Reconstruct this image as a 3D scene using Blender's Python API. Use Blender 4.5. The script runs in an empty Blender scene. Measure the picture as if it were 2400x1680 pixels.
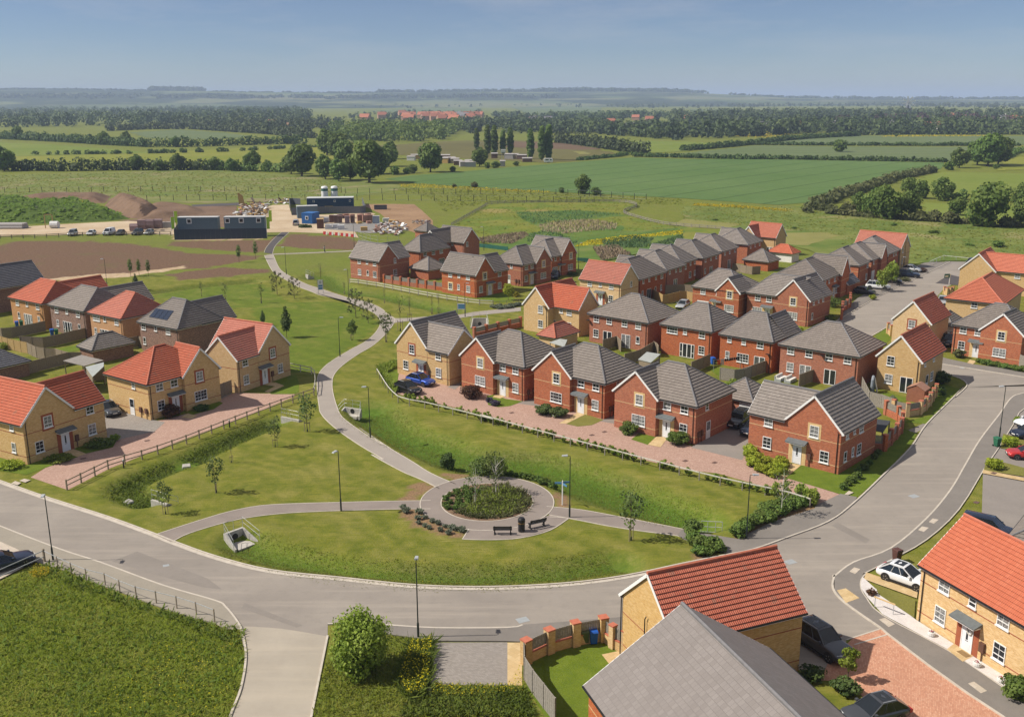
import bpy, bmesh, math, random
import numpy as np
from mathutils import Vector, Matrix
R = math.radians
rnd = random.Random(7)
SC = bpy.context.scene
COL = SC.collection
# ------------------------------------------------------------------ camera and picture measurement
FPX, PITCH, ROLL, HCAM = 2317.85, 0.2565846, -0.00403475, 38.0
_c, _s = math.cos(PITCH), math.sin(PITCH)
_fw = np.array([0, _c, -_s]); _up = np.array([0, _s, _c]); _rt = np.array([1., 0, 0])
_r = _rt*math.cos(ROLL) + _up*math.sin(ROLL); _u = -_rt*math.sin(ROLL) + _up*math.cos(ROLL)
ZN = {'a':(0,150,.34843),'b':(800,150,.34843),'c':(1600,150,.34843),'d':(0,600,.34843),'e':(800,500,.34843),'g':(1600,500,.34843),'h':(0,1000,.42306),'i':(800,950,.34843),'j':(1600,850,.34843),'k':(1200,1200,.30488),'l':(1800,1180,.3112),'m':(500,1350,.34843),'F':(0,0,1.0453),'P':(0,0,1),
'r1':(0,820,.17422),'r2':(400,720,.13066),'r3':(2100,1250,.24272),'r4':(900,740,.17422),'r5':(1250,780,.13692),'r6':(1430,820,.14932),'r7':(1740,850,.17423),'r8':(2000,640,.18666),
's1':(800,510,.13066),'s2':(1080,530,.13066),'s3':(1340,590,.13066),'s4':(1450,510,.17422),'s5':(1600,620,.16551),'s6':(1800,530,.17422),'s7':(2150,550,.11826),'s8':(0,620,.14932),
'u1':(2200,940,.23641),'u2':(640,420,.17422),'u3':(380,440,.13066),'u4':(0,440,.18293),'u5':(0,1260,.13066),'u6':(600,560,.13066),'u7':(780,660,.20035),'u8':(600,880,.13692)}
def q(z, x, y):
 a, b, s = ZN[z]; return a + x*s, b + y*s
def ray(px, py):
 return (px-1200.)/FPX*_r - (py-840.)/FPX*_u + _fw
def W(z, x, y, h=0.):
 """survey point: the place on the level h that the photograph shows at that spot"""
 d = ray(*q(z, x, y)); t = (h-HCAM)/d[2]
 return (d[0]*t, d[1]*t, h)
def WL(z, pts, h=0.):
 return [W(z, x, y, h)[:2] for x, y in pts]
def ML(*a):
 """polyline from ('zone',[pts]) groups"""
 o = []
 for z, pts in a: o += WL(z, pts)
 return o
def toimg(p):
 d = np.array(p, float) - np.array([0, 0, HCAM]); w = d@_fw
 return 1200+FPX*(d@_r)/w, 840-FPX*(d@_u)/w
cam = bpy.data.cameras.new('camera'); camo = bpy.data.objects.new('camera', cam); COL.objects.link(camo)
cam.sensor_width = 36; cam.sensor_fit = 'HORIZONTAL'; cam.lens = FPX/2400*36
cam.clip_start = 1; cam.clip_end = 60000
camo.matrix_world = Matrix(((_r[0], _u[0], -_fw[0], 0), (_r[1], _u[1], -_fw[1], 0), (_r[2], _u[2], -_fw[2], HCAM), (0, 0, 0, 1)))
SC.camera = camo
# ------------------------------------------------------------------ object helpers
def tag(o, label=None, cat=None, group=None, kind=None):
 if label: o['label'] = label
 if cat: o['category'] = cat
 if group: o['group'] = group
 if kind: o['kind'] = kind
 return o
def empty(name, loc, rz=0., label=None, cat=None, group=None):
 o = bpy.data.objects.new(name, None); COL.objects.link(o)
 o.location = loc; o.rotation_euler = (0, 0, rz); o.empty_display_size = .3
 return tag(o, label, cat, group)
def link(name, me, parent=None, loc=None, rz=None):
 o = bpy.data.objects.new(name, me); COL.objects.link(o)
 if parent is not None: o.parent = parent
 if loc is not None: o.location = loc
 if rz is not None: o.rotation_euler = (0, 0, rz)
 return o
def copy_tree(o, loc=None, rz=None, parent=None, scale=None):
 c = o.copy(); COL.objects.link(c); c.parent = parent
 if loc is not None: c.location = loc
 if rz is not None: c.rotation_euler = (0, 0, rz)
 if scale is not None: c.scale = scale if hasattr(scale, '__len__') else (scale,)*3
 for ch in o.children: copy_tree(ch, parent=c)
 return c
class MB:
 """collects faces of ONE mesh"""
 def __init__(s): s.v = []; s.f = []; s.uv = []; s.m = []; s.smooth = []; s.has_uv = False
 def face(s, pts, uv=None, m=0, sm=False):
  b = len(s.v); s.v += [tuple(p) for p in pts]; s.f.append(tuple(range(b, b+len(pts))))
  s.uv.append(uv if uv else [(0, 0)]*len(pts)); s.m.append(m); s.smooth.append(sm)
  if uv: s.has_uv = True
 def box(s, x0, x1, y0, y1, z0, z1, m=0):
  p = [(x0,y0,z0),(x1,y0,z0),(x1,y1,z0),(x0,y1,z0),(x0,y0,z1),(x1,y0,z1),(x1,y1,z1),(x0,y1,z1)]
  s.poly8(p, m)
 def poly8(s, p, m=0):
  for f in ((3,2,1,0),(4,5,6,7),(0,1,5,4),(1,2,6,5),(2,3,7,6),(3,0,4,7)):
   pts = [p[i] for i in f]
   a, b, c = np.array(pts[0]), np.array(pts[1]), np.array(pts[3])
   l1, l2 = np.linalg.norm(b-a), np.linalg.norm(c-a)
   s.face(pts, [(0,0),(l1,0),(l1,l2),(0,l2)], m)
 def bar(s, a, b, w, h, m=0, up=(0, 0, 1)):
  """square bar from a to b (centre line), w sideways, h along up"""
  a = np.array(a, float); b = np.array(b, float); d = b-a; d /= np.linalg.norm(d)
  up = np.array(up, float); x = np.cross(d, up)
  if np.linalg.norm(x) < 1e-4: x = np.array([1., 0, 0])
  x /= np.linalg.norm(x); y = np.cross(x, d)
  x *= w/2; y *= h/2
  s.poly8([a-x-y, a+x-y, b+x-y, b-x-y, a-x+y, a+x+y, b+x+y, b-x+y], m)
 def tube(s, pts, r, n=6, m=0, cap=True, sm=True):
  """pts list of 3D points, r radius or list of radii"""
  P = [np.array(p, float) for p in pts]; k = len(P)
  rs = r if hasattr(r, '__len__') else [r]*k
  rings = []
  ref = None
  for i in range(k):
   d = P[min(i+1, k-1)] - P[max(i-1, 0)]; d /= max(1e-9, np.linalg.norm(d))
   if ref is None or abs(ref@d) > .97:
    ref = np.array([1., 0, 0]) if abs(d[0]) < .8 else np.array([0, 1., 0])
   x = np.cross(d, ref); x /= np.linalg.norm(x); y = np.cross(d, x)
   rings.append([tuple(P[i] + rs[i]*(math.cos(2*math.pi*j/n)*x + math.sin(2*math.pi*j/n)*y)) for j in range(n)])
  for i in range(k-1):
   for j in range(n):
    j2 = (j+1) % n
    s.face([rings[i][j], rings[i][j2], rings[i+1][j2], rings[i+1][j]], None, m, sm)
  if cap:
   s.face(rings[0][::-1], None, m); s.face(rings[-1], None, m)
 def lathe(s, prof, n=12, m=0, c=(0, 0, 0), sm=True):
  for (r0, z0), (r1, z1) in zip(prof[:-1], prof[1:]):
   for j in range(n):
    a, b = 2*math.pi*j/n, 2*math.pi*(j+1)/n
    p = [(c[0]+r0*math.cos(a), c[1]+r0*math.sin(a), c[2]+z0), (c[0]+r0*math.cos(b), c[1]+r0*math.sin(b), c[2]+z0),
                     (c[0]+r1*math.cos(b), c[1]+r1*math.sin(b), c[2]+z1), (c[0]+r1*math.cos(a), c[1]+r1*math.sin(a), c[2]+z1)]
    if r0 < 1e-6: p = p[1:]
    elif r1 < 1e-6: p = p[:3]
    s.face(p, None, m, sm)
 def mesh(s, name, mats, weld=False):
  me = bpy.data.meshes.new(name)
  me.from_pydata(s.v, [], s.f)
  for mt in (mats if isinstance(mats, (list, tuple)) else [mats]): me.materials.append(mt)
  if s.has_uv:
   l = me.uv_layers.new(name='UVMap')
   l.data.foreach_set('uv', np.array([c for u in s.uv for c in u], np.float32).ravel())
  me.polygons.foreach_set('material_index', np.array(s.m, np.int32))
  me.polygons.foreach_set('use_smooth', np.array(s.smooth, bool))
  if weld:
   bm = bmesh.new(); bm.from_mesh(me); bmesh.ops.remove_doubles(bm, verts=bm.verts, dist=1e-4); bm.to_mesh(me); bm.free()
  me.update(); return me
 def build(s, name, mats, parent=None, loc=None, rz=None, weld=False):
  return link(name, s.mesh(name, mats, weld), parent, loc, rz)
# ------------------------------------------------------------------ materials
class NT:
 def __init__(s, mat):
  s.t = mat.node_tree; s.n = s.t.nodes; s.l = s.t.links
 def node(s, typ, **kw):
  n = s.n.new(typ)
  for k, v in kw.items():
   if k.startswith('i_'): n.inputs[k[2:].replace('_', ' ')].default_value = v
   else: setattr(n, k, v)
  return n
 def k(s, a, b): s.l.new(a, b)
def new_mat(name, rough=.8, spec=.3, metal=0.):
 m = bpy.data.materials.new(name); m.use_nodes = True
 t = NT(m); b = t.n['Principled BSDF']
 b.inputs['Roughness'].default_value = rough; b.inputs['Specular IOR Level'].default_value = spec; b.inputs['Metallic'].default_value = metal
 return m, t, b
def c4(c): return (c[0], c[1], c[2], 1.)
def coords(t, kind='Object'):
 return t.node('ShaderNodeTexCoord').outputs[kind]
def geo_pos(t): return t.node('ShaderNodeNewGeometry').outputs['Position']
def noise(t, vec, scale, detail=4, rough=.55, dist=0.):
 n = t.node('ShaderNodeTexNoise'); t.k(vec, n.inputs['Vector'])
 n.inputs['Scale'].default_value = scale; n.inputs['Detail'].default_value = detail
 n.inputs['Roughness'].default_value = rough; n.inputs['Distortion'].default_value = dist
 return n.outputs['Fac']
def ramp(t, fac, stops):
 n = t.node('ShaderNodeValToRGB'); t.k(fac, n.inputs['Fac']); e = n.color_ramp.elements
 e[0].position, e[0].color = stops[0][0], c4(stops[0][1]); e[1].position, e[1].color = stops[-1][0], c4(stops[-1][1])
 for p, c in stops[1:-1]:
  x = e.new(p); x.color = c4(c)
 return n.outputs['Color']
def mix(t, fac, a, b, mode='MIX'):
 n = t.node('ShaderNodeMix', data_type='RGBA', blend_type=mode)
 for sock, v in ((n.inputs['Factor'], fac), (n.inputs['A'], a), (n.inputs['B'], b)):
  pass
 for idx, v in ((0, fac), (6, a), (7, b)):
  if hasattr(v, 'links') or hasattr(v, 'is_output'): t.k(v, n.inputs[idx])
  elif idx == 0: n.inputs[0].default_value = v
  else: n.inputs[idx].default_value = c4(v)
 return n.outputs[2]
def mth(t, op, a, b=None, clamp=False):
 n = t.node('ShaderNodeMath', operation=op, use_clamp=clamp)
 for i, v in ((0, a), (1, b)):
  if v is None: continue
  if isinstance(v, (int, float)): n.inputs[i].default_value = v
  else: t.k(v, n.inputs[i])
 return n.outputs[0]
def mapr(t, v, a, b, c=0., d=1.):
 n = t.node('ShaderNodeMapRange'); t.k(v, n.inputs[0])
 for i, x in zip((1, 2, 3, 4), (a, b, c, d)): n.inputs[i].default_value = x
 return n.outputs[0]
def bump(t, b, h, strength=.3, dist=.05):
 n = t.node('ShaderNodeBump'); n.inputs['Strength'].default_value = strength; n.inputs['Distance'].default_value = dist
 t.k(h, n.inputs['Height']); t.k(n.outputs['Normal'], b.inputs['Normal'])
def plain(name, col, rough=.6, spec=.3, metal=0., var=.12, scale=3.):
 m, t, b = new_mat(name, rough, spec, metal)
 f = noise(t, coords(t), scale, 5)
 lo = tuple(max(0, x*(1-var)) for x in col); hi = tuple(min(1, x*(1+var)) for x in col)
 t.k(ramp(t, f, [(.3, lo), (.7, hi)]), b.inputs['Base Color'])
 return m
def tone(t, col, lo, hi):
 oi = t.node('ShaderNodeObjectInfo'); hs = t.node('ShaderNodeHueSaturation'); t.k(col, hs.inputs['Color']); t.k(mapr(t, oi.outputs['Random'], 0, 1, lo, hi), hs.inputs['Value']); t.k(mapr(t, mth(t, 'FRACT', mth(t, 'MULTIPLY', oi.outputs['Random'], 7.31)), 0, 1, .88, 1.08), hs.inputs['Saturation']); return hs.outputs[0]
def brick_mat(name, cols, mortar, dark=(.1, .05, .04), darkamt=.25):
 m, t, b = new_mat(name, .9, .2)
 uv = coords(t, 'UV')
 br = t.node('ShaderNodeTexBrick'); t.k(uv, br.inputs['Vector'])
 br.inputs['Scale'].default_value = 1.; br.inputs['Brick Width'].default_value = .225; br.inputs['Row Height'].default_value = .075
 br.inputs['Mortar Size'].default_value = .006; br.inputs['Mortar Smooth'].default_value = .3; br.inputs['Bias'].default_value = 0.
 br.inputs['Color1'].default_value = (0, 0, 0, 1); br.inputs['Color2'].default_value = (1, 1, 1, 1); br.inputs['Mortar'].default_value = (.5, .5, .5, 1)
 sep = t.node('ShaderNodeSeparateColor'); t.k(br.outputs['Color'], sep.inputs[0])
 col = ramp(t, sep.outputs[0], [(0., cols[0]), (.5, cols[1]), (1., cols[2])])
 mp = t.node('ShaderNodeMapping'); t.k(uv, mp.inputs[0]); mp.inputs['Scale'].default_value = (1., 3.6, 1)
 n1 = noise(t, mp.outputs[0], 2.4, 3, .6)
 dk = mapr(t, n1, .56, .68, 0., darkamt)
 col = mix(t, dk, col, dark)
 n2 = noise(t, uv, .35, 4, .6)
 col = mix(t, mapr(t, n2, .3, .7, .0, .22), col, tuple(x*.72 for x in cols[1]))
 col = mix(t, br.outputs['Fac'], col, mortar)
 col = tone(t, col, .9, 1.1)
 t.k(col, b.inputs['Base Color'])
 bump(t, b, br.outputs['Fac'], -.3, .008)
 return m
def tile_mat(name, base, lo, hi, flecks=None, wave=.3, wamt=.35, rough=.8, joint=.3, gauge=.39, stag=False, jt=.6):
 m, t, b = new_mat(name, rough, .35)
 uv = coords(t, 'UV')
 br = t.node('ShaderNodeTexBrick'); t.k(uv, br.inputs['Vector'])
 br.inputs['Scale'].default_value = 1.; br.inputs['Brick Width'].default_value = joint; br.inputs['Row Height'].default_value = gauge
 br.inputs['Mortar Size'].default_value = .012; br.inputs['Bias'].default_value = 0.
 br.offset = .5 if stag else 0.
 br.inputs['Color1'].default_value = (0, 0, 0, 1); br.inputs['Color2'].default_value = (1, 1, 1, 1); br.inputs['Mortar'].default_value = (.5, .5, .5, 1)
 sep = t.node('ShaderNodeSeparateColor'); t.k(br.outputs['Color'], sep.inputs[0])
 col = ramp(t, sep.outputs[0], [(0., lo), (.5, base), (1., hi)])
 if flecks:
  n1 = noise(t, uv, 1.1, 2, .5)
  f = mth(t, 'MULTIPLY', mapr(t, n1, .55, .62), mapr(t, sep.outputs[0], .5, .9))
  col = mix(t, mth(t, 'MULTIPLY', f, .7), col, flecks)
 n2 = noise(t, uv, .5, 5, .6)
 col = mix(t, mapr(t, n2, .35, .75, 0, .3), col, tuple(x*.75 for x in base))
 col = mix(t, mth(t, 'MULTIPLY', br.outputs['Fac'], jt), col, tuple(x*.35 for x in base))
 col = tone(t, col, .88, 1.12)
 t.k(col, b.inputs['Base Color'])
 wv = t.node('ShaderNodeTexWave', wave_type='BANDS', bands_direction='X', wave_profile='SIN')
 t.k(uv, wv.inputs['Vector'])
 # Blender's wave scale: period = pi/(10*scale) -> choose for the wanted tile width
 wv.inputs['Scale'].default_value = math.pi/(10*wave)
 bump(t, b, wv.outputs['Fac'], wamt, .06)
 return m
M = {}
M['brick_red'] = brick_mat('red_brick', [(.33,.085,.036),(.42,.115,.047),(.50,.16,.07)], (.36,.24,.17), (.13,.06,.045), .62)
M['brick_buff'] = brick_mat('buff_brick', [(.54,.33,.125),(.62,.405,.17),(.70,.49,.245)], (.56,.44,.29), (.38,.22,.09), .35)
M['brick_orange'] = brick_mat('orange_brick', [(.44,.20,.065),(.52,.25,.085),(.56,.30,.12)], (.42,.3,.2), (.3,.12,.05), .4)
M['brick_brown'] = brick_mat('brown_brick', [(.16,.09,.065),(.24,.13,.09),(.36,.21,.15)], (.36,.29,.25), (.12,.06,.05), .5)
M['tile_grey'] = tile_mat('grey_roof_tile', (.215,.185,.163), (.19,.163,.143), (.245,.212,.188), None, .3, .12, jt=.16)
M['tile_slate'] = tile_mat('dark_slate_tile', (.12,.12,.135), (.10,.10,.115), (.14,.14,.155), None, .3, .12, jt=.2)
M['tile_flat'] = tile_mat('flat_grey_tile', (.205,.18,.168), (.19,.166,.154), (.222,.196,.183), None, .3, .0, joint=.3, gauge=.39, stag=True, jt=.34)
M['tile_red'] = tile_mat('red_pantile', (.46,.135,.082), (.43,.122,.074), (.49,.155,.095), (.27,.13,.09), .15, .6, joint=.3, gauge=.34, jt=.3)
M['tile_terra'] = tile_mat('terracotta_pantile', (.54,.155,.085), (.51,.143,.078), (.57,.175,.098), None, .15, .6, joint=.3, gauge=.34, jt=.3)
M['lap_shade_red'] = plain('red_tile_lap_shade', (.16,.045,.03), .9)  # shadow lines under the tile laps, painted as dark course risers
M['lap_shade_grey'] = plain('grey_tile_lap_shade', (.06,.055,.05), .9)
M['ridge_red'] = plain('red_ridge_tile', (.47,.15,.09))
M['ridge_grey'] = plain('grey_ridge_tile', (.17,.165,.17))
M['white'] = plain('white_plastic', (.8,.8,.79), .4, .4, var=.04)
M['door_white'] = plain('white_door', (.74,.76,.80), .4, .4, var=.04)
M['black'] = plain('black_plastic', (.02,.02,.022), .45, .4)
M['lead'] = plain('canopy_lead', (.13,.145,.15), .6)
M['stone'] = plain('buff_stone', (.62,.44,.22), .9, .2)
M['brickband_red'] = plain('red_band', (.33,.10,.05), .9)
M['brickband_buff'] = plain('buff_band', (.60,.40,.21), .9)
M['galv'] = plain('galvanised_steel', (.5,.52,.53), .45, .5, .3)
M['galv_dull'] = plain('dull_grey_metal', (.32,.34,.35), .6, .4)
M['green_black'] = plain('dark_green_paint', (.012,.022,.02), .45, .5)
M['wood'] = plain('weathered_timber', (.27,.22,.16), .9, .2, var=.3, scale=9)
M['wood_new'] = plain('new_timber', (.42,.29,.13), .9, .2, var=.25, scale=9)
M['wood_grey'] = plain('grey_timber', (.27,.245,.21), .9, .2, var=.3, scale=9)
M['wood_white'] = plain('pale_timber_rail', (.55,.53,.46), .85, .2, var=.15, scale=9)
M['concrete'] = plain('concrete', (.44,.42,.38), .9, .2, var=.18)
M['kerb'] = plain('kerb_concrete', (.50,.45,.385), .9, .2, var=.12, scale=1.5)
M['edging'] = plain('path_edging', (.52,.47,.40), .9, .2, var=.12, scale=1.5)
M['bark'] = plain('bark', (.13,.10,.075), .95, .1, var=.3, scale=8)
M['birch_bark'] = plain('birch_bark', (.55,.52,.47), .9, .1, var=.25, scale=6)
M['meter'] = plain('brown_meter_box', (.13,.065,.045), .6)
M['tyre'] = plain('tyre_rubber', (.018,.018,.019), .85, .2)
M['rim'] = plain('alloy_rim', (.42,.43,.45), .3, .5, .8)
M['carglass'] = new_mat('car_glass', .04, .7)[0]; M['carglass'].node_tree.nodes['Principled BSDF'].inputs['Base Color'].default_value = (.012,.016,.02,1)
M['light_clear'] = plain('headlamp', (.6,.63,.66), .15, .6)
M['light_red'] = plain('tail_lamp', (.35,.01,.01), .2, .6)
M['plate_white'] = plain('number_plate', (.75,.75,.72), .4)
M['plate_yellow'] = plain('rear_number_plate', (.7,.55,.05), .4)
def glass_mat():
 m, t, b = new_mat('window_glass', .05, .8)
 oi = t.node('ShaderNodeObjectInfo')
 ob = coords(t)
 sp = t.node('ShaderNodeSeparateXYZ'); t.k(ob, sp.inputs[0])
 rr = oi.outputs['Random']
 # drawn curtains or blinds behind some panes
 f = mapr(t, rr, .45, .5)
 n1 = noise(t, ob, 6., 2, .5)
 cur = mix(t, mapr(t, n1, .4, .6), (.10,.11,.12), (.30,.30,.29))
 col = mix(t, f, (.018,.022,.028), cur)
 t.k(col, b.inputs['Base Color'])
 return m
M['glass'] = glass_mat()
def paint(name, col, rough=.25, metal=.3):
 m, t, b = new_mat(name, rough, .5, metal)
 b.inputs['Base Color'].default_value = c4(col)
 b.inputs['Coat Weight'].default_value = .6; b.inputs['Coat Roughness'].default_value = .06
 return m
PAINT = {}
def car_paint(key, col, metal=.3):
 if key not in PAINT: PAINT[key] = paint('car_paint_'+key, col, .3, metal)
 return PAINT[key]
# ------------------------------------------------------------------ vector helpers
def pip(px, py, poly):
 """points in polygon, vectorised"""
 poly = np.asarray(poly)[:, :2]; inside = np.zeros(px.shape, bool); n = len(poly)
 x0, y0 = poly[:, 0], poly[:, 1]
 j = n-1
 for i in range(n):
  c = ((y0[i] > py) != (y0[j] > py))
  xin = (x0[j]-x0[i])*(py-y0[i])/(y0[j]-y0[i]+1e-12)+x0[i]
  inside ^= c & (px < xin); j = i
 return inside
def dpoly(px, py, line):
 """distance to a polyline"""
 L = np.asarray(line)[:, :2]; d = np.full(px.shape, 1e9)
 for a, b in zip(L[:-1], L[1:]):
  v = b-a; t = np.clip(((px-a[0])*v[0]+(py-a[1])*v[1])/(v@v+1e-9), 0, 1)
  d = np.minimum(d, np.hypot(px-a[0]-t*v[0], py-a[1]-t*v[1]))
 return d
_rs = np.random.RandomState(3); _tab = _rs.rand(64, 64)
def vnoise(x, y):
 xi = np.floor(x).astype(int); yi = np.floor(y).astype(int); fx = x-xi; fy = y-yi
 fx = fx*fx*(3-2*fx); fy = fy*fy*(3-2*fy)
 g = lambda a, b: _tab[a % 64, b % 64]
 return (g(xi, yi)*(1-fx)+g(xi+1, yi)*fx)*(1-fy)+(g(xi, yi+1)*(1-fx)+g(xi+1, yi+1)*fx)*fy
def fnoise(x, y): return .5*vnoise(x, y)+.3*vnoise(x*2.1+7, y*2.1+3)+.2*vnoise(x*4.3+1, y*4.3+9)
def smooth(pts, n=6, closed=False):
 P = [np.array(p[:2], float) for p in pts]; k = len(P); out = []
 rng = range(k) if closed else range(k-1)
 for i in rng:
  p0 = P[(i-1) % k] if closed or i > 0 else P[0]; p1 = P[i]; p2 = P[(i+1) % k]; p3 = P[(i+2) % k] if closed or i+2 < k else P[-1]
  for s in range(n):
   t = s/n
   out.append(tuple(.5*((2*p1)+(p2-p0)*t+(2*p0-5*p1+4*p2-p3)*t*t+(3*p1-p0-3*p2+p3)*t**3)))
 if not closed: out.append(tuple(P[-1]))
 return out
def offset(line, d):
 """parallel polyline, d to the left"""
 L = [np.array(p[:2], float) for p in line]; o = []
 for i in range(len(L)):
  v = L[min(i+1, len(L)-1)]-L[max(i-1, 0)]; v /= np.linalg.norm(v)+1e-9
  o.append(tuple(L[i]+d*np.array([-v[1], v[0]])))
 return o
def resample(line, step):
 L = [np.array(p[:2], float) for p in line]; o = [L[0]]; acc = 0.
 tot = sum(np.linalg.norm(b-a) for a, b in zip(L[:-1], L[1:])); n = max(1, round(tot/step)); st = tot/n; need = st
 for a, b in zip(L[:-1], L[1:]):
  l = np.linalg.norm(b-a);
  while acc+l >= need-1e-6:
   o.append(a+(b-a)*((need-acc)/l)); need += st
  acc += l
 if len(o) < n+1: o.append(L[-1])
 return [tuple(p) for p in o]
# ------------------------------------------------------------------ swales: grassed ditches between the lawns and the houses
SW = []   # (line, half width at the top, half width of the floor, depth)
def swale(line, w, f, d): SW.append((smooth(line, 5), w, f, d))
swale(ML(('u8',[(1900,560)]),('i',[(330,175),(620,275),(900,365)]),('i',[(1300,400),(1700,530),(2100,670)]),('j',[(20,1050)])), 5.2, .7, 1.2)
swale(ML(('h',[(1340,620),(1450,690)]),('i',[(0,1100),(500,1140),(1000,1150),(1500,1110),(1850,1050)])), 3.0, .5, .9)
swale(ML(('h',[(800,400),(700,330),(900,230),(1080,170)]),('d',[(1250,1370),(1550,1230),(1830,1110)])), 2.6, .5, .9)
swale(ML(('u6',[(1020,680),(1250,640),(1500,870),(1900,960)]),('u7',[(600,150),(1000,250),(1400,330)])), 4., .6, .9)
swale(ML(('d',[(1000,245),(1300,205),(1700,165)])), 3., .5, .8)
pL = smooth(ML(('u6',[(150,300),(290,570),(440,680),(600,770),(760,860),(1000,950),(1150,1010),(1400,1060),(1690,1125)]),('u7',[(180,230),(330,300),(450,350),(530,410),(557,475),(520,570),(400,690),(200,800),(0,922)]),('P',[(757,863),(744,885)]),('u8',[(1052,300),(1080,530),(1100,630),(1200,760),(1420,950),(1800,1210),(2191,1440)]),('i',[(200,330),(400,440),(540,500),(660,560)])), 4)
pR = smooth(ML(('u6',[(320,310),(420,530),(560,640),(750,740),(950,830),(1150,890),(1350,960),(1600,1040),(1740,1080)]),('u7',[(190,190),(400,240),(560,310),(640,380),(720,430),(715,485),(640,590),(480,740),(280,860),(100,992)]),('u8',[(1330,0),(1303,150),(1318,300),(1370,490),(1450,680),(1620,830),(1900,1020),(2191,1190)]),('i',[(120,150),(330,290),(480,380),(600,455),(770,530)])), 4)
PATHS = [pL, pR]
q1L = smooth(ML(('u7',[(690,425),(745,432),(900,428),(1150,408),(1480,390),(1650,358),(2200,303)])), 3); q1R = smooth(ML(('u7',[(680,500),(750,478),(900,463),(1250,445),(1500,425),(1700,395),(2200,345)])), 3)
q2L = smooth(ML(('i',[(600,640),(300,645),(0,652)]),('h',[(1500,432),(1300,463),(1100,520),(860,598)])), 4); q2R = smooth(ML(('i',[(600,696),(300,700),(0,708)]),('h',[(1600,478),(1400,500),(1250,530),(1050,590),(950,640)])), 4)
q3L = smooth(ML(('i',[(1380,680),(1600,700),(1850,745),(2296,832)]),('j',[(-5,1128),(200,1160)])), 3); q3R = smooth(ML(('i',[(1400,750),(1530,760),(1800,812)]),('k',[(1000,147),(1270,182),(1330,212)])), 3)
FLATS = [pL, pR, q1L, q1R, q2L, q2R, q3L, q3R, ML(('i',[(480,640),(700,500),(980,470),(1300,520),(1440,640)])), ML(('e',[(240,1060),(365,1235),(560,1285),(830,1350),(1030,1405)]),('i',[(930,78),(1250,168),(1710,290),(2235,430)]),('j',[(235,795),(525,858),(855,945)])),
 ML(('h',[(372,345)]),('d',[(745,1420),(1250,1258),(1690,1082),(1985,975)])), ML(('h',[(860,595),(1200,720),(1500,795)]),('i',[(0,1160),(500,1210),(1000,1222),(1500,1198),(1900,1148)]))]
PITS = [W('h',1345,600), W('d',1930,1120), W('u7',1720,490)]
def ground_h(x, y):
 h = np.zeros(np.shape(x))
 for line, w, f, d in SW:
  dd = dpoly(x, y, line); t = np.clip((w-dd)/(w-f), 0, 1); h = np.minimum(h, -d*(t*t*(3-2*t)))
 near_flat = np.full(np.shape(x), 1e9)
 for ln in FLATS: near_flat = np.minimum(near_flat, dpoly(x, y, ln))
 return h*np.clip((near_flat-.35)/1.6, 0, 1)
def gz(x, y): return float(ground_h(np.array([x]), np.array([y]))[0])
GR = {}
LAWN_GREEN = [ML(('d',[(1000,270),(1300,215),(1750,185),(1960,310)]),('u7',[(100,240),(540,470),(300,740),(0,930)]),('F',[(715,835),(660,835),(640,800),(560,690),(470,690),(400,675)]))]
SOIL = [ML(('a',[(-150,1190),(500,1190),(900,1210),(1250,1270),(1750,1290)]),('d',[(1720,20),(1400,80),(1150,95),(500,160),(-400,170)])),
  ML(('u3',[(180,960),(1900,940),(2140,820),(1990,940),(1800,1160),(900,1110),(100,1040)])),
  ML(('u2',[(220,730),(1000,790),(1170,860),(1080,950),(380,930),(50,900)])),
  ML(('d',[(1130,120),(1500,75),(1810,90),(1800,110),(1400,150),(1200,165)]))]
SAND = [ML(('d',[(300,160),(600,125),(900,110),(1250,65),(1250,80),(900,135),(500,165)])),
  ML(('a',[(-300,1085),(300,1090),(800,1070),(1200,1060),(1600,1040),(1770,1180),(1170,1190),(1160,1135),(600,1140),(-300,1170)]))]
EARTH = [ML(('i',[(400,635),(520,635),(640,540),(560,505),(470,540)])), ML(('i',[(660,455),(800,445),(900,470),(740,505)])),
         ML(('i',[(1420,560),(1520,590),(1530,690),(1430,680)])), ML(('i',[(380,705),(540,700),(640,780),(830,830),(810,890),(640,860),(480,800)])),
         ML(('j',[(0,1270),(120,1290),(320,1285),(100,1330)])), ML(('j',[(340,1180),(450,1080),(880,950),(900,985),(380,1190)]))]
TALL = [ML(('h',[(-80,900),(150,800),(230,770),(360,800),(480,860),(660,950),(840,1010),(1060,1070),(1190,1110),(1330,1120),(1350,1270),(1310,1480),(1260,1680),(-80,1680)])),
  ML(('m',[(770,560),(1180,400),(1480,440),(1460,720),(2080,740),(2200,960),(660,960)]))]
FLOW_LINE = ML(('i',[(0,1130),(300,1170),(900,1160),(1500,1130)]))
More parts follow.
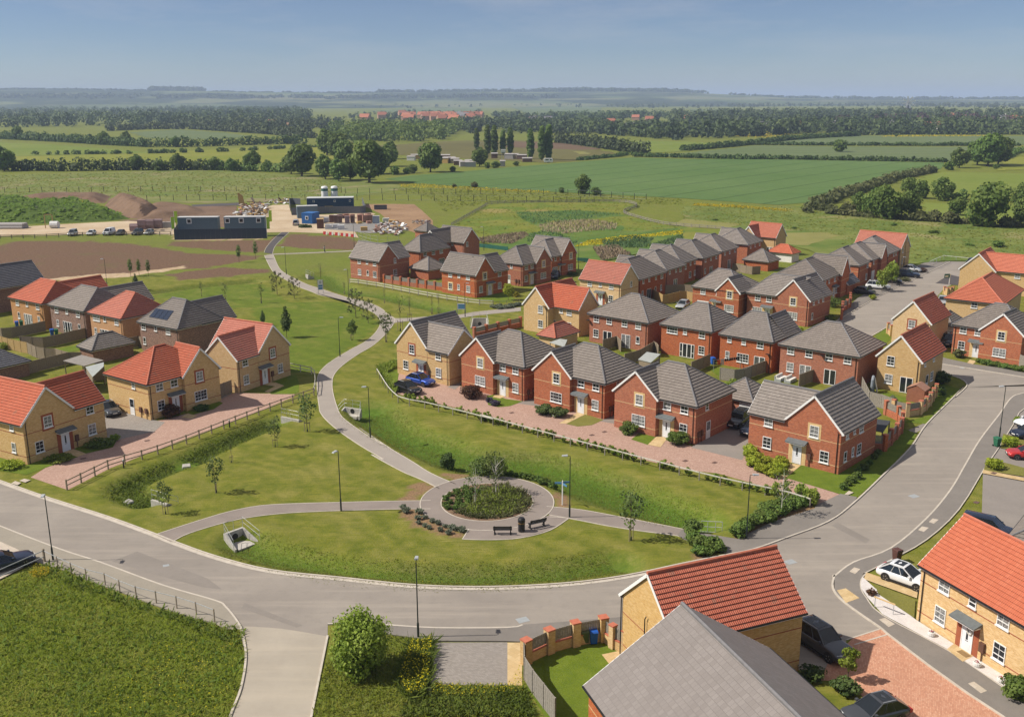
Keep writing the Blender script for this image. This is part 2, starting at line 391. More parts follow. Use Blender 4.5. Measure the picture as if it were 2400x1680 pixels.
def build_ground():
 def axis(lo, hi, step, far_lo, far_hi):
  a = list(np.arange(lo, hi+1e-6, step)); s = step; x = a[-1]
  while x < far_hi: s *= 1.13; x += s; a.append(x)
  s = step; x = a[0]; b = []
  while x > far_lo: s *= 1.13; x -= s; b.append(x)
  return np.array(b[::-1]+a)
 xs = axis(-125, 120, .62, -26000, 26000); ys = axis(44, 262, .55, -600, 40000)
 X, Y = np.meshgrid(xs, ys); nx, ny = len(xs), len(ys)
 x = X.ravel(); y = Y.ravel()
 near = (np.abs(x) < 140) & (y < 300) & (y > 40)
 z = np.zeros(x.shape); z[near] = ground_h(x[near], y[near])
 wx = x+1.6*(fnoise(x*.35, y*.35)-.5)*2; wy = y+1.6*(fnoise(x*.35+31, y*.35+17)-.5)*2
 wx2 = x+.5*(fnoise(x*.9, y*.9)-.5)*2; wy2 = y+.5*(fnoise(x*.9+31, y*.9+17)-.5)*2
 def w_in(polys, X_, Y_):
  r = np.zeros(x.shape)
  for p in polys: r[near] = np.maximum(r[near], pip(X_[near], Y_[near], p))
  return r
 soil = w_in(SOIL, wx, wy); sand = w_in(SAND, wx, wy); earth = w_in(EARTH, wx2, wy2); tall = w_in(TALL, wx, wy); green = w_in(LAWN_GREEN, wx, wy)
 # uncut grass on the sides of the swales
 sw = np.clip(-z/.35, 0, 1); tall = np.maximum(tall, sw)
 far = ~near; tall[far] = .55
 mid = near & (y > 215); tall[mid] = np.maximum(tall[mid], np.clip((y[mid]-215)/8, 0, .7)*(1-green[mid]))
 z[near] += .05*(fnoise(x[near]*.22, y[near]*.22)-.5)*np.maximum(tall, soil)[near]
 z -= .012*(far)
 me = bpy.data.meshes.new('ground'); nv = nx*ny
 me.vertices.add(nv); me.vertices.foreach_set('co', np.stack([x, y, z], 1).ravel())
 idx = np.arange(nv).reshape(ny, nx); f = np.stack([idx[:-1,:-1], idx[:-1,1:], idx[1:,1:], idx[1:,:-1]], -1).reshape(-1, 4)
 me.loops.add(f.size); me.polygons.add(len(f)); me.loops.foreach_set('vertex_index', f.ravel().astype(np.int32))
 me.polygons.foreach_set('loop_start', np.arange(0, f.size, 4, dtype=np.int32)); me.polygons.foreach_set('use_smooth', np.ones(len(f), bool))
 for nm, c in (('zone', np.stack([tall, soil, sand, np.ones_like(x)], 1)), ('zone2', np.stack([earth, green, np.clip(-z, 0, 1), np.ones_like(x)], 1))):
  at = me.color_attributes.new(nm, 'FLOAT_COLOR', 'POINT'); at.data.foreach_set('color', c.astype(np.float32).ravel())
 me.update(calc_edges=True)
 m, t, b = new_mat('meadow_ground', .95, .15)
 p = geo_pos(t)
 a1 = t.node('ShaderNodeAttribute', attribute_name='zone'); a2 = t.node('ShaderNodeAttribute', attribute_name='zone2')
 s1 = t.node('ShaderNodeSeparateColor'); t.k(a1.outputs['Color'], s1.inputs[0]); s2 = t.node('ShaderNodeSeparateColor'); t.k(a2.outputs['Color'], s2.inputs[0])
 nb = noise(t, p, .09, 5, .6); nm_ = noise(t, p, .55, 6, .65, .4); nf = noise(t, p, 5., 4, .7); ns = noise(t, p, 1.6, 3, .6)
 # mown lawn: dry and green patches, faint mower tracks
 nd = noise(t, p, .23, 4, .6, .6)
 mpl = t.node('ShaderNodeMapping'); t.k(p, mpl.inputs[0]); mpl.inputs['Rotation'].default_value = (0, 0, .6); mpl.inputs['Scale'].default_value = (.35, 2.2, 1)
 nst = noise(t, mpl.outputs[0], 1., 4, .65, .8)
 lawn = ramp(t, nm_, [(.3, (.11,.135,.014)), (.48, (.175,.185,.024)), (.7, (.265,.24,.05))])
 lawn = mix(t, mapr(t, nd, .46, .68), lawn, ramp(t, nst, [(.38, (.16,.17,.024)), (.62, (.37,.31,.095))]))
 wv = t.node('ShaderNodeTexWave', wave_type='BANDS', bands_direction='DIAGONAL', wave_profile='SIN'); t.k(p, wv.inputs['Vector'])
 wv.inputs['Scale'].default_value = .17; wv.inputs['Distortion'].default_value = 14.; wv.inputs['Detail'].default_value = 2.; wv.inputs['Detail Scale'].default_value = .5
 lawn = mix(t, mth(t, 'MULTIPLY', wv.outputs['Fac'], .3), lawn, (.085,.11,.013))
 lawn = mix(t, mth(t, 'MULTIPLY', mapr(t, nst, .5, .64), .5), lawn, (.085,.115,.012))
 lush = ramp(t, nm_, [(.3, (.09,.14,.012)), (.7, (.155,.20,.022))]); lush = mix(t, mth(t, 'MULTIPLY', wv.outputs['Fac'], .3), lush, (.075,.105,.012))
 lush = mix(t, mapr(t, nd, .5, .7, 0, .8), lush, ramp(t, nst, [(.35, (.15,.17,.025)), (.65, (.25,.24,.06))]))
 lawn = mix(t, s2.outputs[1], lawn, lush)
 lawn = mix(t, mth(t, 'MULTIPLY', mapr(t, nf, .35, .7), .35), lawn, (.07,.09,.012))
 tallc = ramp(t, ns, [(.25, (.095,.145,.014)), (.5, (.15,.195,.025)), (.75, (.21,.215,.055))])
 tallc = mix(t, mapr(t, nb, .4, .65, 0, .6), tallc, ramp(t, ns, [(.3, (.10,.12,.025)), (.75, (.21,.185,.075))]))
 tallc = mix(t, mth(t, 'MULTIPLY', mapr(t, nf, .4, .75), .5), tallc, (.06,.085,.01))
 tallc = mix(t, mapr(t, s2.outputs[2], .55, 1.), tallc, ramp(t, ns, [(.3, (.06,.115,.01)), (.7, (.10,.165,.02))]))
 col = mix(t, s1.outputs[0], lawn, tallc)
 soilc = ramp(t, ns, [(.3, (.115,.068,.043)), (.6, (.18,.112,.07)), (.8, (.24,.155,.10))]); soilc = mix(t, mth(t, 'MULTIPLY', mapr(t, nf, .45, .7), .5), soilc, (.055,.033,.022))
 soilc = mix(t, mth(t, 'MULTIPLY', mapr(t, nb, .55, .75), .55), soilc, (.11,.12,.035))
 col = mix(t, s1.outputs[1], col, soilc)
 sandc = ramp(t, nm_, [(.3, (.36,.25,.14)), (.7, (.53,.42,.29))]); col = mix(t, s1.outputs[2], col, sandc)
 earthc = ramp(t, nf, [(.3, (.15,.09,.05)), (.7, (.33,.215,.12))]); earthc = mix(t, mapr(t, ns, .55, .7, 0, .55), earthc, (.15,.17,.04)); col = mix(t, s2.outputs[0], col, earthc)
 t.k(col, b.inputs['Base Color'])
 bump(t, b, mth(t, 'ADD', nf, mth(t, 'MULTIPLY', noise(t, p, 16., 3, .7), .5)), .55, .12)
 me.materials.append(m)
 o = link('ground', me); tag(o, kind='structure')
build_ground()
# ------------------------------------------------------------------ flat surfaces laid on the ground
def surf_mat(name, lo, hi, scale=.25, stain=(.12,.11,.1), st=.25, fine=.12, bumps=.15, rough=.9, tracks=None):
 m, t, b = new_mat(name, rough, .25)
 p = geo_pos(t)
 n1 = noise(t, p, scale, 6, .62, .3); n2 = noise(t, p, scale*9, 5, .7); n3 = noise(t, p, 22., 3, .7)
 col = ramp(t, n1, [(.3, lo), (.7, hi)])
 col = mix(t, mth(t, 'MULTIPLY', mapr(t, n2, .5, .75), st), col, stain)
 col = mix(t, mth(t, 'MULTIPLY', mapr(t, n3, .35, .7), fine), col, tuple(x*.45 for x in lo))
 if tracks:
  mp = t.node('ShaderNodeMapping'); t.k(p, mp.inputs[0]); mp.inputs['Rotation'].default_value = (0, 0, tracks[0]); mp.inputs['Scale'].default_value = (.06, .9, 1)
  n4 = noise(t, mp.outputs[0], 1., 4, .6); col = mix(t, mth(t, 'MULTIPLY', mapr(t, n4, .5, .68), tracks[1]), col, tracks[2])
 t.k(col, b.inputs['Base Color']); bump(t, b, n3, bumps, .02)
 return m
def block_mat(name, c0, c1, c2, rot=0., size=(.21, .105)):
 m, t, b = new_mat(name, .9, .2); p = geo_pos(t)
 mp = t.node('ShaderNodeMapping'); t.k(p, mp.inputs[0]); mp.inputs['Rotation'].default_value = (0, 0, rot)
 br = t.node('ShaderNodeTexBrick'); t.k(mp.outputs[0], br.inputs['Vector'])
 br.inputs['Scale'].default_value = 1.; br.inputs['Brick Width'].default_value = size[0]; br.inputs['Row Height'].default_value = size[1]; br.inputs['Mortar Size'].default_value = .006
 br.inputs['Color1'].default_value = (0,0,0,1); br.inputs['Color2'].default_value = (1,1,1,1); br.inputs['Mortar'].default_value = (.3,.3,.3,1)
 sp = t.node('ShaderNodeSeparateColor'); t.k(br.outputs['Color'], sp.inputs[0])
 col = ramp(t, sp.outputs[0], [(0., c0), (.5, c1), (1., c2)])
 n1 = noise(t, p, .35, 5, .6); col = mix(t, mapr(t, n1, .35, .7, 0, .35), col, tuple(x*.78 for x in c1))
 n2 = noise(t, p, 2.2, 4, .7); col = mix(t, mapr(t, n2, .58, .75, 0, .3), col, tuple(x*.6 for x in c1))
 col = mix(t, mth(t, 'MULTIPLY', br.outputs['Fac'], .55), col, tuple(x*.5 for x in c0))
 t.k(col, b.inputs['Base Color']); bump(t, b, br.outputs['Fac'], -.3, .01)
 return m
S = {}
S['road'] = surf_mat('worn_asphalt_road', (.25,.222,.195), (.315,.28,.243), .12, (.2,.18,.16), .4, tracks=(.25, .5, (.37,.325,.275)))
S['road_patch'] = surf_mat('patched_asphalt', (.215,.192,.17), (.27,.24,.212), .3, (.19,.17,.15), .3)
S['concrete_road'] = surf_mat('dusty_concrete_road', (.345,.305,.25), (.41,.365,.30), .2, (.33,.28,.22), .3, tracks=(1.35, .4, (.46,.40,.315)))
S['pavement'] = surf_mat('asphalt_pavement', (.19,.172,.155), (.235,.212,.19), .3, (.13,.12,.11), .3)
S['pavement_pale'] = surf_mat('dusty_pavement', (.28,.25,.205), (.33,.295,.24), .3, (.2,.18,.15), .3)
S['path'] = surf_mat('asphalt_footpath', (.225,.19,.168), (.285,.242,.215), .3, (.17,.15,.14), .25)
S['path_pale'] = surf_mat('buff_footpath', (.30,.265,.235), (.36,.32,.28), .25, (.24,.21,.19), .25)
S['tarmac'] = surf_mat('new_tarmac', (.075,.068,.07), (.10,.09,.09), .4, (.06,.05,.05), .2)
S['drive_grey'] = surf_mat('grey_drive', (.235,.21,.19), (.28,.25,.225), .3, (.16,.14,.13), .3)
S['drive_block'] = block_mat('grey_block_paving', (.25,.225,.20), (.29,.26,.235), (.33,.30,.27), .3)
S['block_pink'] = block_mat('pink_block_paving', (.37,.235,.185), (.43,.28,.222), (.49,.34,.275), 2.44)
S['block_red'] = block_mat('red_block_paving', (.46,.225,.145), (.54,.275,.18), (.60,.35,.24), -1.2)
S['slab'] = block_mat('buff_paving_slabs', (.50,.36,.18), (.56,.41,.22), (.60,.46,.26), .78, (.45, .45))
S['slab_pale'] = block_mat('pale_service_covers', (.48,.42,.34), (.52,.45,.37), (.55,.48,.40), .78, (.45, .45))
S['gravel_white'] = surf_mat('white_pebbles', (.62,.58,.56), (.74,.71,.69), 1.5, (.45,.38,.36), .5, .3, .8)
S['sand'] = surf_mat('sandy_hardstanding', (.42,.31,.19), (.58,.48,.35), .08, (.36,.24,.14), .45, .2, .5)
S['soil'] = surf_mat('bare_brown_soil', (.15,.092,.058), (.24,.155,.10), .1, (.07,.045,.03), .5, .4, .8)
S['clay'] = surf_mat('orange_clay', (.25,.15,.08), (.37,.24,.14), .1, (.16,.1,.05), .5, .3, .8)
S['gravel'] = surf_mat('grey_gravel_yard', (.22,.21,.2), (.29,.275,.26), .2, (.15,.14,.13), .4, .4, .6)
def lawn_mat(name, lo, hi, dark):
 m, t, b = new_mat(name, .95, .15); p = geo_pos(t)
 n1 = noise(t, p, .7, 5, .6); n2 = noise(t, p, 7., 4, .7)
 col = ramp(t, n1, [(.3, lo), (.7, hi)]); col = mix(t, mth(t, 'MULTIPLY', mapr(t, n2, .4, .7), .4), col, dark)
 t.k(col, b.inputs['Base Color']); bump(t, b, n2, .6, .06); return m
S['lawn'] = lawn_mat('garden_lawn', (.10,.15,.014), (.15,.20,.022), (.05,.075,.01))
S['lawn_dry'] = lawn_mat('dry_verge', (.17,.165,.04), (.22,.21,.055), (.09,.09,.02))
S['bed'] = surf_mat('bark_mulch_bed', (.16,.10,.06), (.26,.17,.11), .8, (.08,.05,.03), .5, .4, .8)
def sheet(name, pts, z, mat, thick=None, kind='structure', label=None, cat=None):
 """flat sheet; with thick a raised slab with sides"""
 mb = MB(); P = [(p[0], p[1], z) for p in pts]
 A = sum(a[0]*b[1]-b[0]*a[1] for a, b in zip(P, P[1:]+P[:1]))
 if A < 0: P = P[::-1]
 mb.face(P)
 if thick:
  for a, b in zip(P, P[1:]+P[:1]): mb.face([(a[0], a[1], z-thick), (b[0], b[1], z-thick), b, a])
 o = mb.build(name, mat); tag(o, label, cat, kind=kind); return o
def strip(name, line, w, z, mat, h=.0, kind='structure'):
 """kerb or edging: a low bar following a line"""
 mb = MB(); a = offset(line, w/2); b = offset(line, -w/2)
 for i in range(len(line)-1):
  p = [a[i], a[i+1], b[i+1], b[i]]
  mb.face([(x, y, z) for x, y in p][::-1])
  if h:
   mb.face([(a[i][0], a[i][1], z-h), (a[i+1][0], a[i+1][1], z-h), (a[i+1][0], a[i+1][1], z), (a[i][0], a[i][1], z)])
   mb.face([(b[i+1][0], b[i+1][1], z-h), (b[i][0], b[i][1], z-h), (b[i][0], b[i][1], z), (b[i+1][0], b[i+1][1], z)])
 o = mb.build(name, mat); tag(o, kind=kind); return o
# --- roads
inner = smooth(ML(('P',[(-90,1096)]),('h',[(0,300),(270,395),(600,500),(860,595),(960,635),(1200,720),(1500,795)]),('i',[(0,1160),(500,1210),(1000,1222),(1500,1198),(1900,1148)]),('P',[(1600,1321),(1690,1303)]),('j',[(470,1258),(700,1178),(980,1070),(1150,945),(1340,765),(1530,575),(1640,415),(1815,240),(1890,160)])), 4)
corner = smooth(ML(('j',[(1890,160)]),('r8',[(1270,1565),(1400,1450),(1425,1405),(1395,1360),(1300,1310),(1160,1275),(1000,1240),(700,1180)])), 4)
upper = ML(('r8',[(700,1075),(1040,1133),(1600,1222),(2143,1310)]),('P',[(2500,903)]))
right = smooth(ML(('P',[(2500,897)]),('j',[(2296,206),(2210,240),(2130,350),(2000,520),(1900,690),(1800,860),(1640,1050),(1400,1250),(1150,1345),(1020,1440)]),('l',[(500,545),(488,640),(580,750),(850,940)])), 4)
low1 = ML(('l',[(590,1022),(560,1250),(150,1250)]),('k',[(880,960),(880,808),(740,822),(440,845),(0,885)]))
low2 = smooth(ML(('m',[(2080,332),(1980,350),(1500,352),(1170,332),(1000,322),(770,325)])), 3)
branch_r = ML(('h',[(1815,1160),(1725,1607)]),('P',[(700,1790),(505,1790)]))
branch_l = smooth(ML(('P',[(505,1790)]),('h',[(1275,1607),(1335,1450),(1362,1280),(1345,1150),(1318,1085),(1250,1000),(1190,965),(900,880),(560,755),(330,680),(0,553)]),('P',[(-90,1196)])), 4)
roadpoly = inner+corner[1:]+upper+right+low1+low2+branch_r+branch_l
sheet('road', roadpoly, .012, S['road'])
sheet('concrete_road', smooth(ML(('h',[(1350,1105),(1560,1118),(1815,1160)])), 3)+branch_r+smooth(ML(('P',[(505,1790)]),('h',[(1275,1607),(1335,1450),(1362,1280),(1350,1105)])), 4)[:-1], .016, S['concrete_road'])
longroad = ML(('g',[(1270,830),(1400,755),(1700,570),(1760,505),(1830,470),(1900,440),(1960,330),(1800,330),(1570,440),(1290,570),(1090,692),(900,790),(700,900),(760,1060)]))
sheet('road', longroad, .012, S['road'])
sheet('road', ML(('s7',[(360,965),(640,790),(960,870),(840,1010)])), .016, S['tarmac'])
sheet('road', ML(('s7',[(470,690),(700,575),(990,620),(1000,540),(560,530),(300,670)])), .014, S['drive_grey'])
KZ = .10
def kerb(line, side=1, name='kerb', w=.15):
 strip(name, line, w, KZ+.004, M['kerb'], .12)
kerb(inner); kerb(corner); kerb(upper); kerb(right); kerb(branch_l[:-1]); kerb(low2)
strip('kerb', offset(inner[:int(len(inner)*.62)], -.28), .4, .03, M['kerb'])      # flush channel blocks beside the lawn
kerb(ML(('h',[(1815,1160),(1725,1607)]),('P',[(700,1790)])))
kerb(ML(('g',[(760,1000),(1040,722),(1300,568),(1570,438),(1800,328)]))); kerb(ML(('g',[(1270,828),(1400,753),(1700,568)])))
# --- pavements (raised a kerb's height)
def pave(pts, mat='pavement', name='pavement', z=KZ): return sheet(name, pts, z, S[mat], .12)
pave(branch_l[12:-1]+ML(('P',[(-90,1290)]),('h',[(0,700),(180,745),(360,800),(480,850),(700,930),(840,985),(1060,1060),(1190,1090),(1240,1125),(1330,1130)])), 'pavement_pale')
pave(ML(('m',[(1000,322),(1170,332),(1500,352),(1980,350),(2080,332)]),('k',[(440,845),(740,822),(880,808),(880,1000),(700,985),(560,1010),(355,1048),(110,1165)]),('m',[(2078,446),(1980,442),(1500,440),(1180,396),(1050,380)])), 'pavement')
propline = smooth(ML(('P',[(2500,930)]),('u1',[(860,70),(740,235),(600,460),(520,575),(440,695),(200,1080)]),('j',[(1640,1195),(1400,1330),(1215,1425)]),('l',[(740,528),(703,575),(698,640),(740,715),(860,845),(1350,1110),(1830,1432),(1960,1515)])), 3)
ri = right[:];
rightlow = ML(('l',[(850,940),(900,985),(1200,1215),(1500,1430),(1770,1607)]),('P',[(2420,1740)]))
pave(right+rightlow[1:]+[W('P',2480,1680)[:2]]+propline[::-1], 'pavement')
strip('kerb', propline, .1, KZ+.008, M['edging'], .02)
kerb(rightlow)
pave(ML(('j',[(-5,1128),(370,1190),(600,1075),(885,985),(900,962),(1062,886),(1172,908)]))+[p for p in inner if False]+ML(('j',[(1150,945),(980,1070),(700,1178),(470,1258),(330,1290)]),('k',[(1680,330),(1330,212),(1270,180)])), 'pavement')
pave(ML(('g',[(1290,568),(1090,690),(1040,722),(1100,640),(1180,570),(1440,420),(1560,360),(1640,330),(1800,330),(1570,436)])), 'pavement')
pave(upper[1:]+ML(('P',[(2500,876)]),('r8',[(2143,1235),(1800,1190),(1500,1150),(1390,1125),(1200,1085),(1050,1045)])), 'pavement')
# --- footpaths
EDL = .07
def path(L, Rr, mat, name='footpath', z=.03, ends=True):
 sheet(name, L+Rr[::-1], z, S[mat], .06)
 strip('path_edging', L, .09, z+.012, M['edging'], .05); strip('path_edging', Rr, .09, z+.012, M['edging'], .05)
path(pL, pR, 'path_pale')
path(smooth(ML(('u3',[(2140,800),(1990,930),(1870,1070),(1830,1165)])), 4), smooth(ML(('u3',[(2280,800),(2150,920),(2020,1060),(1980,1190)])), 4), 'tarmac', z=.034)
path(q1L, q1R, 'path_pale', z=.034)
path(smooth(ML(('u6',[(320,310),(330,285),(600,275),(1100,255),(1740,225)])), 3), smooth(ML(('u6',[(150,300),(330,270),(600,260),(1100,240),(1740,210)])), 3), 'path_pale', z=.036)
path(q2L, q2R, 'path', z=.034)
path(q3L, q3R, 'path', z=.034)
# the round path and its planted middle
cc = np.array(W('i', 980, 655)[:2]); ro_ = .5*(np.linalg.norm(np.array(W('i',1430,645)[:2])-np.array(W('i',530,660)[:2]))); rin = .5*np.linalg.norm(np.array(W('i',1292,655)[:2])-np.array(W('i',672,655)[:2]))
_t = W('i',980,478)[1]; _b = W('i',980,842)[1]; cc[1] = (_t+_b)/2; rv = (_t-_b)/2
ring_o = [(cc[0]+ro_*math.cos(a), cc[1]+rv*math.sin(a)) for a in np.linspace(0, 2*math.pi, 72, endpoint=False)]
_t2 = W('i',980,527)[1]; _b2 = W('i',980,780)[1]; rv2 = (_t2-_b2)/2; cy2 = (_t2+_b2)/2
ring_i = [(cc[0]+rin*math.cos(a), cy2+rv2*math.sin(a)) for a in np.linspace(0, 2*math.pi, 72, endpoint=False)]
sheet('footpath', ring_o, .042, S['path'], .06)
benchpad = ML(('i',[(858,832),(815,900),(1000,905),(1200,893),(1400,842),(1480,800),(1530,760),(1400,738),(1300,780),(1150,825),(980,838)]))
sheet('footpath', benchpad, .038, S['path'], .06)
strip('path_edging', ring_o+ring_o[:1], .09, .056, M['edging'], .05); strip('path_edging', ring_i+ring_i[:1], .09, .062, M['edging'], .05)
strip('path_edging', ML(('i',[(858,832),(815,900)]))+smooth(ML(('i',[(815,900),(1000,905),(1200,893),(1400,842),(1530,760)])), 4), .09, .05, M['edging'], .05)
strip('path_edging', ML(('i',[(1400,738),(1530,760)])), .09, .05, M['edging'], .05)
sheet('planting_bed', ring_i, .05, S['bed'], .06)
# --- drives and block paving
sheet('block_paving', ML(('e',[(330,1150),(365,1212),(560,1262),(760,1305),(1060,1385)]),('i',[(720,8),(1200,148),(1700,285),(2296,430)]),('j',[(240,745),(560,835),(850,915),(900,960),(1060,885),(690,770),(520,640),(420,600),(60,560)]),('r5',[(1210,1440),(60,1190)]),('r4',[(1880,1130),(1000,940),(900,930),(200,760)])), .012, S['block_pink'])
sheet('block_paving', ML(('h',[(170,280),(375,350)]),('d',[(745,1425),(1240,1232),(1680,1070),(1980,945),(1980,920),(1780,925),(1560,920),(1300,1050),(1100,1100),(700,1180),(500,1300)])), .012, S['block_pink'])
sheet('drive', ML(('d',[(640,1080),(690,1000),(900,1000),(1020,1100),(1110,1118),(1040,1180),(840,1225),(720,1262)])), .02, S['drive_block'])
sheet('drive', ML(('d',[(1462,975),(1560,925),(1480,880),(1400,900)])), .02, S['drive_block'])
for pts in (('j',[(58,570),(400,655),(470,500),(480,300),(300,260),(85,545)]),('e',[(1725,1395),(1865,1420),(1890,1290),(1780,1380)]),('e',[(1165,1275),(1335,1300),(1345,1190),(1240,1255)]),('e',[(715,1168),(765,1185),(850,1115),(800,1110)])):
 sheet('drive', WL(*pts), .018, S['drive_grey'])
sheet('drive', ML(('h',[(-60,720),(0,640),(90,680),(200,750),(-60,880)])), .115, S['slab_pale'])
sheet('block_paving', ML(('l',[(640,1010),(850,945),(1770,1607),(1820,1680),(900,1680),(620,1340),(400,1330),(450,1200)])), .016, S['block_red'])
strip('kerb', ML(('l',[(590,1025),(848,942)])), .13, .03, M['kerb']); strip('kerb', ML(('l',[(650,1062),(900,985)])), .13, .03, M['kerb'])
sheet('car_park', propline[3:16]+ML(('P',[(2300,1240),(2520,1240),(2520,940)])), .02, S['drive_grey'])
sheet('block_paving', ML(('m',[(1492,446),(1978,444),(1978,738),(1465,726)])), .02, S['drive_block'])
sheet('paving_slabs', ML(('m',[(1978,446),(2078,446),(2076,735),(1978,735)])), .018, S['slab'])
sheet('paving_slabs', ML(('l',[(740,525),(1130,650),(1120,720),(720,575)])), .112, S['slab'])
sheet('pebble_strip', smooth(ML(('l',[(712,560),(698,600),(700,645),(745,712),(860,840),(1350,1105),(1830,1425),(1960,1505),(1960,1420),(1500,1130),(1110,880),(800,640)])), 1), .116, S['gravel_white'])
sheet('garden_lawn', ML(('l',[(800,610),(1110,735),(1100,870),(830,690)])), .122, S['lawn_dry'])
sheet('paving_slabs', ML(('l',[(1345,1105),(1410,1055),(1560,1150),(1465,1200)])), .124, S['slab'])
sheet('tactile_paving', ML(('l',[(518,660),(585,645),(688,718),(585,755)])), .108, S['slab'])
for z_, pts in (('l',[(612,518),(648,487),(695,500),(655,537)]),('l',[(1210,145),(1240,118),(1284,128),(1248,158)]),('l',[(1130,205),(1158,178),(1210,188),(1172,220)]),('l',[(835,880),(880,867),(955,915),(908,937)]),('l',[(1505,1362),(1550,1348),(1648,1418),(1602,1436)]),('h',[(62,318),(98,328),(118,315),(85,305)]),('h',[(108,303),(140,313),(170,300),(135,292)]),('j',[(1088,890),(1112,895),(1150,878),(1118,866)]),('s7',[(-90,-20),(-88,-22),(-86,-20),(-88,-18)])):
 if z_ != 's7': sheet('service_cover', WL(z_, pts), .109, S['slab_pale'])
sheet('paving_slabs', ML(('u1',[(440,688),(846,768),(846,800),(432,722)])), .118, S['slab'])
for z_, pts in (('u1',[(478,570),(846,668),(846,755),(446,690)]),('u1',[(610,470),(740,490),(846,440),(846,380),(640,330)])):
 sheet('garden_lawn', WL(z_, pts), .11, S['lawn_dry'])
# --- gardens and verges
def lawn(z_, pts, m='lawn', name='garden_lawn', z=.026): sheet(name, WL(z_, pts), z, S[m])
lawn('j',[(695,775),(800,690),(1050,745),(1240,600),(1480,440),(1575,478),(1540,540),(1340,765),(1172,905),(1062,884)])
lawn('j',[(1480,400),(1680,350),(1700,130),(1880,180),(1815,240),(1640,412)])
lawn('r5',[(560,1560),(900,1395),(1200,1490),(1000,1580),(760,1605)], 'lawn_dry')
lawn('r4',[(1640,1120),(1870,1150),(1700,1215),(1540,1230),(1400,1200),(1380,1080),(1480,1060)])
lawn('r6',[(330,1405),(480,1290),(720,1360),(590,1490)])
lawn('r4',[(-60,700),(190,730),(200,770),(160,1040),(0,850)], z=.03)
lawn('r2',[(1180,1500),(1500,1420),(1700,1340),(2120,1230),(2250,1210),(2300,1350),(2296,1520),(2200,1560),(1800,1560),(1760,1530),(2040,1410),(1880,1350)])
lawn('r1',[(-40,1440),(372,1550),(700,1390),(840,1380),(1050,1440),(800,1520),(350,1680),(-40,1620)])
lawn('r1',[(990,1330),(1440,1180),(1590,1180),(1520,1310),(1160,1395)])
lawn('d',[(1265,1055),(1460,970),(1500,990),(1440,1030),(1290,1070)])
lawn('r8',[(280,1520),(420,1500),(700,1580),(660,1607),(400,1640)])
lawn('g',[(1290,815),(1400,757),(1395,850),(1330,905)])
lawn('u1',[(-9,-9),(-8,-9),(-8,-8)])
lawn('s8',[(190,1190),(720,1105),(780,1130),(340,1220)]); lawn('s8',[(800,1340),(1250,1255),(1240,1350),(1020,1390)]); lawn('s8',[(430,1530),(600,1480),(720,1500),(440,1590)], 'lawn_dry')
lawn('r6',[(1500,270),(1620,260),(2180,370),(2060,480),(1740,440)]); lawn('r6',[(1800,890),(1830,680),(2000,720),(2000,800)]); lawn('r5',[(1430,330),(1620,330),(1590,380),(1500,365)])
lawn('s2',[(290,1290),(560,1200),(760,1160),(1000,1330),(820,1370),(350,1340)]); lawn('j',[(1690,560-380),(1690,190),(1700,200)])
lawn('k',[(100,1170),(180,1090),(300,1020),(700,1010),(830,1070),(700,1300),(620,1574),(300,1640),(110,1350)], 'lawn')
sheet('paving_slabs', WL('k',[(690,1095),(830,1065),(850,1080),(745,1165)]), .034, S['slab'])
for z_, pts in (('r5',[(440,1550),(760,1370),(900,1390),(560,1560)]),('r6',[(590,1490),(740,1350),(920,1360),(790,1530)]),('r7',[(490,1540),(620,1350),(790,1380),(570,1560)]),('r4',[(1460,1095),(1490,1070),(1640,1080),(1560,1115)]),('r1',[(840,1375),(960,1325),(1160,1400),(1040,1440)]),('r8',[(1420,1140),(1460,1090),(1545,1105),(1500,1150)]),('r2',[(1650,1390),(1760,1345),(1880,1350),(2040,1412),(1760,1535),(1680,1520),(1870,1420)]),('d',[(1220,1085),(1260,1060),(1330,1075),(1290,1095)])):
 sheet('paving_slabs', WL(z_, pts), .036, S['slab'])
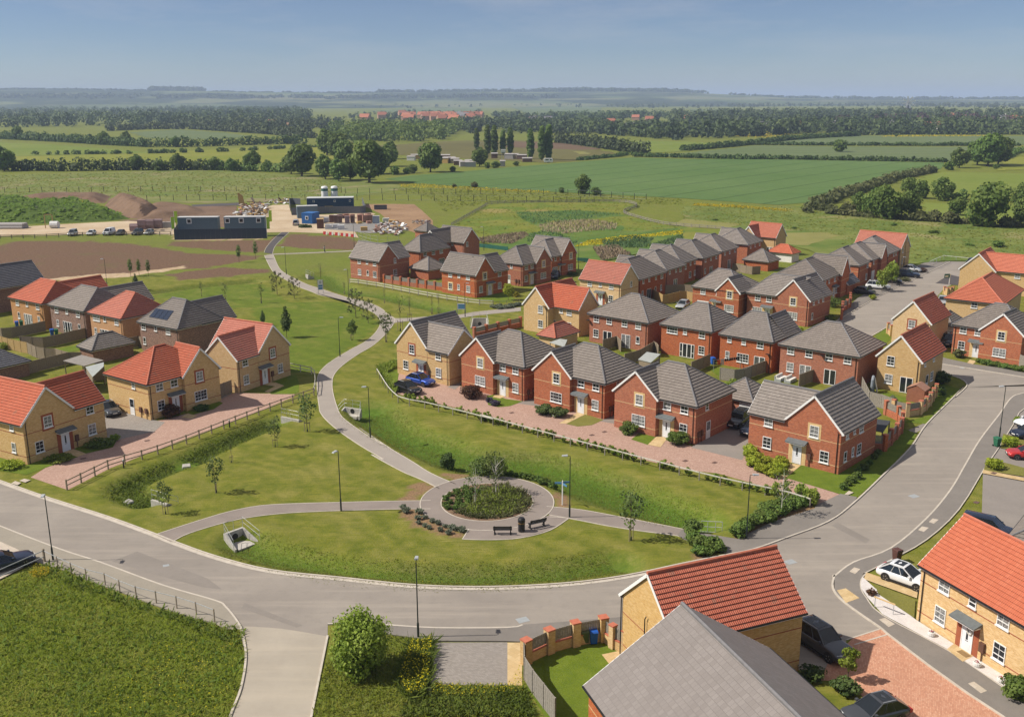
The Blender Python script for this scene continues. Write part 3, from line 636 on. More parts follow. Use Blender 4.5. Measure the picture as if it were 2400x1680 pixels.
# ------------------------------------------------------------------ windows and doors
WT = {'w':(1.02,1.28),'n':(.66,1.12),'n2':(.5,1.02),'w2':(1.85,1.28),'fd':(1.65,2.12),'fd4':(2.5,2.12),'d':(1.02,2.12),'bd':(.92,2.08),'gd':(2.35,2.12)}
_wm = {}
def win_meshes(k):
 if k in _wm: return _wm[k]
 w, h = WT[k]; f = MB(); g = MB(); x0, x1, z0, z1 = -w/2, w/2, -h/2, h/2; b = .065
 def bars(xa, xb, za, zb, cols, rows, tr=None):
  f.box(xa, xa+b, -.045, .02, za, zb); f.box(xb-b, xb, -.045, .02, za, zb); f.box(xa+b, xb-b, -.045, .02, za, za+b); f.box(xa+b, xb-b, -.045, .02, zb-b, zb)
  g.face([(xa+b, -.012, za+b), (xb-b, -.012, za+b), (xb-b, -.012, zb-b), (xa+b, -.012, zb-b)])
  lo = za
  if tr: f.box(xa+b, xb-b, -.043, .018, za+tr-.03, za+tr+.03); lo = za+tr
  for i in range(1, cols): x = xa+(xb-xa)*i/cols; f.box(x-.014, x+.014, -.035, .01, za+b, zb-b)
  for i in range(1, rows): z = lo+(zb-lo)*i/rows; f.box(xa+b, xb-b, -.034, .009, z-.014, z+.014)
 door = None
 if k == 'w': bars(x0, x1, z0, z1, 2, 2, .4)
 elif k in ('n', 'n2'): bars(x0, x1, z0, z1, 1, 1, .36)
 elif k == 'w2': bars(x0, .03, z0, z1, 2, 2, .4); bars(-.03, x1, z0+.001, z1-.001, 2, 2, .4)
 elif k == 'fd': bars(x0, .0, z0, z1, 1, 1); bars(.0, x1, z0, z1, 1, 1)
 elif k == 'fd4': bars(x0, x0+.5, z0, z1, 1, 1, .8); bars(x0+.5, 0, z0, z1, 1, 1); bars(0, x1-.5, z0, z1, 1, 1); bars(x1-.5, x1, z0, z1, 1, 1, .8)
 elif k == 'd':
  door = MB(); door.box(x0+.07, x1-.07, -.03, .02, z0, z1-.07);
  for za, zb in ((z0+.12, z0+.75),): door.box(x0+.2, x1-.2, -.038, -.03, za, zb)
  f.box(x0, x0+.07, -.05, .02, z0, z1); f.box(x1-.07, x1, -.05, .02, z0, z1); f.box(x0+.07, x1-.07, -.05, .02, z1-.07, z1)
  g.face([(-.09, -.036, z0+.95), (.09, -.036, z0+.95), (.09, -.036, z1-.3), (-.09, -.036, z1-.3)])
  g.face([(-.14, -.0365, z0+.84), (.14, -.0365, z0+.84), (.14, -.0365, z0+.89), (-.14, -.0365, z0+.89)])
 elif k == 'bd':
  bars(x0, x1, z0, z1, 1, 1); f.box(x0+b, x1-b, -.03, .01, z0+b, z0+1.0)
 elif k == 'gd':
  f.box(x0, x1, -.02, .02, z0, z1)
  for i in range(1, 9): f.box(x0, x1, -.032, -.02, z0+h*i/9-.02, z0+h*i/9+.02)
 sill = None
 if k in ('w', 'n', 'n2', 'w2'):
  sill = MB(); sill.box(x0-.06, x1+.06, -.11, .0, z0-.09, z0)
 _wm[k] = (f.mesh('window_frame', M['white']), g.mesh('pane', M['glass']) if g.f else None, sill.mesh('sill', M['white']) if sill else None, door.mesh('door_leaf', M['door_white']) if door else None)
 return _wm[k]
def opening(kind, parent, loc, rz):
 fr, gl, si, dr = win_meshes(kind)
 nm = {'d': 'front_door', 'bd': 'back_door', 'fd': 'patio_door', 'fd4': 'patio_door', 'gd': 'garage_door'}.get(kind, 'window')
 if dr:
  o = link(nm, dr, parent, loc, rz); link('door_frame', fr, o)
 else: o = link(nm, fr, parent, loc, rz)
 if gl: link('pane', gl, o)
 if si: link('sill', si, o)
 return o
# ------------------------------------------------------------------ roofs laid in courses
def clip2(P, lo, hi):
 for sgn, lim in ((1, lo), (-1, -hi)):
  o = []
  for i in range(len(P)):
   a, b = P[i], P[(i+1) % len(P)]; da, db = sgn*a[1]-lim, sgn*b[1]-lim
   if da >= 0: o.append(a)
   if (da >= 0) != (db >= 0): k = da/(da-db); o.append((a[0]+(b[0]-a[0])*k, a[1]+(b[1]-a[1])*k))
  P = o
  if len(P) < 3: return []
 return P
def slope(mb, pts, g=.34, th=.05):
 """pts: first two are the eave; the roof plane is laid in overlapping courses"""
 P = [np.array(p, float) for p in pts]; e = P[1]-P[0]; e /= np.linalg.norm(e)
 n = np.cross(e, P[2]-P[0]); n /= np.linalg.norm(n)
 if n[2] < 0: n = -n
 t = np.cross(n, e)
 if t[2] < 0: t = -t
 Q = [((p-P[0])@e, (p-P[0])@t) for p in P]; mx = max(b for a, b in Q); b0 = 0.
 while b0 < mx-.02:
  b1 = min(b0+g, mx); C = clip2(Q, b0, b1)
  if C:
   lift = lambda b: .015+th*(1-(b-b0)/g)
   V = [P[0]+a*e+b*t+n*lift(b) for a, b in C]
   mb.face(V, [(a, b) for a, b in C])
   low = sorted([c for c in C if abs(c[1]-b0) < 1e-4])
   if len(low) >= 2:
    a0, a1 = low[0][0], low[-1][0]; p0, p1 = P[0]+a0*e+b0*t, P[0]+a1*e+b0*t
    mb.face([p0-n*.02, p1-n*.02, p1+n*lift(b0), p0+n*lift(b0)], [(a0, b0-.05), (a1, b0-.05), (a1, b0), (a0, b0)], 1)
  b0 += g
HOUSES = {}
class House:
 def __init__(s, key, label, A, U, sg, wall, roof, blocks, wins=(), faces=None, kind='brick_house', cat='house', group=None, inset=0., bands=True, E=4.8, z0=0., pipes=((.3, -.07),), dec=None, th=.06, ohang=.3):
  s.key = key; s.U = R(U); s.sg = sg
  u = np.array([math.cos(s.U), math.sin(s.U)]); v = np.array([math.cos(s.U+sg*math.pi/2), math.sin(s.U+sg*math.pi/2)])
  a = np.array(W(*A)[:2]) if isinstance(A[0], str) else np.array(A, float)
  a = a+inset*(u+v); s.A, s.u, s.v = a, u, v
  s.root = empty(kind, (a[0], a[1], z0), s.U, label, cat, group)
  s.z0 = z0; s.E = E; s.oh = ohang
  s.wall, s.roof = wall, roof; s.faces = {'F': ('v', 0.), 'S': ('u', 0.)}
  if faces: s.faces.update(faces)
  s.blocks = blocks; HOUSES[key] = s
  s.th = th; s.build(bands, pipes, dec)
  for w in wins: s.win(*w)
 def P(s, u, v, z): return (u, s.sg*v, z)
 def hit(s, face, z_, x, y):
  ax, off = s.faces[face]; d = ray(*q(z_, x, y)); nrm = s.v if ax == 'v' else s.u; oth = s.u if ax == 'v' else s.v
  t = (s.A@nrm+off)/(d[:2]@nrm); p = d[:2]*t-s.A; return p@oth, HCAM+d[2]*t-s.z0
 def win(s, kind, face, z_, x, y, extra=None):
  c, z = s.hit(face, z_, x, y); w, h = WT[kind]
  if kind in ('d', 'fd', 'fd4', 'bd', 'gd'): zc = .06+h/2
  else: zc = (.92 if z < 2.85 else 3.42)+h/2; zc += (1.28-h)
  ax, off = s.faces[face]
  if ax == 'v': loc = s.P(c, off-.012, zc); rz = 0. if s.sg > 0 else math.pi
  else: loc = s.P(off-.012, c, zc); rz = -math.pi/2
  o = opening(kind, s.root, loc, rz)
  b = M['brickband_red'] if 'buff' in s.wall or 'orange' in s.wall else M['stone']
  if extra == 'surround':
   m = MB(); m.box(-w/2-.24, w/2+.24, -.006, .01, -h/2-.34, h/2+.24); link('window_surround', m.mesh('window_surround', b), s.root, loc, rz)
  if kind == 'd':
   m = MB(); m.box(-1.0, 1.0, -.006, .01, -h/2-.06, h/2+.3); link('door_surround', m.mesh('door_surround', b), s.root, loc, rz)
   m = MB(); m.poly8([(-1.15,-.75,h/2+.28),(1.15,-.75,h/2+.28),(1.15,0,h/2+.42),(-1.15,0,h/2+.42),(-1.15,-.75,h/2+.36),(1.15,-.75,h/2+.36),(1.15,0,h/2+.62),(-1.15,0,h/2+.62)])
   c_ = link('door_canopy', m.mesh('door_canopy', M['lead']), s.root, loc, rz)
   m = MB(); m.box(-1.05, 1.05, -.7, 0, h/2+.19, h/2+.29); link('canopy_fascia', m.mesh('canopy_fascia', M['white']), c_)
   if extra != 'nometer':
    m = MB(); m.box(1.2, 1.62, -.2, -.005, -.3, .42); m.box(1.38, 1.44, -.1, -.04, -h/2, -.3); link('meter_box', m.mesh('meter_box', M['meter']), s.root, loc, rz)
 def build(s, bands, pipes, dec):
  wl = MB(); rf = MB(); rt = MB(); bgs = []; gu = MB(); fa = MB(); sc = MB()
  E = s.E; oh = s.oh; vh = .12
  g = .34 if 'red' in s.roof or 'terra' in s.roof else .39
  P = s.P
  for bl in s.blocks:
   u0, u1, v0, v1, ax, hr, e0, e1 = bl[:8]; Eb = bl[8] if len(bl) > 8 else E
   if ax == 'u': L0, L1, c0, c1 = u0, u1, v0, v1; T = lambda l, c, z: P(l, c, z)
   else: L0, L1, c0, c1 = v0, v1, u0, u1; T = lambda l, c, z: P(c, l, z)
   cm = (c0+c1)/2; hw = (c1-c0)/2; tan = (hr-Eb)/hw; ze = Eb-oh*tan
   def wallq(l0, c0_, l1, c1_, top=Eb):
    L = math.hypot(l1-l0, c1_-c0_)
    wl.face([T(l0, c0_, -.3), T(l1, c1_, -.3), T(l1, c1_, top), T(l0, c0_, top)], [(0, -.3), (L, -.3), (L, top), (0, top)])
    if bands:
     nx, ny = (c1_-c0_)/L, -(l1-l0)/L;
     cx, cy = (l0+l1)/2-(L0+L1)/2, (c0_+c1_)/2-cm
     if nx*cx+ny*cy < 0: nx, ny = -nx, -ny
     for zb in bands if hasattr(bands, '__len__') else (.86, 3.33):
      o = .012
      sc.face([T(l0+nx*o, c0_+ny*o, zb-.04), T(l1+nx*o, c1_+ny*o, zb-.04), T(l1+nx*o, c1_+ny*o, zb+.04), T(l0+nx*o, c0_+ny*o, zb+.04)])
   wallq(L0, c0, L1, c0); wallq(L0, c1, L1, c1); wallq(L0, c0, L0, c1); wallq(L1, c0, L1, c1)
   inset = {}
   ends = {}
   for e, Lx, sd in ((e0, L0, -1), (e1, L1, 1)):
    if e == 'g':
     wl.face([T(Lx, c0, Eb), T(Lx, c1, Eb), T(Lx, cm, hr)], [(0, Eb), (2*hw, Eb), (hw, hr)]); ends[sd] = (Lx+sd*vh, Lx+sd*vh)
    elif e == 'n': ends[sd] = (Lx, Lx)
    elif e == 'm': ends[sd] = (Lx, Lx+sd*hw*1.02)
    else:
     ins = hw*(e if isinstance(e, (int, float)) else 1.); ins = min(ins, (L1-L0)/2-.02); ohh = oh*ins/hw; ends[sd] = (Lx+sd*ohh, Lx-sd*ins)
   (a0, r0), (a1, r1) = ends[-1], ends[1]
   for cx, sgn in ((c0, -1), (c1, 1)):
    ce = cx+sgn*oh
    slope(rf, [T(a0, ce, ze), T(a1, ce, ze), T(r1, cm, hr), T(r0, cm, hr)], g, s.th)
    gu.bar(T(a0, ce+sgn*.05, ze-.03), T(a1, ce+sgn*.05, ze-.03), .11, .1)
    fa.bar(T(a0+.02, ce-sgn*.03, ze-.09), T(a1-.02, ce-sgn*.03, ze-.09), .05, .2)
    fa.face([T(a0+.02, ce, ze-.17), T(a1-.02, ce, ze-.17), T(a1-.02, cx, ze-.17), T(a0+.02, cx, ze-.17)])
   for e, Lx, sd, (ax_, rx) in ((e0, L0, -1, ends[-1]), (e1, L1, 1, ends[1])):
    if e == 'g':
     bg = MB(); bgs.append(bg)
     for sgn in (-1, 1):
      bg.bar(T(Lx+sd*(vh+.012), cm+sgn*(hw+oh+.02), ze-.11), T(Lx+sd*(vh+.012), cm, hr-.11), .035, .22)
      bg.face([T(Lx+sd*vh, cm+sgn*(hw+oh), ze-.12), T(Lx+sd*vh, cm, hr-.12), T(Lx, cm, hr-.12), T(Lx, cm+sgn*(hw+oh), ze-.12)])
    elif e not in ('n', 'm'):
     slope(rf, [T(ax_, c0-oh, ze), T(ax_, c1+oh, ze), T(rx, cm, hr)], g, s.th)
     gu.bar(T(ax_+sd*.05, c0-oh, ze-.03), T(ax_+sd*.05, c1+oh, ze-.03), .11, .1)
     fa.bar(T(ax_-sd*.03, c0-oh+.02, ze-.09), T(ax_-sd*.03, c1+oh-.02, ze-.09), .05, .2)
     for sgn in (-1, 1): rt.tube([T(ax_, cm+sgn*(hw+oh), ze+.05), T(rx, cm, hr+.05)], .1, 6)
   if r1-r0 > .05: rt.tube([T(r0, cm, hr+.05), T(r1, cm, hr+.05)], .13, 6)
  red = 'red' in s.roof or 'terra' in s.roof
  wl.build('wall', M[s.wall], s.root)
  ro = rf.build('roof', [M[s.roof], M['lap_shade_red' if red else 'lap_shade_grey']], s.root); rt.build('ridge_tiles', M['ridge_red' if red else 'ridge_grey'], ro)
  for bg in bgs: bg.build('bargeboard', M['white'], s.root)
  gu.build('gutter', M['black'], s.root); fa.build('fascia', M['white'], s.root)
  if sc.f: sc.build('string_course', M['brickband_red' if 'buff' in s.wall else 'brickband_buff'], s.root)
  for pu, pv in pipes:
   m = MB(); m.tube([P(pu, pv, 0), P(pu, pv, E-.35), P(pu, pv-.15, E-.1)], .04, 6); m.build('downpipe', M['black'], s.root)
  ro_ = s
def Wn(face, z_, *it):
 """(kind, x, y[, extra]) seen on one face in one survey zone"""
 return [(i[0], face, z_, i[1], i[2])+tuple(i[3:]) for i in it]
sur = 'surround'
RED, BUF, ORA, BRN = 'brick_red', 'brick_buff', 'brick_orange', 'brick_brown'
def alderney(L=10.4, g0=0., g1=6.3, D=8.6, side=5.9, hr=8.0, hs=7.6):
 """double fronted plan: a full-depth gable block and a lower side block"""
 if g0 == 0: return [(0, g1, 0, D, 'v', hr, 'g', 'g'), (g1, L, .03, side, 'u', hs, 'm', 'g')]
 return [(g0, L, 0, D, 'v', hr, 'g', 'g'), (0, g0, .03, side, 'u', hs, 'g', 'm')]
def kirk(L=10.7, w0=4.9, D=8.3, hr=7.85, hg=7.45, pr=.6):
 return [(0, L-.06, 0, D, 'u', hr, 'h', 'h'), (w0, L, -pr, D*.5, 'v', hg, 'g', 'n')]
House('C1', 'buff brick double fronted house with dark grey roof behind two parked cars', ('r4',880,945,0), 139.5, -1, BUF, 'tile_grey', [(4.2,10.3,0,8.9,'v',8.0,'g','g'),(0,4.2,.03,5.9,'u',7.5,'g','m')],
  Wn('F','r4',('w',375,435,sur),('w',730,515),('w',295,660),('w',735,765),('d',500,700)))
House('C2', 'red brick house with front gable beside the buff house, dark bush at its foot', ('r4',1885,1150,0), 138.5, -1, RED, 'tile_grey', kirk(), Wn('G','r4',('w',1295,620,sur),('w2',1295,885))+Wn('F','r4',('w',1598,665),('w',1770,705),('w',1770,970),('d',1600,960,'nometer'))+Wn('S','r4',('n',2065,655)), {'G':('v',-.6)}, group='red brick houses facing the green')
House('C3', 'red brick gabled house with white flowering shrubs and slab path at its door', ('r5',1210,1480,0), 138.5, -1, RED, 'tile_grey', kirk(), Wn('G','r5',('w',395,750,sur),('w2',390,1110))+Wn('F','r5',('w',820,830),('w',1075,880),('w',1060,1230),('d',815,1220,'nometer'))+Wn('S','r5',('n',1450,800)), {'G':('v',-.6)}, group='red brick houses facing the green')
House('C4', 'red brick gabled house with two round green bushes in front, black car beside it', ('r6',1325,1490,0), 139, -1, RED, 'tile_grey', kirk(), Wn('G','r6',('w',460,735,sur),('w2',445,1090))+Wn('F','r6',('w',900,810),('w',1170,870),('w',1150,1225),('d',885,1200,'nometer'))+Wn('S','r6',('n',1525,790),('bd',1540,1165)), {'G':('v',-.6)}, group='red brick houses facing the green')
House('C5', 'large red brick corner house with big hedge left of its white front door', ('r7',1285,1505,0), 137, -1, RED, 'tile_grey', [(0,6.3,0,8.9,'v',8.0,'g','g'),(6.3,10.6,.03,5.9,'u',7.5,'m','g')],
  Wn('F','r7',('w',355,765),('w',970,900,sur),('w',330,1080),('w',1100,1265),('d',735,1220))+Wn('S','r7',('n',1415,920),('n2',1515,820),('w',1612,755),('n',1385,1215),('n2',1490,1105),('w',1578,1015)))
House('L1', 'large buff brick house with red pantile roof cut by the left picture edge', ('r1',372,1545,0), 60.5, 1, BUF, 'tile_red', alderney(10.3), Wn('F','r1',('w',635,925,sur),('w',1200,755),('w',530,1285),('w',1237,1050),('d',880,1215))+Wn('S','r1',('n',150,985),('n',185,1285)))
House('L2', 'buff brick house with hipped red pantile roof and dark bush beside its door', ('d',1015,1105,0), 54, 1, BUF, 'tile_red', kirk(10.2,4.9,8.6,7.8,7.7,.5), Wn('G','d',('w',1340,790,sur),('w2',1350,930))+Wn('F','d',('w',1070,865),('w',1168,835),('w',1085,1010),('d',1182,980,'nometer'))+Wn('S','d',('n',897,855),('bd',890,1005)), {'G':('v',-.5)})
House('L3', 'buff brick house with two gables of red pantile next to the lawn', ('r2',1225,1545,0), 60.5, 1, BUF, 'tile_red', [(4.1,10.2,0,8.9,'v',8.0,'g','g'),(0,4.1,.03,5.9,'u',7.5,'g','m')], Wn('F','r2',('w',1825,790,sur),('w',1330,945),('w',1355,1290),('w',1965,1085),('d',1690,1225)))
House('Rt1', 'red brick house with grey roof facing the side street at right edge', ('r8',1225,1010,0), -45.5, 1, RED, 'tile_grey', [(0,10.0,0,8.3,'u',7.85,'h','h'),(4.2,10.06,-.6,4.2,'v',7.45,'g','n')], Wn('F','r8',('w',1382,705),('w',1570,735),('w',1355,920),('d',1540,975,'nometer'))+Wn('G','r8',('w',1860,780,sur),('w2',1830,1005)), {'G':('v',-.6)})
House('Y2', 'narrow buff gabled house with red roof, brown shed in its small back garden', ('r8',865,1105,4.75), 139.5, -1, BUF, 'tile_red', [(0,5.6,0,9.2,'v',7.75,'g','g')], Wn('F','r8',('w',470,1105),('w',440,1345),('fd',660,1420))+Wn('S','r8',('n',1015,1025),('n',900,1140),('bd',925,1290),('w',985,1260)), inset=.22, bands=False)
House('Y1', 'narrow buff gabled house with red roof standing behind its twin by the street', ('r8',980,625,4.75), 139.5, -1, BUF, 'tile_red', [(0,5.6,0,9.0,'v',7.75,'g','g')], Wn('F','r8',('w',735,635,sur)), inset=.22, bands=False)
House('M1', 'red brick pair of homes with hipped grey roof beside the buff red roofed garage', ('s3',1380,1265,4.8), 140, -1, RED, 'tile_grey', [(0,11.0,0,9.4,'u',7.75,'h','h')], Wn('F','s3',('w',445,1200),('w',675,1240),('w',950,1285),('w',1195,1325),('w',435,1480),('fd',640,1540),('fd',970,1590),('n',1185,1600)), inset=.3, bands=False)
House('M2', 'red brick house with hipped roof and wide white patio doors facing the garden shed', ('s5',425,945,4.8), 140, -1, RED, 'tile_grey', [(0,8.6,0,9.2,'u',7.7,.72,.72)], Wn('F','s3',('w2',1805,1405),('n',2035,1435))+Wn('F','s5',('w',275,1000),('fd4',60,1240),('w',265,1235)), inset=.3, bands=False)
House('M3', 'red brick house above the washing line with hipped grey roof', ('s5',1290,1090,4.8), 140, -1, RED, 'tile_grey', [(0,8.2,0,8.6,'u',7.65,.75,.6),(0.,5.0,4,9.0,'v',7.4,'n','g')], Wn('F','s5',('n',665,1055),('n',868,1085),('w',1100,1135),('n',632,1295),('w2',850,1340),('fd',1085,1390)), inset=.3, bands=False)
House('M4', 'wide red brick pair of homes with hipped roof beside the buff gabled house', ('g',1195,960,4.8), 140, -1, RED, 'tile_grey', [(0,11.1,0,9.0,'u',7.75,'h','h')], Wn('F','g',('w',728,920),('w',850,945),('w',985,965),('w',1110,985),('w',722,1045),('fd',823,1075),('fd',988,1110)), inset=.3, bands=False)
House('T1', 'red brick house with white garage door and front gable in the courtyard', ('s5',825,390,4.8), 139, -1, RED, 'tile_grey', [(0.05,9.6,0,8.6,'u',7.6,'h',.6),(0,4.5,-.35,4.3,'v',7.1,'g','n')], Wn('G','s5',('w',665,415,sur),('w2',655,630))+Wn('F','s5',('w',290,360),('n',500,385),('gd',288,530),('d',480,570,'nometer')), {'G':('v',-.35)}, inset=.3)
House('T2', 'large red brick house with broad front gable between courtyard and long street', ('s5',1805,500,4.8), 139, -1, RED, 'tile_grey', [(0,6.1,0,8.8,'v',7.9,'g','g'),(6.1,11.6,.03,8.4,'u',7.7,'m',.8)], Wn('F','s5',('w',1065,455),('w',1225,480),('w',1565,515,sur),('w2',1055,645),('w2',1550,735),('d',1200,660,'nometer'))+Wn('S','s5',('n',1855,530),('n2',1925,490),('n',1990,465),('n',1830,740)), inset=.25)
G_ST = 'red brick houses along the long street'
House('T3', 'red brick hipped roof house on the long street, next one beyond the large gabled house', ('s6',745,725,4.8), 53.5, 1, RED, 'tile_grey', [(0,10.2,0,9.4,'u',7.8,.7,.7),(9.0,13.6,-.7,8,'v',7.8,'g','h')], Wn('F','s6',('n',770,760),('n',820,745),('w',900,710),('n',945,690),('w2',920,870),('d',880,900,'nometer')), inset=.3, group=G_ST)
House('T4', 'red brick hipped roof house beyond the low dark garage on the long street', ('s6',1235,525,4.8), 53.5, 1, RED, 'tile_grey', [(0,6.6,0,9.,'u',7.6,.55,'n')], Wn('F','s6',('w',1340,525),('w',1320,680)), inset=.3, group=G_ST)
House('T5', 'red brick house with narrow front gable and white garage door on the long street', ('s6',1410,450,4.8), 53.5, 1, RED, 'tile_grey', [(0,8.6,0,9.,'u',7.5,.6,.6),(4.6,8.7,-.7,4.5,'v',7.2,'g','n')], Wn('F','s6',('n',1420,500),('gd',1405,665)), inset=.3, group=G_ST)
House('T6', 'red brick hipped roof house in front of the far red roofed house', ('s6',1620,370,4.8), 53.5, 1, RED, 'tile_grey', [(0,8.9,0,9.,'u',7.8,.6,.8)], Wn('F','s6',('n',1690,380),('n',1720,370),('w',1705,500)), inset=.3, group=G_ST)
House('T7', 'buff house with orange red gabled roof at the far end of the long street', ('s6',1800,300,4.8), 139, -1, BUF, 'tile_terra', [(0,10.8,0,5.8,'u',7.7,'g','g')], Wn('S','s6',('n',1815,310),('n',1805,440)), inset=.3)
House('A0', 'buff house with plain red gabled roof and white front door near the courtyard', ('s3',890,570,4.8), 139.5, -1, BUF, 'tile_red', [(0,9.5,0,5.9,'u',7.8,'g','g')], Wn('F','s3',('w',325,555),('n',515,575),('w',710,610),('d',515,860),('w',700,825))+Wn('S','s3',('n',1065,570)), inset=.3)
G_RW = 'row of red brick houses backing on gardens'
lab = lambda t: t+' in the receding row behind the buff red roofed house'
for key, zc, Lu, lb, wn in (('A1',('s4',280,825),11.2,'nearest red brick hipped house',[('n',330,860),('n',410,825),('n',500,800),('w',580,775),('n',320,1015),('fd',405,1010),('n',493,960),('n',568,950)]),
  ('A2',('s4',645,700),8.6,'second red brick hipped house',[('n',685,740),('n',770,710),('w',830,690),('n',900,660),('fd',760,875)]),
  ('A3',('s4',850,605),7.2,'third red brick hipped house',[('n',965,615),('n',1022,600),('w',958,780),('n',1020,755)]),
  ('A4',('s4',1135,540),8.8,'fourth red brick hipped house',[('n',1168,575),('n',1240,550),('n',1312,530),('n',1160,715),('fd',1240,700)]),
  ('A5',('s4',1395,450),8.8,'fifth red brick hipped house',[('n',1428,490),('n',1492,470),('n',1562,440),('fd',1485,610)]),
  ('A6',('s4',1745,360),8.6,'last red brick hipped house, by the far red roof',[('n',1773,395),('n',1835,380),('n',1895,360)])):
 House(key, lab(lb) if key != 'A6' else 'last red brick hipped house of the receding row by the far red roof', zc+(4.8,), 54.5, 1, RED, 'tile_grey', [(0,Lu,0,8.6,'u',7.75,.75,.75),(Lu-4.6,Lu+.06,4.3,9.4,'v',7.3,'n','g')], Wn('F','s4',*wn), inset=.3, bands=False, group=G_RW)
House('A7', 'buff house with red gabled roof closing the receding row by the meadow', ('s4',2125,265,4.8), 139.5, -1, BUF, 'tile_terra', [(0,8.3,0,5.6,'u',7.7,'g','g'),(4.2,8.2,-2.5,2.8,'v',7.3,'g','n')], Wn('F','s4',('fd',2030,425)), inset=.3, bands=False)
House('P1', 'red brick house with grey gabled roof at the left end of the middle cluster', ('s1',690,1160,0), 140, -1, RED, 'tile_grey', [(0,9.3,0,5.4,'u',7.8,'g','g'),(.4,6.2,5.4,9.3,'v',7.6,'m','g')], Wn('F','s1',('w',320,760),('n',462,770),('w',597,800),('w',328,965),('n',475,970),('w',600,1000))+Wn('S','s1',('n',960,765),('w',965,980)), pipes=((.25,-.07),))
House('P2', 'red brick house with hipped grey roof behind the walled garden of the middle cluster', ('s1',1415,600,4.8), 140.5, -1, RED, 'tile_grey', [(0,5.8,0,9.5,'v',7.8,'h','h')], Wn('F','s1',('n',1135,610),('bd',1190,850))+Wn('S','s1',('w',1500,640),('w',1650,615),('w',1790,590),('w2',1800,770)), inset=.3, bands=False)
House('P3', 'red brick house with long grey gabled roof farthest back in the middle cluster', ('s1',2200,440,4.8), 140.5, -1, RED, 'tile_grey', [(0,9.4,0,5.6,'u',7.75,'g','g'),(4.2,9.3,-4.5,2.8,'v',7.5,'g','n')], Wn('S','s1',('n',2255,470))+Wn('F','s1',('n',1990,470)), inset=.3, bands=False)
House('P5', 'red brick house with white door and front gable beside the low white rail fence', ('s2',280,1290,0), 139, -1, RED, 'tile_grey', [(0,9.5,0,5.2,'u',7.9,'g','g'),(.03,5.9,5.2,9.5,'v',7.6,'m','g')], Wn('F','s1',('w',1955,1000),('n',2110,1010),('w',1958,1205,sur),('n',2105,1235))+Wn('F','s2',('w',130,895),('w',135,1120))+Wn('S','s2',('w',430,875,sur),('w',695,825),('w',360,1130),('w',695,1045),('d',520,1120,'nometer')))
House('P6', 'red brick house with hipped roof and two brown meter boxes behind the yellow tree', ('s2',1105,1085,0), 140.5, -1, RED, 'tile_grey', [(0,8.,0,9.0,'v',7.8,.7,.7),(-.6,4,4.0,9.06,'u',7.5,'g','n')], Wn('F','s2',('n',908,705),('bd',862,950))+Wn('S','s2',('w',1175,725),('w',1280,700),('w',1172,945),('d',1275,940,'nometer'))+Wn('G','s2',('w',1485,655,sur),('w2',1480,885)), {'G':('u',-.6)})
House('P7', 'red brick gabled house at the right end of the middle cluster by the meadow', ('s2',1630,540,4.8), 140.5, -1, RED, 'tile_grey', [(0,8.,0,9.0,'v',7.7,.7,'n'),(-.4,9,3.4,8.7,'u',7.9,'g','g')], Wn('S','s2',('n',1695,585),('n',1790,560),('w2',1690,795),('d',1790,790,'nometer'))+Wn('G','s2',('w',1975,510,sur),('w2',1965,720)), {'G':('u',-.4)}, inset=.3)
House('Yh', 'tall buff house with two red gables beside the footpath and small red roofed garage', ('s2',1570,1440,4.8), 140, -1, BUF, 'tile_red', [(0,5.2,0,10.0,'v',7.75,'g','g'),(-5.2,0,1.6,6.9,'u',7.7,'g','m')], Wn('F','e',('w',1340,640),('w',1340,745))+Wn('H','e',('n',1480,633),('w',1533,645),('fd',1420,745),('fd',1520,742)), {'H':('v',1.6)}, inset=.25, bands=False)
G_LB = 'detached houses backing on the left gardens'
House('L5', 'orange brick house with red hipped roof, second house from the left edge', ('s8',655,605,4.8), 145, -1, ORA, 'tile_red', [(0,10.3,0,8.4,'u',7.6,.55,.75),(.05,5.4,4.2,13.,'v',7.3,'n','g')], Wn('F','s8',('w',275,600),('n',425,620),('w',592,665),('n',305,825),('fd4',450,880),('n',615,880)), inset=.3, bands=False, group=G_LB)
House('L6', 'brown brick house with pale grey hipped roof between two red roofed houses', ('s8',1315,725,4.8), 145, -1, BRN, 'tile_grey', [(0,10.2,0,8.4,'u',7.6,.55,.75),(.05,5.4,4.2,13.,'v',7.3,'n','g')], Wn('F','s8',('w',890,720),('n',1050,735),('w',1225,785),('n',915,950),('fd4',1070,1010),('n',1250,1005)), inset=.3, bands=False, group=G_LB)
House('L7', 'orange brick house with red hipped roof behind the brown brick garage', ('s8',1900,840,4.8), 145, -1, ORA, 'tile_red', [(0,8.7,0,8.6,'u',7.85,.5,.95)], Wn('F','s8',('w2',1515,845),('n',1645,855),('w',1830,905),('n',1510,1075),('fd4',1650,1080)), inset=.3, bands=False, group=G_LB)
House('L8', 'brown brick house with solar panels on its pale grey hipped roof', ('d',1195,485,4.8), 146, -1, BRN, 'tile_grey', [(0,9.4,0,8.4,'u',8.0,.7,.75),(.05,5.6,4.2,11.,'v',7.6,'n','g')], Wn('F','d',('w',967,480),('n',1048,492),('w',1132,512),('n',975,578)), inset=.3, bands=False, group=G_LB)
House('L4', 'brown brick house with long dark slate roof at the left picture edge', ('s8',740,240,4.8), 145, 1, BRN, 'tile_slate', [(0,8,0,17,'v',8.2,'g','g')], inset=.3, bands=False, group=G_LB)
House('R2', 'buff house with large hipped orange red roof right of the long street', ('s7',1725,1365,4.8), 143, -1, BUF, 'tile_terra', [(0,8.9,0,16,'v',7.9,'h','h')], Wn('F','s7',('w',1130,1390)), inset=.3, bands=False)
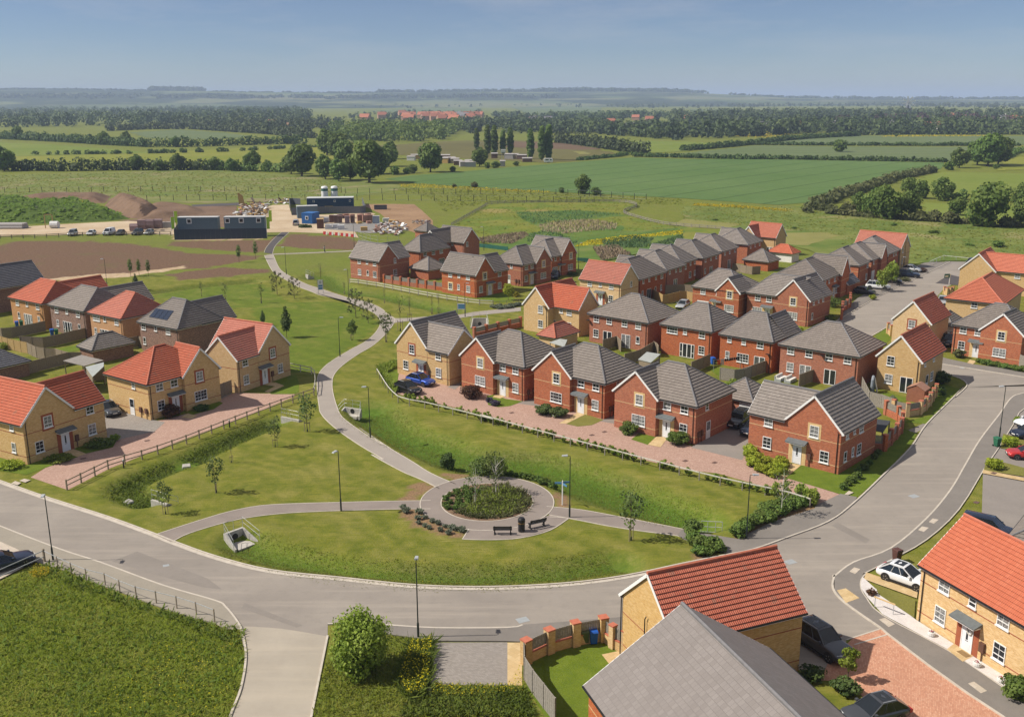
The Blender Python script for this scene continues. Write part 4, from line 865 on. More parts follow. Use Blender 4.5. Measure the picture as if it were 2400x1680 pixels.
House('R3', 'buff house with red gable and hipped wing at the end of the street, right edge', ('s7',1560,715,4.8), 143, -1, BUF, 'tile_terra', [(0,6.4,0,10,'v',7.9,'g','g'),(-9,0,1.2,7.4,'u',7.6,.8,'m')], Wn('H','s7',('w',1980,860)), {'H':('v',1.2)}, inset=.3, bands=False)
House('BLr', 'buff house with bright red pantile roof in front, its gable above the garden wall', (19.55,60.15), 202.7, -1, BUF, 'tile_red', [(0,10.1,0,6.7,'u',7.8,'g','g')], pipes=((10.2,6.7),(10.25,3.4)), th=.06)
House('BLs', 'brick house with wide flat tiled grey roof at the bottom of the picture', (4.45,51.4), 18.7, -1, RED, 'tile_flat', [(0,12.0,0,15,'v',8.8,'g','g')], th=.022, pipes=())
House('BR', 'buff brick cottage with orange pantile roof and wreath on its white door', (30.3,66.9), -68.8, 1, BUF, 'tile_terra', [(0,15,0,7.3,'u',7.9,'g','g')], Wn('F','r3',('w',475,455),('n',750,610),('w',1045,800),('w',430,770),('w',1000,1130),('d',690,990)), pipes=((.35,-.07),), th=.055)
# garages and outbuildings
def garage(key, label, A, U, sg, wall, roof, lu, lv, ax, hr=3.9, e0='h', e1='h', E=2.35, wins=(), inset=.25, kind='garage'):
 return House(key, label, A, U, sg, wall, roof, [(0, lu, 0, lv, ax, hr, e0, e1)], wins, kind=kind, cat='garage', inset=inset, bands=False, E=E, pipes=())
garage('LG', 'brown brick garage with hipped grey roof in the left gardens', ('s8',1440,1330,2.35), 140, -1, BRN, 'tile_grey', 4.0, 6.4, 'v')
garage('LG2', 'dark roofed garage at the left edge behind the front left house', ('s8',480,1490,2.35), 235, -1, BRN, 'tile_slate', 7, 5.6, 'u', 4.2)
garage('Yg', 'small buff garage with red hipped roof beside the tall buff house', ('e',1440,830,2.35), 139.5, -1, BUF, 'tile_red', 3.2, 5.8, 'v', 3.8)
garage('CG', 'red brick garage with white door behind the black car', ('r7',150,520,2.4), 138, -1, RED, 'tile_grey', 5.2, 5.4, 'u', 4.2, 'h', 'h', wins=Wn('F','r7',('gd',70,640)))
garage('P4', 'red brick garage with pyramid roof behind the pier and panel wall', ('s1',1560,935,2.35), 139, -1, RED, 'tile_grey', 5.7, 5.7, 'u', 4.5)
garage('P8', 'small red brick garage with pyramid roof nearest the building site', ('s1',1530,240,2.35), 140, -1, RED, 'tile_grey', 4.6, 5, 'u', 4.2)
garage('AG', 'red brick garage with pyramid roof behind the receding row', ('s4',2020,590,2.35), 139.5, -1, RED, 'tile_grey', 6, 5.4, 'u', 4.5)
M['render_white'] = plain('white_render', (.72,.71,.68), .8)
garage('AG2', 'white walled garage with red hipped roof behind the receding row', ('s6',330,365,2.35), 139.5, -1, 'render_white', 'tile_terra', 6, 4, 'u', 3.9)
garage('TG', 'low dark roofed garage between two houses on the long street', ('s6',1080,775,2.35), 139.5, -1, RED, 'tile_slate', 2.6, 5.5, 'v', 3.5, 'g', 'g')
garage('RG', 'small dark roofed garage left of the right hand red brick house', ('r8',1260,640,2.5), 139.5, -1, RED, 'tile_grey', 3.4, 5.5, 'v', 3.8, 'h', 'h', wins=Wn('F','r8',('gd',1215,740)))
_a, _b = W('u1',690,1320,2.5), W('u1',846,1125,2.5)
garage('BRG', 'grey roofed garage behind the cottage at the right picture edge', ('u1',690,1320,2.5), math.degrees(math.atan2(_b[1]-_a[1], _b[0]-_a[0])), -1, BUF, 'tile_grey', 7, 5.5, 'u', 4.0, 'h', 'h')
# solar panels on the pale grey roof
_h = HOUSES['L8']; _m = MB()
def _solar(z_, pts):
 tan = (8.0-4.8)/4.2; c = []
 for x, y in pts:
  d = ray(*q(z_, x, y)); n = np.array([-_h.v[0]*tan, -_h.v[1]*tan, 1.]); a = np.array([_h.A[0], _h.A[1], 4.8-HCAM]); k = (a@n)/(d@n); p = d*k
  c.append(((p[:2]-_h.A)@_h.u, _h.sg*((p[:2]-_h.A)@_h.v), p[2]+HCAM+.14))
 return c
_q = [np.array(p) for p in _solar('d', [(1002,412),(1125,436),(1170,374),(1050,357)])]
M['solar'] = new_mat('solar_panel', .12, .6)[0]; M['solar'].node_tree.nodes['Principled BSDF'].inputs['Base Color'].default_value = (.02,.03,.055,1)
for k in range(4):
 a, b = k/4+.01, (k+1)/4-.01; lo0, lo1 = _q[0]+(_q[1]-_q[0])*a, _q[0]+(_q[1]-_q[0])*b; hi0, hi1 = _q[3]+(_q[2]-_q[3])*a, _q[3]+(_q[2]-_q[3])*b
 mb = MB(); dn = np.array([0, 0, -.06]); mb.poly8([lo0+dn, lo1+dn, hi1+dn, hi0+dn, lo0, lo1, hi1, hi0]); mb.build('solar_panel', M['solar'], _h.root)
# wreath on the cottage door, satellite dishes, meter boxes by the side walls
def on_face(key, face, z_, x, y, off=.0):
 h = HOUSES[key]; c, z = h.hit(face, z_, x, y); ax, o = h.faces[face]
 return (h, h.P(c, o-off, z), 0. if h.sg > 0 else math.pi) if ax == 'v' else (h, h.P(o-off, c, z), -math.pi/2)
h, lc, rz = on_face('BR', 'F', 'r3', 720, 945, .07); mb = MB()
mb.tube([(.2*math.cos(a), -.03, .2*math.sin(a)) for a in np.linspace(0, 2*math.pi, 15)], .055, 6); mb.build('wreath', plain('grey_wreath', (.5,.48,.43), .9, var=.4, scale=20), h.root, lc, rz)
for key, face, z_, x, y in (('L5','F','s8',630,780),('M3','F','s5',1215,1280),('M4','F','s5',1985,1300),('M1','F','s3',310,1240),('Yh','F','s2',1505,1450)):
 h, lc, rz = on_face(key, face, z_, x, y, .0); mb = MB(); mb.tube([(0, 0, 0), (0, -.3, .1)], .02, 5)
 mb.lathe([(0, 0), (.2, .03), (.33, .09)], 12, c=(0, -.3, .1)); mb.build('satellite_dish', M['black'], h.root, lc, rz)
for key, face, z_, x, y in (('L2','S','d',950,1030),('L2','S','d',987,1040),('C3','S','r5',1310,1290),('C3','S','r5',1370,1270),('C4','S','r6',1385,1300),('C4','S','r6',1430,1270),('P6','F','s2',990,980),('P6','F','s2',1040,985),('C2','S','r4',1940,1030),('C2','S','r4',2010,1010)):
 h, lc, rz = on_face(key, face, z_, x, y, .0); mb = MB(); zz = lc[2]; mb.box(-.21, .21, -.2, -.005, .75, 1.4); mb.box(-.03, .03, -.1, -.04, 0, .75); mb.build('meter_box', M['meter'], h.root, (lc[0], lc[1], 0), rz)
# ------------------------------------------------------------------ fences and walls
def ang(a, b): return math.atan2(b[1]-a[1], b[0]-a[0])
_bm = {}
def box_mesh(key, mat, *b):
 if key not in _bm:
  m = MB()
  for x in b: m.box(*x)
  _bm[key] = m.mesh(key[0] if isinstance(key, tuple) else key, mat)
 return _bm[key]
def rail_fence(label, line, step, h, zs, pmat, rmat, pw=.1, rw=.045, rh=.1, name='rail_fence', group=None, cat='fence', zfun=gz, dz=0.):
 pts = resample(line, step); o = pts[0]
 r = empty(name, (o[0], o[1], 0), 0, label, cat, group)
 pm = box_mesh(('post', pmat, h, pw), M[pmat], (-pw/2, pw/2, -pw/2, pw/2, -.3, h))
 zz = [zfun(*p)+dz for p in pts]
 for i, p in enumerate(pts):
  a = ang(pts[max(i-1, 0)], pts[min(i+1, len(pts)-1)])
  link('post', pm, r, (p[0]-o[0], p[1]-o[1], zz[i]), a)
 for z in zs:
  m = MB()
  for i in range(len(pts)-1):
   a, b = pts[i], pts[i+1]; m.bar((a[0]-o[0], a[1]-o[1], zz[i]+z), (b[0]-o[0], b[1]-o[1], zz[i+1]+z), rw, rh)
  m.build('rail', M[rmat], r)
 return r
def board_fence(label, line, h=1.8, mat='wood', step=1.9, rails=False, group=None, name='board_fence'):
 pts = resample(line, step); o = pts[0]; r = empty(name, (o[0], o[1], 0), 0, label, 'fence', group)
 pm = box_mesh(('post', mat, h), M[mat], (-.05, .05, -.05, .05, -.2, h+.04))
 for i, p in enumerate(pts):
  link('post', pm, r, (p[0]-o[0], p[1]-o[1], 0), ang(pts[max(i-1, 0)], pts[min(i+1, len(pts)-1)]))
 for a, b in zip(pts[:-1], pts[1:]):
  L = math.hypot(b[0]-a[0], b[1]-a[1]); m = MB(); n = max(3, int(L/.15)); x = .055
  w_ = (L-.11)/n
  for k in range(n): m.box(x, x+w_-.008, -.012-.006*(k % 2), .012, .03, h-.03-.012*(k % 2)); x += w_
  m.box(.05, L-.05, .012, .05, .3, .38); m.box(.05, L-.05, .012, .05, h-.4, h-.32); m.box(.05, L-.05, -.03, .03, h-.03, h+.01)
  m.build('fence_panel', M[mat], r, (a[0]-o[0], a[1]-o[1], 0), ang(a, b))
 return r
def pier_wall(label, line, wall, cap, h=1.75, low=.75, step=2.4, panel='wood_grey', pier=.44, name='garden_wall', solid=False):
 pts = resample(line, step); o = pts[0]; r = empty(name, (o[0], o[1], 0), 0, label, 'wall')
 pm = MB(); q_ = pier/2
 for x0, x1, y0, y1 in ((-q_, q_, -q_, q_),): pm.box(x0, x1, y0, y1, -.2, h)
 pme = pm.mesh('pier', M[wall]); cm = MB(); cm.box(-q_-.03, q_+.03, -q_-.03, q_+.03, h, h+.09); cme = cm.mesh('pier_cap', M[cap])
 for i, p in enumerate(pts):
  pp = link('pier', pme, r, (p[0]-o[0], p[1]-o[1], 0), ang(pts[max(i-1, 0)], pts[min(i+1, len(pts)-1)])); link('pier_cap', cme, pp)
 for a, b in zip(pts[:-1], pts[1:]):
  L = math.hypot(b[0]-a[0], b[1]-a[1]); lc = (a[0]-o[0], a[1]-o[1], 0); an = ang(a, b)
  m = MB(); m.box(q_, L-q_, -.11, .11, -.2, low if not solid else h-.1); w_ = m.build('brick_panel', M[wall], r, lc, an)
  m = MB(); zc = low if not solid else h-.1; m.box(q_, L-q_, -.13, .13, zc, zc+.07); m.build('coping', M[cap], w_)
  if not solid:
   m = MB(); n = max(3, int((L-pier)/.13)); ww = (L-pier)/n
   for k in range(n): m.box(q_+k*ww+.012, q_+(k+1)*ww-.012, -.02, .015, low+.12, h-.08)
   m.box(q_, L-q_, .015, .05, low+.25, low+.32); m.box(q_, L-q_, .015, .05, h-.3, h-.23)
   m.build('timber_panel', M[panel], r, lc, an)
 return r
rail_fence('brown timber post and rail fence along the left ditch', ML(('h',[(372,350)]),('d',[(745,1428),(1010,1352),(1250,1266),(1475,1175),(1690,1090),(1885,1018),(1985,985),(2112,938)])), 1.95, 1.12, (.5, .98), 'wood', 'wood', .12)
rail_fence('pale rail fence climbing beside the path behind the two gabled buff house', ML(('d',[(2112,938),(2122,880),(2118,800),(1950,765)])), 2.2, 1.1, (.5, 1.0), 'wood_white', 'wood_white', .1)
rail_fence('long pale single rail fence between the hedge plants and the wide ditch', smooth(ML(('e',[(240,1085),(365,1262),(560,1312),(830,1378),(1030,1432)]),('i',[(930,105),(1250,195),(1710,318),(2235,458)]),('j',[(235,822),(525,885),(700,922),(855,972)])), 3), 2.35, .95, (.88,), 'wood_grey', 'wood_white', .09, .09, .1)
rail_fence('white two rail fence below the middle cluster of brick houses', ML(('s1',[(150,1172),(435,1218)]),('u7',[(475,57),(660,92),(845,130),(1045,170),(1345,222),(1660,272),(1875,282)])), 2.6, 1.1, (.45, .92), 'wood_grey', 'wood_white', .12, .05, .16)
rail_fence('brown low rail fence by the silver leaved shrubs', ML(('s2',[(580,1430),(1060,1395)])), 1.4, .9, (.8,), 'wood', 'wood', .06, .04, .05)
rail_fence('grey timber rail curving round the pond meadow', smooth(ML(('b',[(740,1092),(950,972),(1010,948),(1300,938),(1850,932),(1990,960),(1895,1002),(2000,1042),(2150,1080),(2296,1097)]),('c',[(275,1118)])), 4), 2.6, 1.15, (.5, 1.0), 'wood_grey', 'wood_grey', .16, .07, .2)
rail_fence('brown rail fence in front of the parked vans at the building site', ML(('u4',[(-300,662),(0,655),(500,648),(840,630),(1050,620),(2190,612)])), 3.2, 1.15, (.55, 1.0), 'wood', 'wood', .2, .06, .16)
rail_fence('rusty rail fence at the corner of the rough grass, bottom left', ML(('u5',[(-500,1030),(145,800),(805,440)])), 5.0, 1.25, (.55, 1.1), 'wood', 'galv_dull', .14, .05, .06)
rail_fence('sagging wire fence with thin posts between rough grass and pavement', ML(('u5',[(805,440),(1215,640),(1600,800),(2010,890)]),('h',[(695,940),(825,972),(985,1012),(1065,1035),(1190,1085)])), 2.1, 1.15, (1.08,), 'wood', 'galv', .07, .035, .045)
def mesh_fence(label, line, step=5.2, h=2.3, name='security_fence'):
 return rail_fence(label, line, step, h, (h-.1, .3), 'black', 'galv_dull', .16, .05, .05, name)
mesh_fence('dark posted security fence, the upper of two across the site meadow', ML(('a',[(-100,880),(0,868),(1100,858),(2296,858)]),('b',[(0,872),(1500,880),(2050,915)])))
mesh_fence('dark posted security fence, the lower of two behind the building site', ML(('a',[(900,922),(1500,918),(2296,915)]),('b',[(0,915),(900,925),(1700,935)])))
rail_fence('galvanised mesh fence behind the dark gravel yard', ML(('u2',[(1150,800),(1300,850),(1450,870),(1690,860)])), 3.2, 2.0, (.15, 1.0, 1.95), 'galv_dull', 'galv', .06, .04, .04, 'site_fence')
pier_wall('red brick pier wall with grey timber panels between two houses', ML(('s1',[(770,1170),(1835,1320)])), RED, 'ridge_red')
pier_wall('brick pier wall with timber panels beside the tall buff house', ML(('e',[(895,838),(1205,765)])), RED, 'ridge_red', step=2.6)
pier_wall('buff brick curved garden wall around the brown shed', ML(('g',[(1415,1345),(1490,1372),(1590,1358),(1650,1310),(1700,1235)])), BUF, 'ridge_red', step=2.3)
pier_wall('red brick yard wall beside the corner house with dark roofed shelter', ML(('r7',[(1640,1170),(1890,1205),(2020,1080),(2130,950)])), RED, 'ridge_red', step=2.5, h=1.9)
pier_wall('short red brick pier wall by the grey boarded fence', ML(('r7',[(2130,950),(2150,830),(2050,745),(1925,700)])), RED, 'ridge_red', step=2.2, h=1.8)
pier_wall('red brick pier wall by the hedge of the large gabled house', ML(('s6',[(985,1260),(1000,1130),(1100,1120),(1100,1030)])), RED, 'ridge_red', step=2.4, h=1.9)
pier_wall('buff brick garden wall with red caps enclosing the three bins', ML(('k',[(110,1165),(355,1048),(560,1010),(700,985)])), BUF, 'ridge_red', step=2.45, pier=.6, h=1.85)
pier_wall('buff brick wall stub stepping up to the red roofed house', ML(('k',[(700,985),(800,1065),(870,1090)])), BUF, 'ridge_red', step=1.35, h=1.8)
pier_wall('buff brick planter wall with red cacti by the hipped red house', ML(('s7',[(530,1180),(590,1215),(700,1180)])), BUF, 'ridge_red', step=1.6, h=1.5)
pier_wall('buff brick wall left of the rear buff gabled house', ML(('r8',[(430,760),(470,790)])), BUF, 'ridge_red', step=1.4, h=1.8)
for lb, ln, kw in (
 ('grey boarded fence curving down to the bottom edge, beside the weeds', ML(('k',[(92,1180),(95,1310),(215,1470),(330,1620)])), dict(mat='wood_grey')),
 ('timber garden fence in front of the second left house', ML(('s8',[(-200,1125),(90,1172),(320,1130),(540,1090),(720,1045)])), {}),
 ('timber garden fence in front of the brown brick house', ML(('s8',[(330,1300),(720,1312),(940,1265),(1140,1210),(1360,1160)])), {}),
 ('new yellow timber fence crossing the left gardens', ML(('s8',[(-200,1230),(130,1330),(280,1365),(440,1400)])), dict(mat='wood_new')),
 ('timber fence with exposed rails sloping through the left gardens', ML(('s8',[(440,1400),(600,1480),(770,1500),(905,1500),(1060,1560),(1290,1560)])), dict(mat='wood')),
 ('timber fence beside the grey pergola in the left gardens', ML(('r1',[(380,330),(600,270),(930,190)])), dict(mat='wood')),
 ('timber fence joining the hipped and the gabled buff houses', ML(('d',[(1462,960),(1560,920)])), dict(mat='wood')),
 ('timber fence behind the brown brick garage', ML(('s8',[(1990,1330),(2180,1290),(2277,1330)])), dict(mat='wood')),
 ('timber fence dividing the gardens of the brick pair and the shed', ML(('r5',[(1190,310),(1430,240),(1500,330)])), dict(mat='wood')),
 ('long timber fence between the middle gardens', ML(('r5',[(1560,560),(1800,500),(2080,330),(2140,420)])), dict(mat='wood')),
 ('timber fence behind the hipped roof of the bush fronted house', ML(('r6',[(1270,380),(1560,250)])), dict(mat='wood')),
 ('grey timber fence below the washing line lawn', ML(('r6',[(1720,470),(2040,520),(2210,440)])), dict(mat='wood_grey')),
 ('timber fence running up to the wide brick pair', ML(('g',[(390,1130),(590,1060)])), dict(mat='wood')),
 ('timber fence between the wide pair and the rattan garden sofas', ML(('g',[(780,1170),(910,1120)])), dict(mat='wood')),
 ('grey timber fence between car and hedge beside the corner house', ML(('r6',[(1800,1080),(2000,940)])), dict(mat='wood_grey')),
 ('pale grey fence between the narrow buff house and the black shelter', ML(('g',[(1200,1185),(1250,1290),(1365,1318),(1400,1335)])), dict(mat='wood_grey')),
 ('grey timber fence at the right edge beside the brick house', ML(('r8',[(2065,1165),(2200,1230)])), dict(mat='wood_grey')),
 ('timber fence behind the receding row, nearest the silver car', ML(('s3',[(1440,830),(1650,950),(1990,860),(2200,900)])), dict(mat='wood_new')),
 ('shaded timber fence behind the receding row of brick houses', ML(('s3',[(1680,760),(1960,740),(2200,760)])), dict(mat='wood')),
 ('timber fence with posts by the pyramid roofed garage', ML(('s4',[(1530,720),(1650,740),(1770,770),(1900,760)])), dict(mat='wood')),
 ('low timber fence behind the pier wall garden', ML(('s1',[(1380,1090),(1790,1040)])), dict(mat='wood'))):
 board_fence(lb, ln, **kw)
# ------------------------------------------------------------------ street lamps
def make_lamp():
 r = empty('street_lamp', (0, 0, 0))
 m = MB(); m.lathe([(.0, 0), (.085, 0), (.085, 1.15), (.05, 1.3), (.038, 6.0), (0, 6.0)], 8); m.build('pole', M['green_black'], r)
 m = MB(); m.tube([(0, 0, 5.9), (0, 0, 6.1), (-.25, 0, 6.14)], .03, 6); m.build('bracket', M['green_black'], r)
 m = MB(); m.poly8([(-.78,-.12,6.1),(-.22,-.16,6.1),(-.22,.16,6.1),(-.78,.12,6.1),(-.74,-.1,6.18),(-.24,-.14,6.22),(-.24,.14,6.22),(-.74,.1,6.18)]); m.build('lamp_head', M['galv'], r)
 return r
LP = None
LAMPS = [(('h',295,742),100,'beside the rough grass on the left edge'),(('h',1890,466),60,'where the lower left footpath crosses the lawn'),(('i',195,216),0,'by the curving path near the white railing'),(('i',518,1562),-90,'at the bottom pavement beside the big bush'),
 (('i',1535,752),0,'next to the round planting bed'),(('j',428,1188),180,'in front of the low hedge by the road bend'),(('j',2130,502),0,'with a green bin at its foot'),(('u7',85,878),180,'beside the narrow path right of the big lawn'),
 (('u7',190,225),0,'below the white two rail fence'),(('u7',1548,412),180,'next to the green information board'),(('u6',545,636),0,'above the fork near the new tarmac path'),(('d',722,215),0,'standing on the bare soil at left'),
 (('s2',415,440),0,'in front of the pale reeds'),(('s2',2112,780),180,'at the right end of the middle brick cluster'),(('s6',1768,812),180,'between parked cars on the long street'),(('u2',1092,920),0,'by the red and white barriers'),(('s6',1825,560),180,'at the end wall of the far buff house')]
for i, (p, a, lb) in enumerate(LAMPS):
 loc = W(*p); loc = (loc[0], loc[1], gz(loc[0], loc[1]) if loc[1] < 200 else 0)
 if LP is None: LP = make_lamp(); o = LP; o.location = loc; o.rotation_euler = (0, 0, R(a))
 else: o = copy_tree(LP, loc, R(a))
 tag(o, 'dark green street lamp '+lb, 'street lamp', 'dark green street lamps')
# ------------------------------------------------------------------ benches, litter bin, signs, bins, pots
def make_bench():
 r = empty('park_bench', (0, 0, 0))
 m = MB()
 for y in (-.2, -.06, .08): m.box(-.85, .85, y, y+.12, .42, .46)
 m.build('seat', M['black'], r); m = MB()
 for z in (.58, .74): m.poly8([(-.85,.25+(z-.45)*.2,z),(.85,.25+(z-.45)*.2,z),(.85,.29+(z-.45)*.2,z),(-.85,.29+(z-.45)*.2,z),(-.85,.27+(z-.45)*.2,z+.13),(.85,.27+(z-.45)*.2,z+.13),(.85,.31+(z-.45)*.2,z+.13),(-.85,.31+(z-.45)*.2,z+.13)])
 m.build('backrest', M['black'], r)
 for s_ in (-1, 1):
  m = MB(); x = s_*.72; m.box(x-.06, x+.06, -.25, .28, .0, .07); m.box(x-.05, x+.05, -.1, .1, .07, .42); m.bar((x, .12, .4), (x, .36, .9), .07, .05); m.build('leg', M['black'], r)
 return r
b1 = make_bench(); b1.location = W('i',1085,862,.04); b1.rotation_euler = (0, 0, R(180)); tag(b1, 'black park bench left of the litter bin', 'bench', 'black park benches')
b2 = copy_tree(b1, W('i',1315,815,.04), R(207)); tag(b2, 'black park bench right of the litter bin, turned to the round bed', 'bench', 'black park benches')
r = empty('litter_bin', W('i',1212,845,.04), 0, 'black domed litter bin between the two park benches', 'litter bin')
m = MB(); m.lathe([(0, 0), (.3, 0), (.31, .06), (.31, .86), (.33, .9)], 14); m.build('body', M['black'], r)
m = MB(); m.lathe([(.33, .9), (.34, 1.0), (.33, 1.2), (.24, 1.33), (0, 1.36)], 14); m.build('hood', M['black'], r)
m = MB(); m.lathe([(.315, .8), (.318, .84), (.315, .88)], 14); m.build('band', plain('bronze_band', (.3,.17,.05), .4), r)
def text(name, body, size, mat, parent, loc, rot, ext=.004):
 c = bpy.data.curves.new(name, 'FONT'); c.body = body; c.size = size; c.align_x = 'CENTER'; c.align_y = 'CENTER'; c.extrude = ext; c.materials.append(mat)
 o = bpy.data.objects.new(name, c); COL.objects.link(o); o.parent = parent; o.location = loc; o.rotation_euler = rot; return o
M['sign_blue'] = plain('sign_blue', (.10,.25,.42), .5); M['sign_green'] = plain('sign_green', (.03,.12,.09), .5); M['lime'] = plain('lime_banner', (.42,.62,.05), .7)
r = empty('fingerpost', W('i',1487,668), 0, 'white fingerpost with blue arms beside the round path', 'signpost')
m = MB(); m.lathe([(0, 0), (.06, 0), (.06, 2.5), (0, 2.55)], 8); m.build('post', M['white'], r)
for a, x0 in ((10, .08), (172, .08), (-60, .08)):
 m = MB(); m.poly8([(x0,-.02,2.2),(.75,-.02,2.22),(.75,.02,2.22),(x0,.02,2.2),(x0,-.02,2.42),(.75,-.02,2.4),(.75,.02,2.4),(x0,.02,2.42)]); m.build('arm', M['sign_blue'], r, (0, 0, -.06*(a > 100)-.12*(a < 0)), R(a))
def board(label, p, rz, w_, h_, z0, face, name='information_board'):
 r = empty(name, W(*p), R(rz), label, 'sign')
 for s_ in (-1, 1):
  m = MB(); m.box(s_*w_/2-.04, s_*w_/2+.04, -.04, .04, 0, z0+h_+.05); m.build('post', M['galv_dull'], r)
 m = MB(); m.box(-w_/2+.04, w_/2-.04, -.03, .03, z0, z0+h_); m.build('panel', M['white'], r)
 for (x0, x1, za, zb, mt) in face:
  m = MB(); m.box(x0, x1, -.036, -.03, za, zb); m.build('print', M[mt], r)
 return r
board('white and blue park notice board standing on the path edge', ('u6',1162,980), 15, 1.0, 2.0, .75, [(-.4,.4,.85,1.3,'sign_blue'),(-.4,.4,1.4,1.8,'sign_blue'),(-.25,.25,2.0,2.6,'galv')])
board('green framed information board by the lamp near the footbridge', ('u7',1505,375), -5, 1.5, 1.1, .8, [(-.6,.6,.9,1.8,'sign_blue')])
r = empty('estate_sign', W('s7',630,985), R(10), 'dark green sale sign on white post by the long street', 'sign')
m = MB(); m.box(-.06, .06, -.05, .05, 0, 2.3); m.build('post', M['white'], r); m = MB(); m.box(-1.3, -.06, -.03, .03, 1.4, 2.25); m.build('panel', M['sign_green'], r)
m = MB(); m.box(-1.15, -.4, -.036, -.03, 1.6, 1.9); m.build('print', M['white'], r)
def make_bin(col, lid):
 r = empty('wheelie_bin', (0, 0, 0)); m = MB()
 m.poly8([(-.23,-.25,.08),(.23,-.25,.08),(.23,.22,.08),(-.23,.22,.08),(-.29,-.33,.98),(.29,-.33,.98),(.29,.34,.98),(-.29,.34,.98)]); m.build('body', col, r)
 m = MB(); m.poly8([(-.31,-.37,.98),(.31,-.37,.98),(.31,.38,.98),(-.31,.38,.98),(-.27,-.3,1.06),(.27,-.3,1.06),(.27,.36,1.09),(-.27,.36,1.09)]); m.build('lid', lid, r)
 for s_ in (-1, 1):
  m = MB(); m.tube([(s_*.26, .27, .1), (s_*.31, .27, .1)], .1, 8); m.build('wheel', M['tyre'], r)
 m = MB(); m.tube([(-.26, .4, 1.0), (.26, .4, 1.0)], .02, 5); m.build('handle', M['black'], r)
 return r
BC = {k: plain('bin_plastic_'+k, c, .5) for k, c in dict(green=(.025,.13,.07), blue=(.02,.10,.42), brown=(.10,.045,.035), black=(.03,.03,.033), olive=(.09,.12,.05)).items()}
BP = {k: None for k in BC}
for k, p, a, lb in (('green',('j',2112,562),20,'green wheelie bin at the foot of the street lamp'),('brown',('l',968,428),200,'brown wheelie bin behind the white car'),('black',('k',490,1008),5,'black wheelie bin, left one of three by the garden gate'),
  ('olive',('k',560,1000),5,'olive green wheelie bin between black and blue ones'),('blue',('k',625,1005),8,'blue wheelie bin, right one of three by the garden gate'),('blue',('s8',270,985),30,'blue wheelie bin against the orange brick house'),
  ('green',('s8',340,975),30,'green wheelie bin beside a blue one at the orange brick house'),('blue',('s8',820,1110),30,'blue wheelie bin in front of the brown brick house'),('green',('s8',890,1110),30,'green wheelie bin in front of the brown brick house'),
  ('blue',('r6',1610,225),20,'blue wheelie bin between two brick houses above the lawn')):
 loc = W(*p, KZ if k in ('brown',) or p[0] == 'j' else .02)
 if BP[k] is None: BP[k] = make_bin(BC[k], BC[k]); o = BP[k]; o.location = loc; o.rotation_euler = (0, 0, R(a))
 else: o = copy_tree(BP[k], loc, R(a))
 tag(o, lb, 'wheelie bin', 'wheelie bins')
PP = None
for p, lb in ((('r3',340,985),'white planter with pale flowers left of the wreath door'),(('r3',782,1280),'white planter with pink flowers right of the slab path'),(('r3',1015,1432),'white planter nearest the corner bush, bottom right')):
 loc = W(*p, .116)
 if PP is None:
  PP = empty('flower_pot', loc); m = MB(); m.lathe([(0, 0), (.2, 0), (.27, .12), (.26, .3), (.22, .33), (.2, .27), (0, .27)], 12); m.build('pot', M['render_white'], PP)
  m = MB()
  for k in range(14): a = rnd.random()*6.28; rr = rnd.random()*.17; m.lathe([(0, .05), (.05, .02), (0, -.03)], 5, c=(rr*math.cos(a), rr*math.sin(a), .33+.06*rnd.random()))
  m.build('flowers', plain('pink_flowers', (.35,.1,.12), .9), PP); o = PP
 else: o = copy_tree(PP, loc, 1.)
 tag(o, lb, 'planter', 'white planters')
m = MB(); m.box(-.42, .42, -.25, .25, 0, .02); o = m.build('door_mat', plain('coir_mat', (.25,.16,.07), .95), None, W('r3',655,1158,.13), R(-68.8)); tag(o, 'brown mat in front of the wreath door', 'mat')
BL_ = None
for p, lb in ((('d',1545,1152),'black bollard light by the middle of the left fence'),(('d',833,1425),'black bollard light nearest the road on the left drive')):
 if BL_ is None:
  BL_ = empty('bollard_light', W(*p)); m = MB(); m.lathe([(0, 0), (.08, 0), (.08, .8), (.0, .8)], 8); m.build('body', M['black'], BL_); m = MB(); m.lathe([(.085, .8), (.085, .95), (0, 1.0)], 8); m.build('cap', M['galv'], BL_); o = BL_
 else: o = copy_tree(BL_, W(*p))
 tag(o, lb, 'bollard', 'bollard lights')
# sheds, shelters and garden things
def flat_shelter(label, pts, h, mat, name='garden_shelter', rise=.35, legs=True, walls=None):
 o = np.mean([W(*p, h)[:2] for p in pts], 0); r = empty(name, (o[0], o[1], 0), 0, label, 'shelter'); P_ = [np.array(W(*p, h)[:2])-o for p in pts]
 m = MB(); n = len(P_); lo = [(p[0], p[1], h+(rise if i < 2 else 0)) for i, p in enumerate(P_)]; hi = [(a, b, c+.08) for a, b, c in lo]
 if n == 4: m.poly8(lo+hi)
 m.build('roof', mat, r)
 for i, p in enumerate(P_):
  m = MB(); p = p*.93; m.box(p[0]-.06, p[0]+.06, p[1]-.06, p[1]+.06, 0, h+(rise if i < 2 else 0)); m.build('post', M['wood'], r)
 for a, b in walls or ():
  m = MB(); A_, B_ = P_[a]*.93, P_[b]*.93; m.bar((A_[0], A_[1], h/2), (B_[0], B_[1], h/2), .06, h-.1); m.build('side_panel', M['wood'], r)
 return r
M['felt'] = plain('grey_roof_felt', (.24,.22,.20), .95); M['poly'] = plain('pale_polycarbonate', (.36,.38,.36), .4); M['felt_black'] = plain('black_roof_felt', (.05,.052,.058), .8)
flat_shelter('dark timber pergola with flat grey roof in the left gardens', [('r1',1100,105),('r1',1400,178),('r1',1135,222),('r1',850,150)], 2.4, M['felt'], walls=[(1,2)])
flat_shelter('pale roofed lean-to beside the hipped buff house', [('r1',1400,205),('r1',1400,260),('r1',1245,370),('r1',1150,235)], 2.3, M['poly'], walls=[(2,3)])
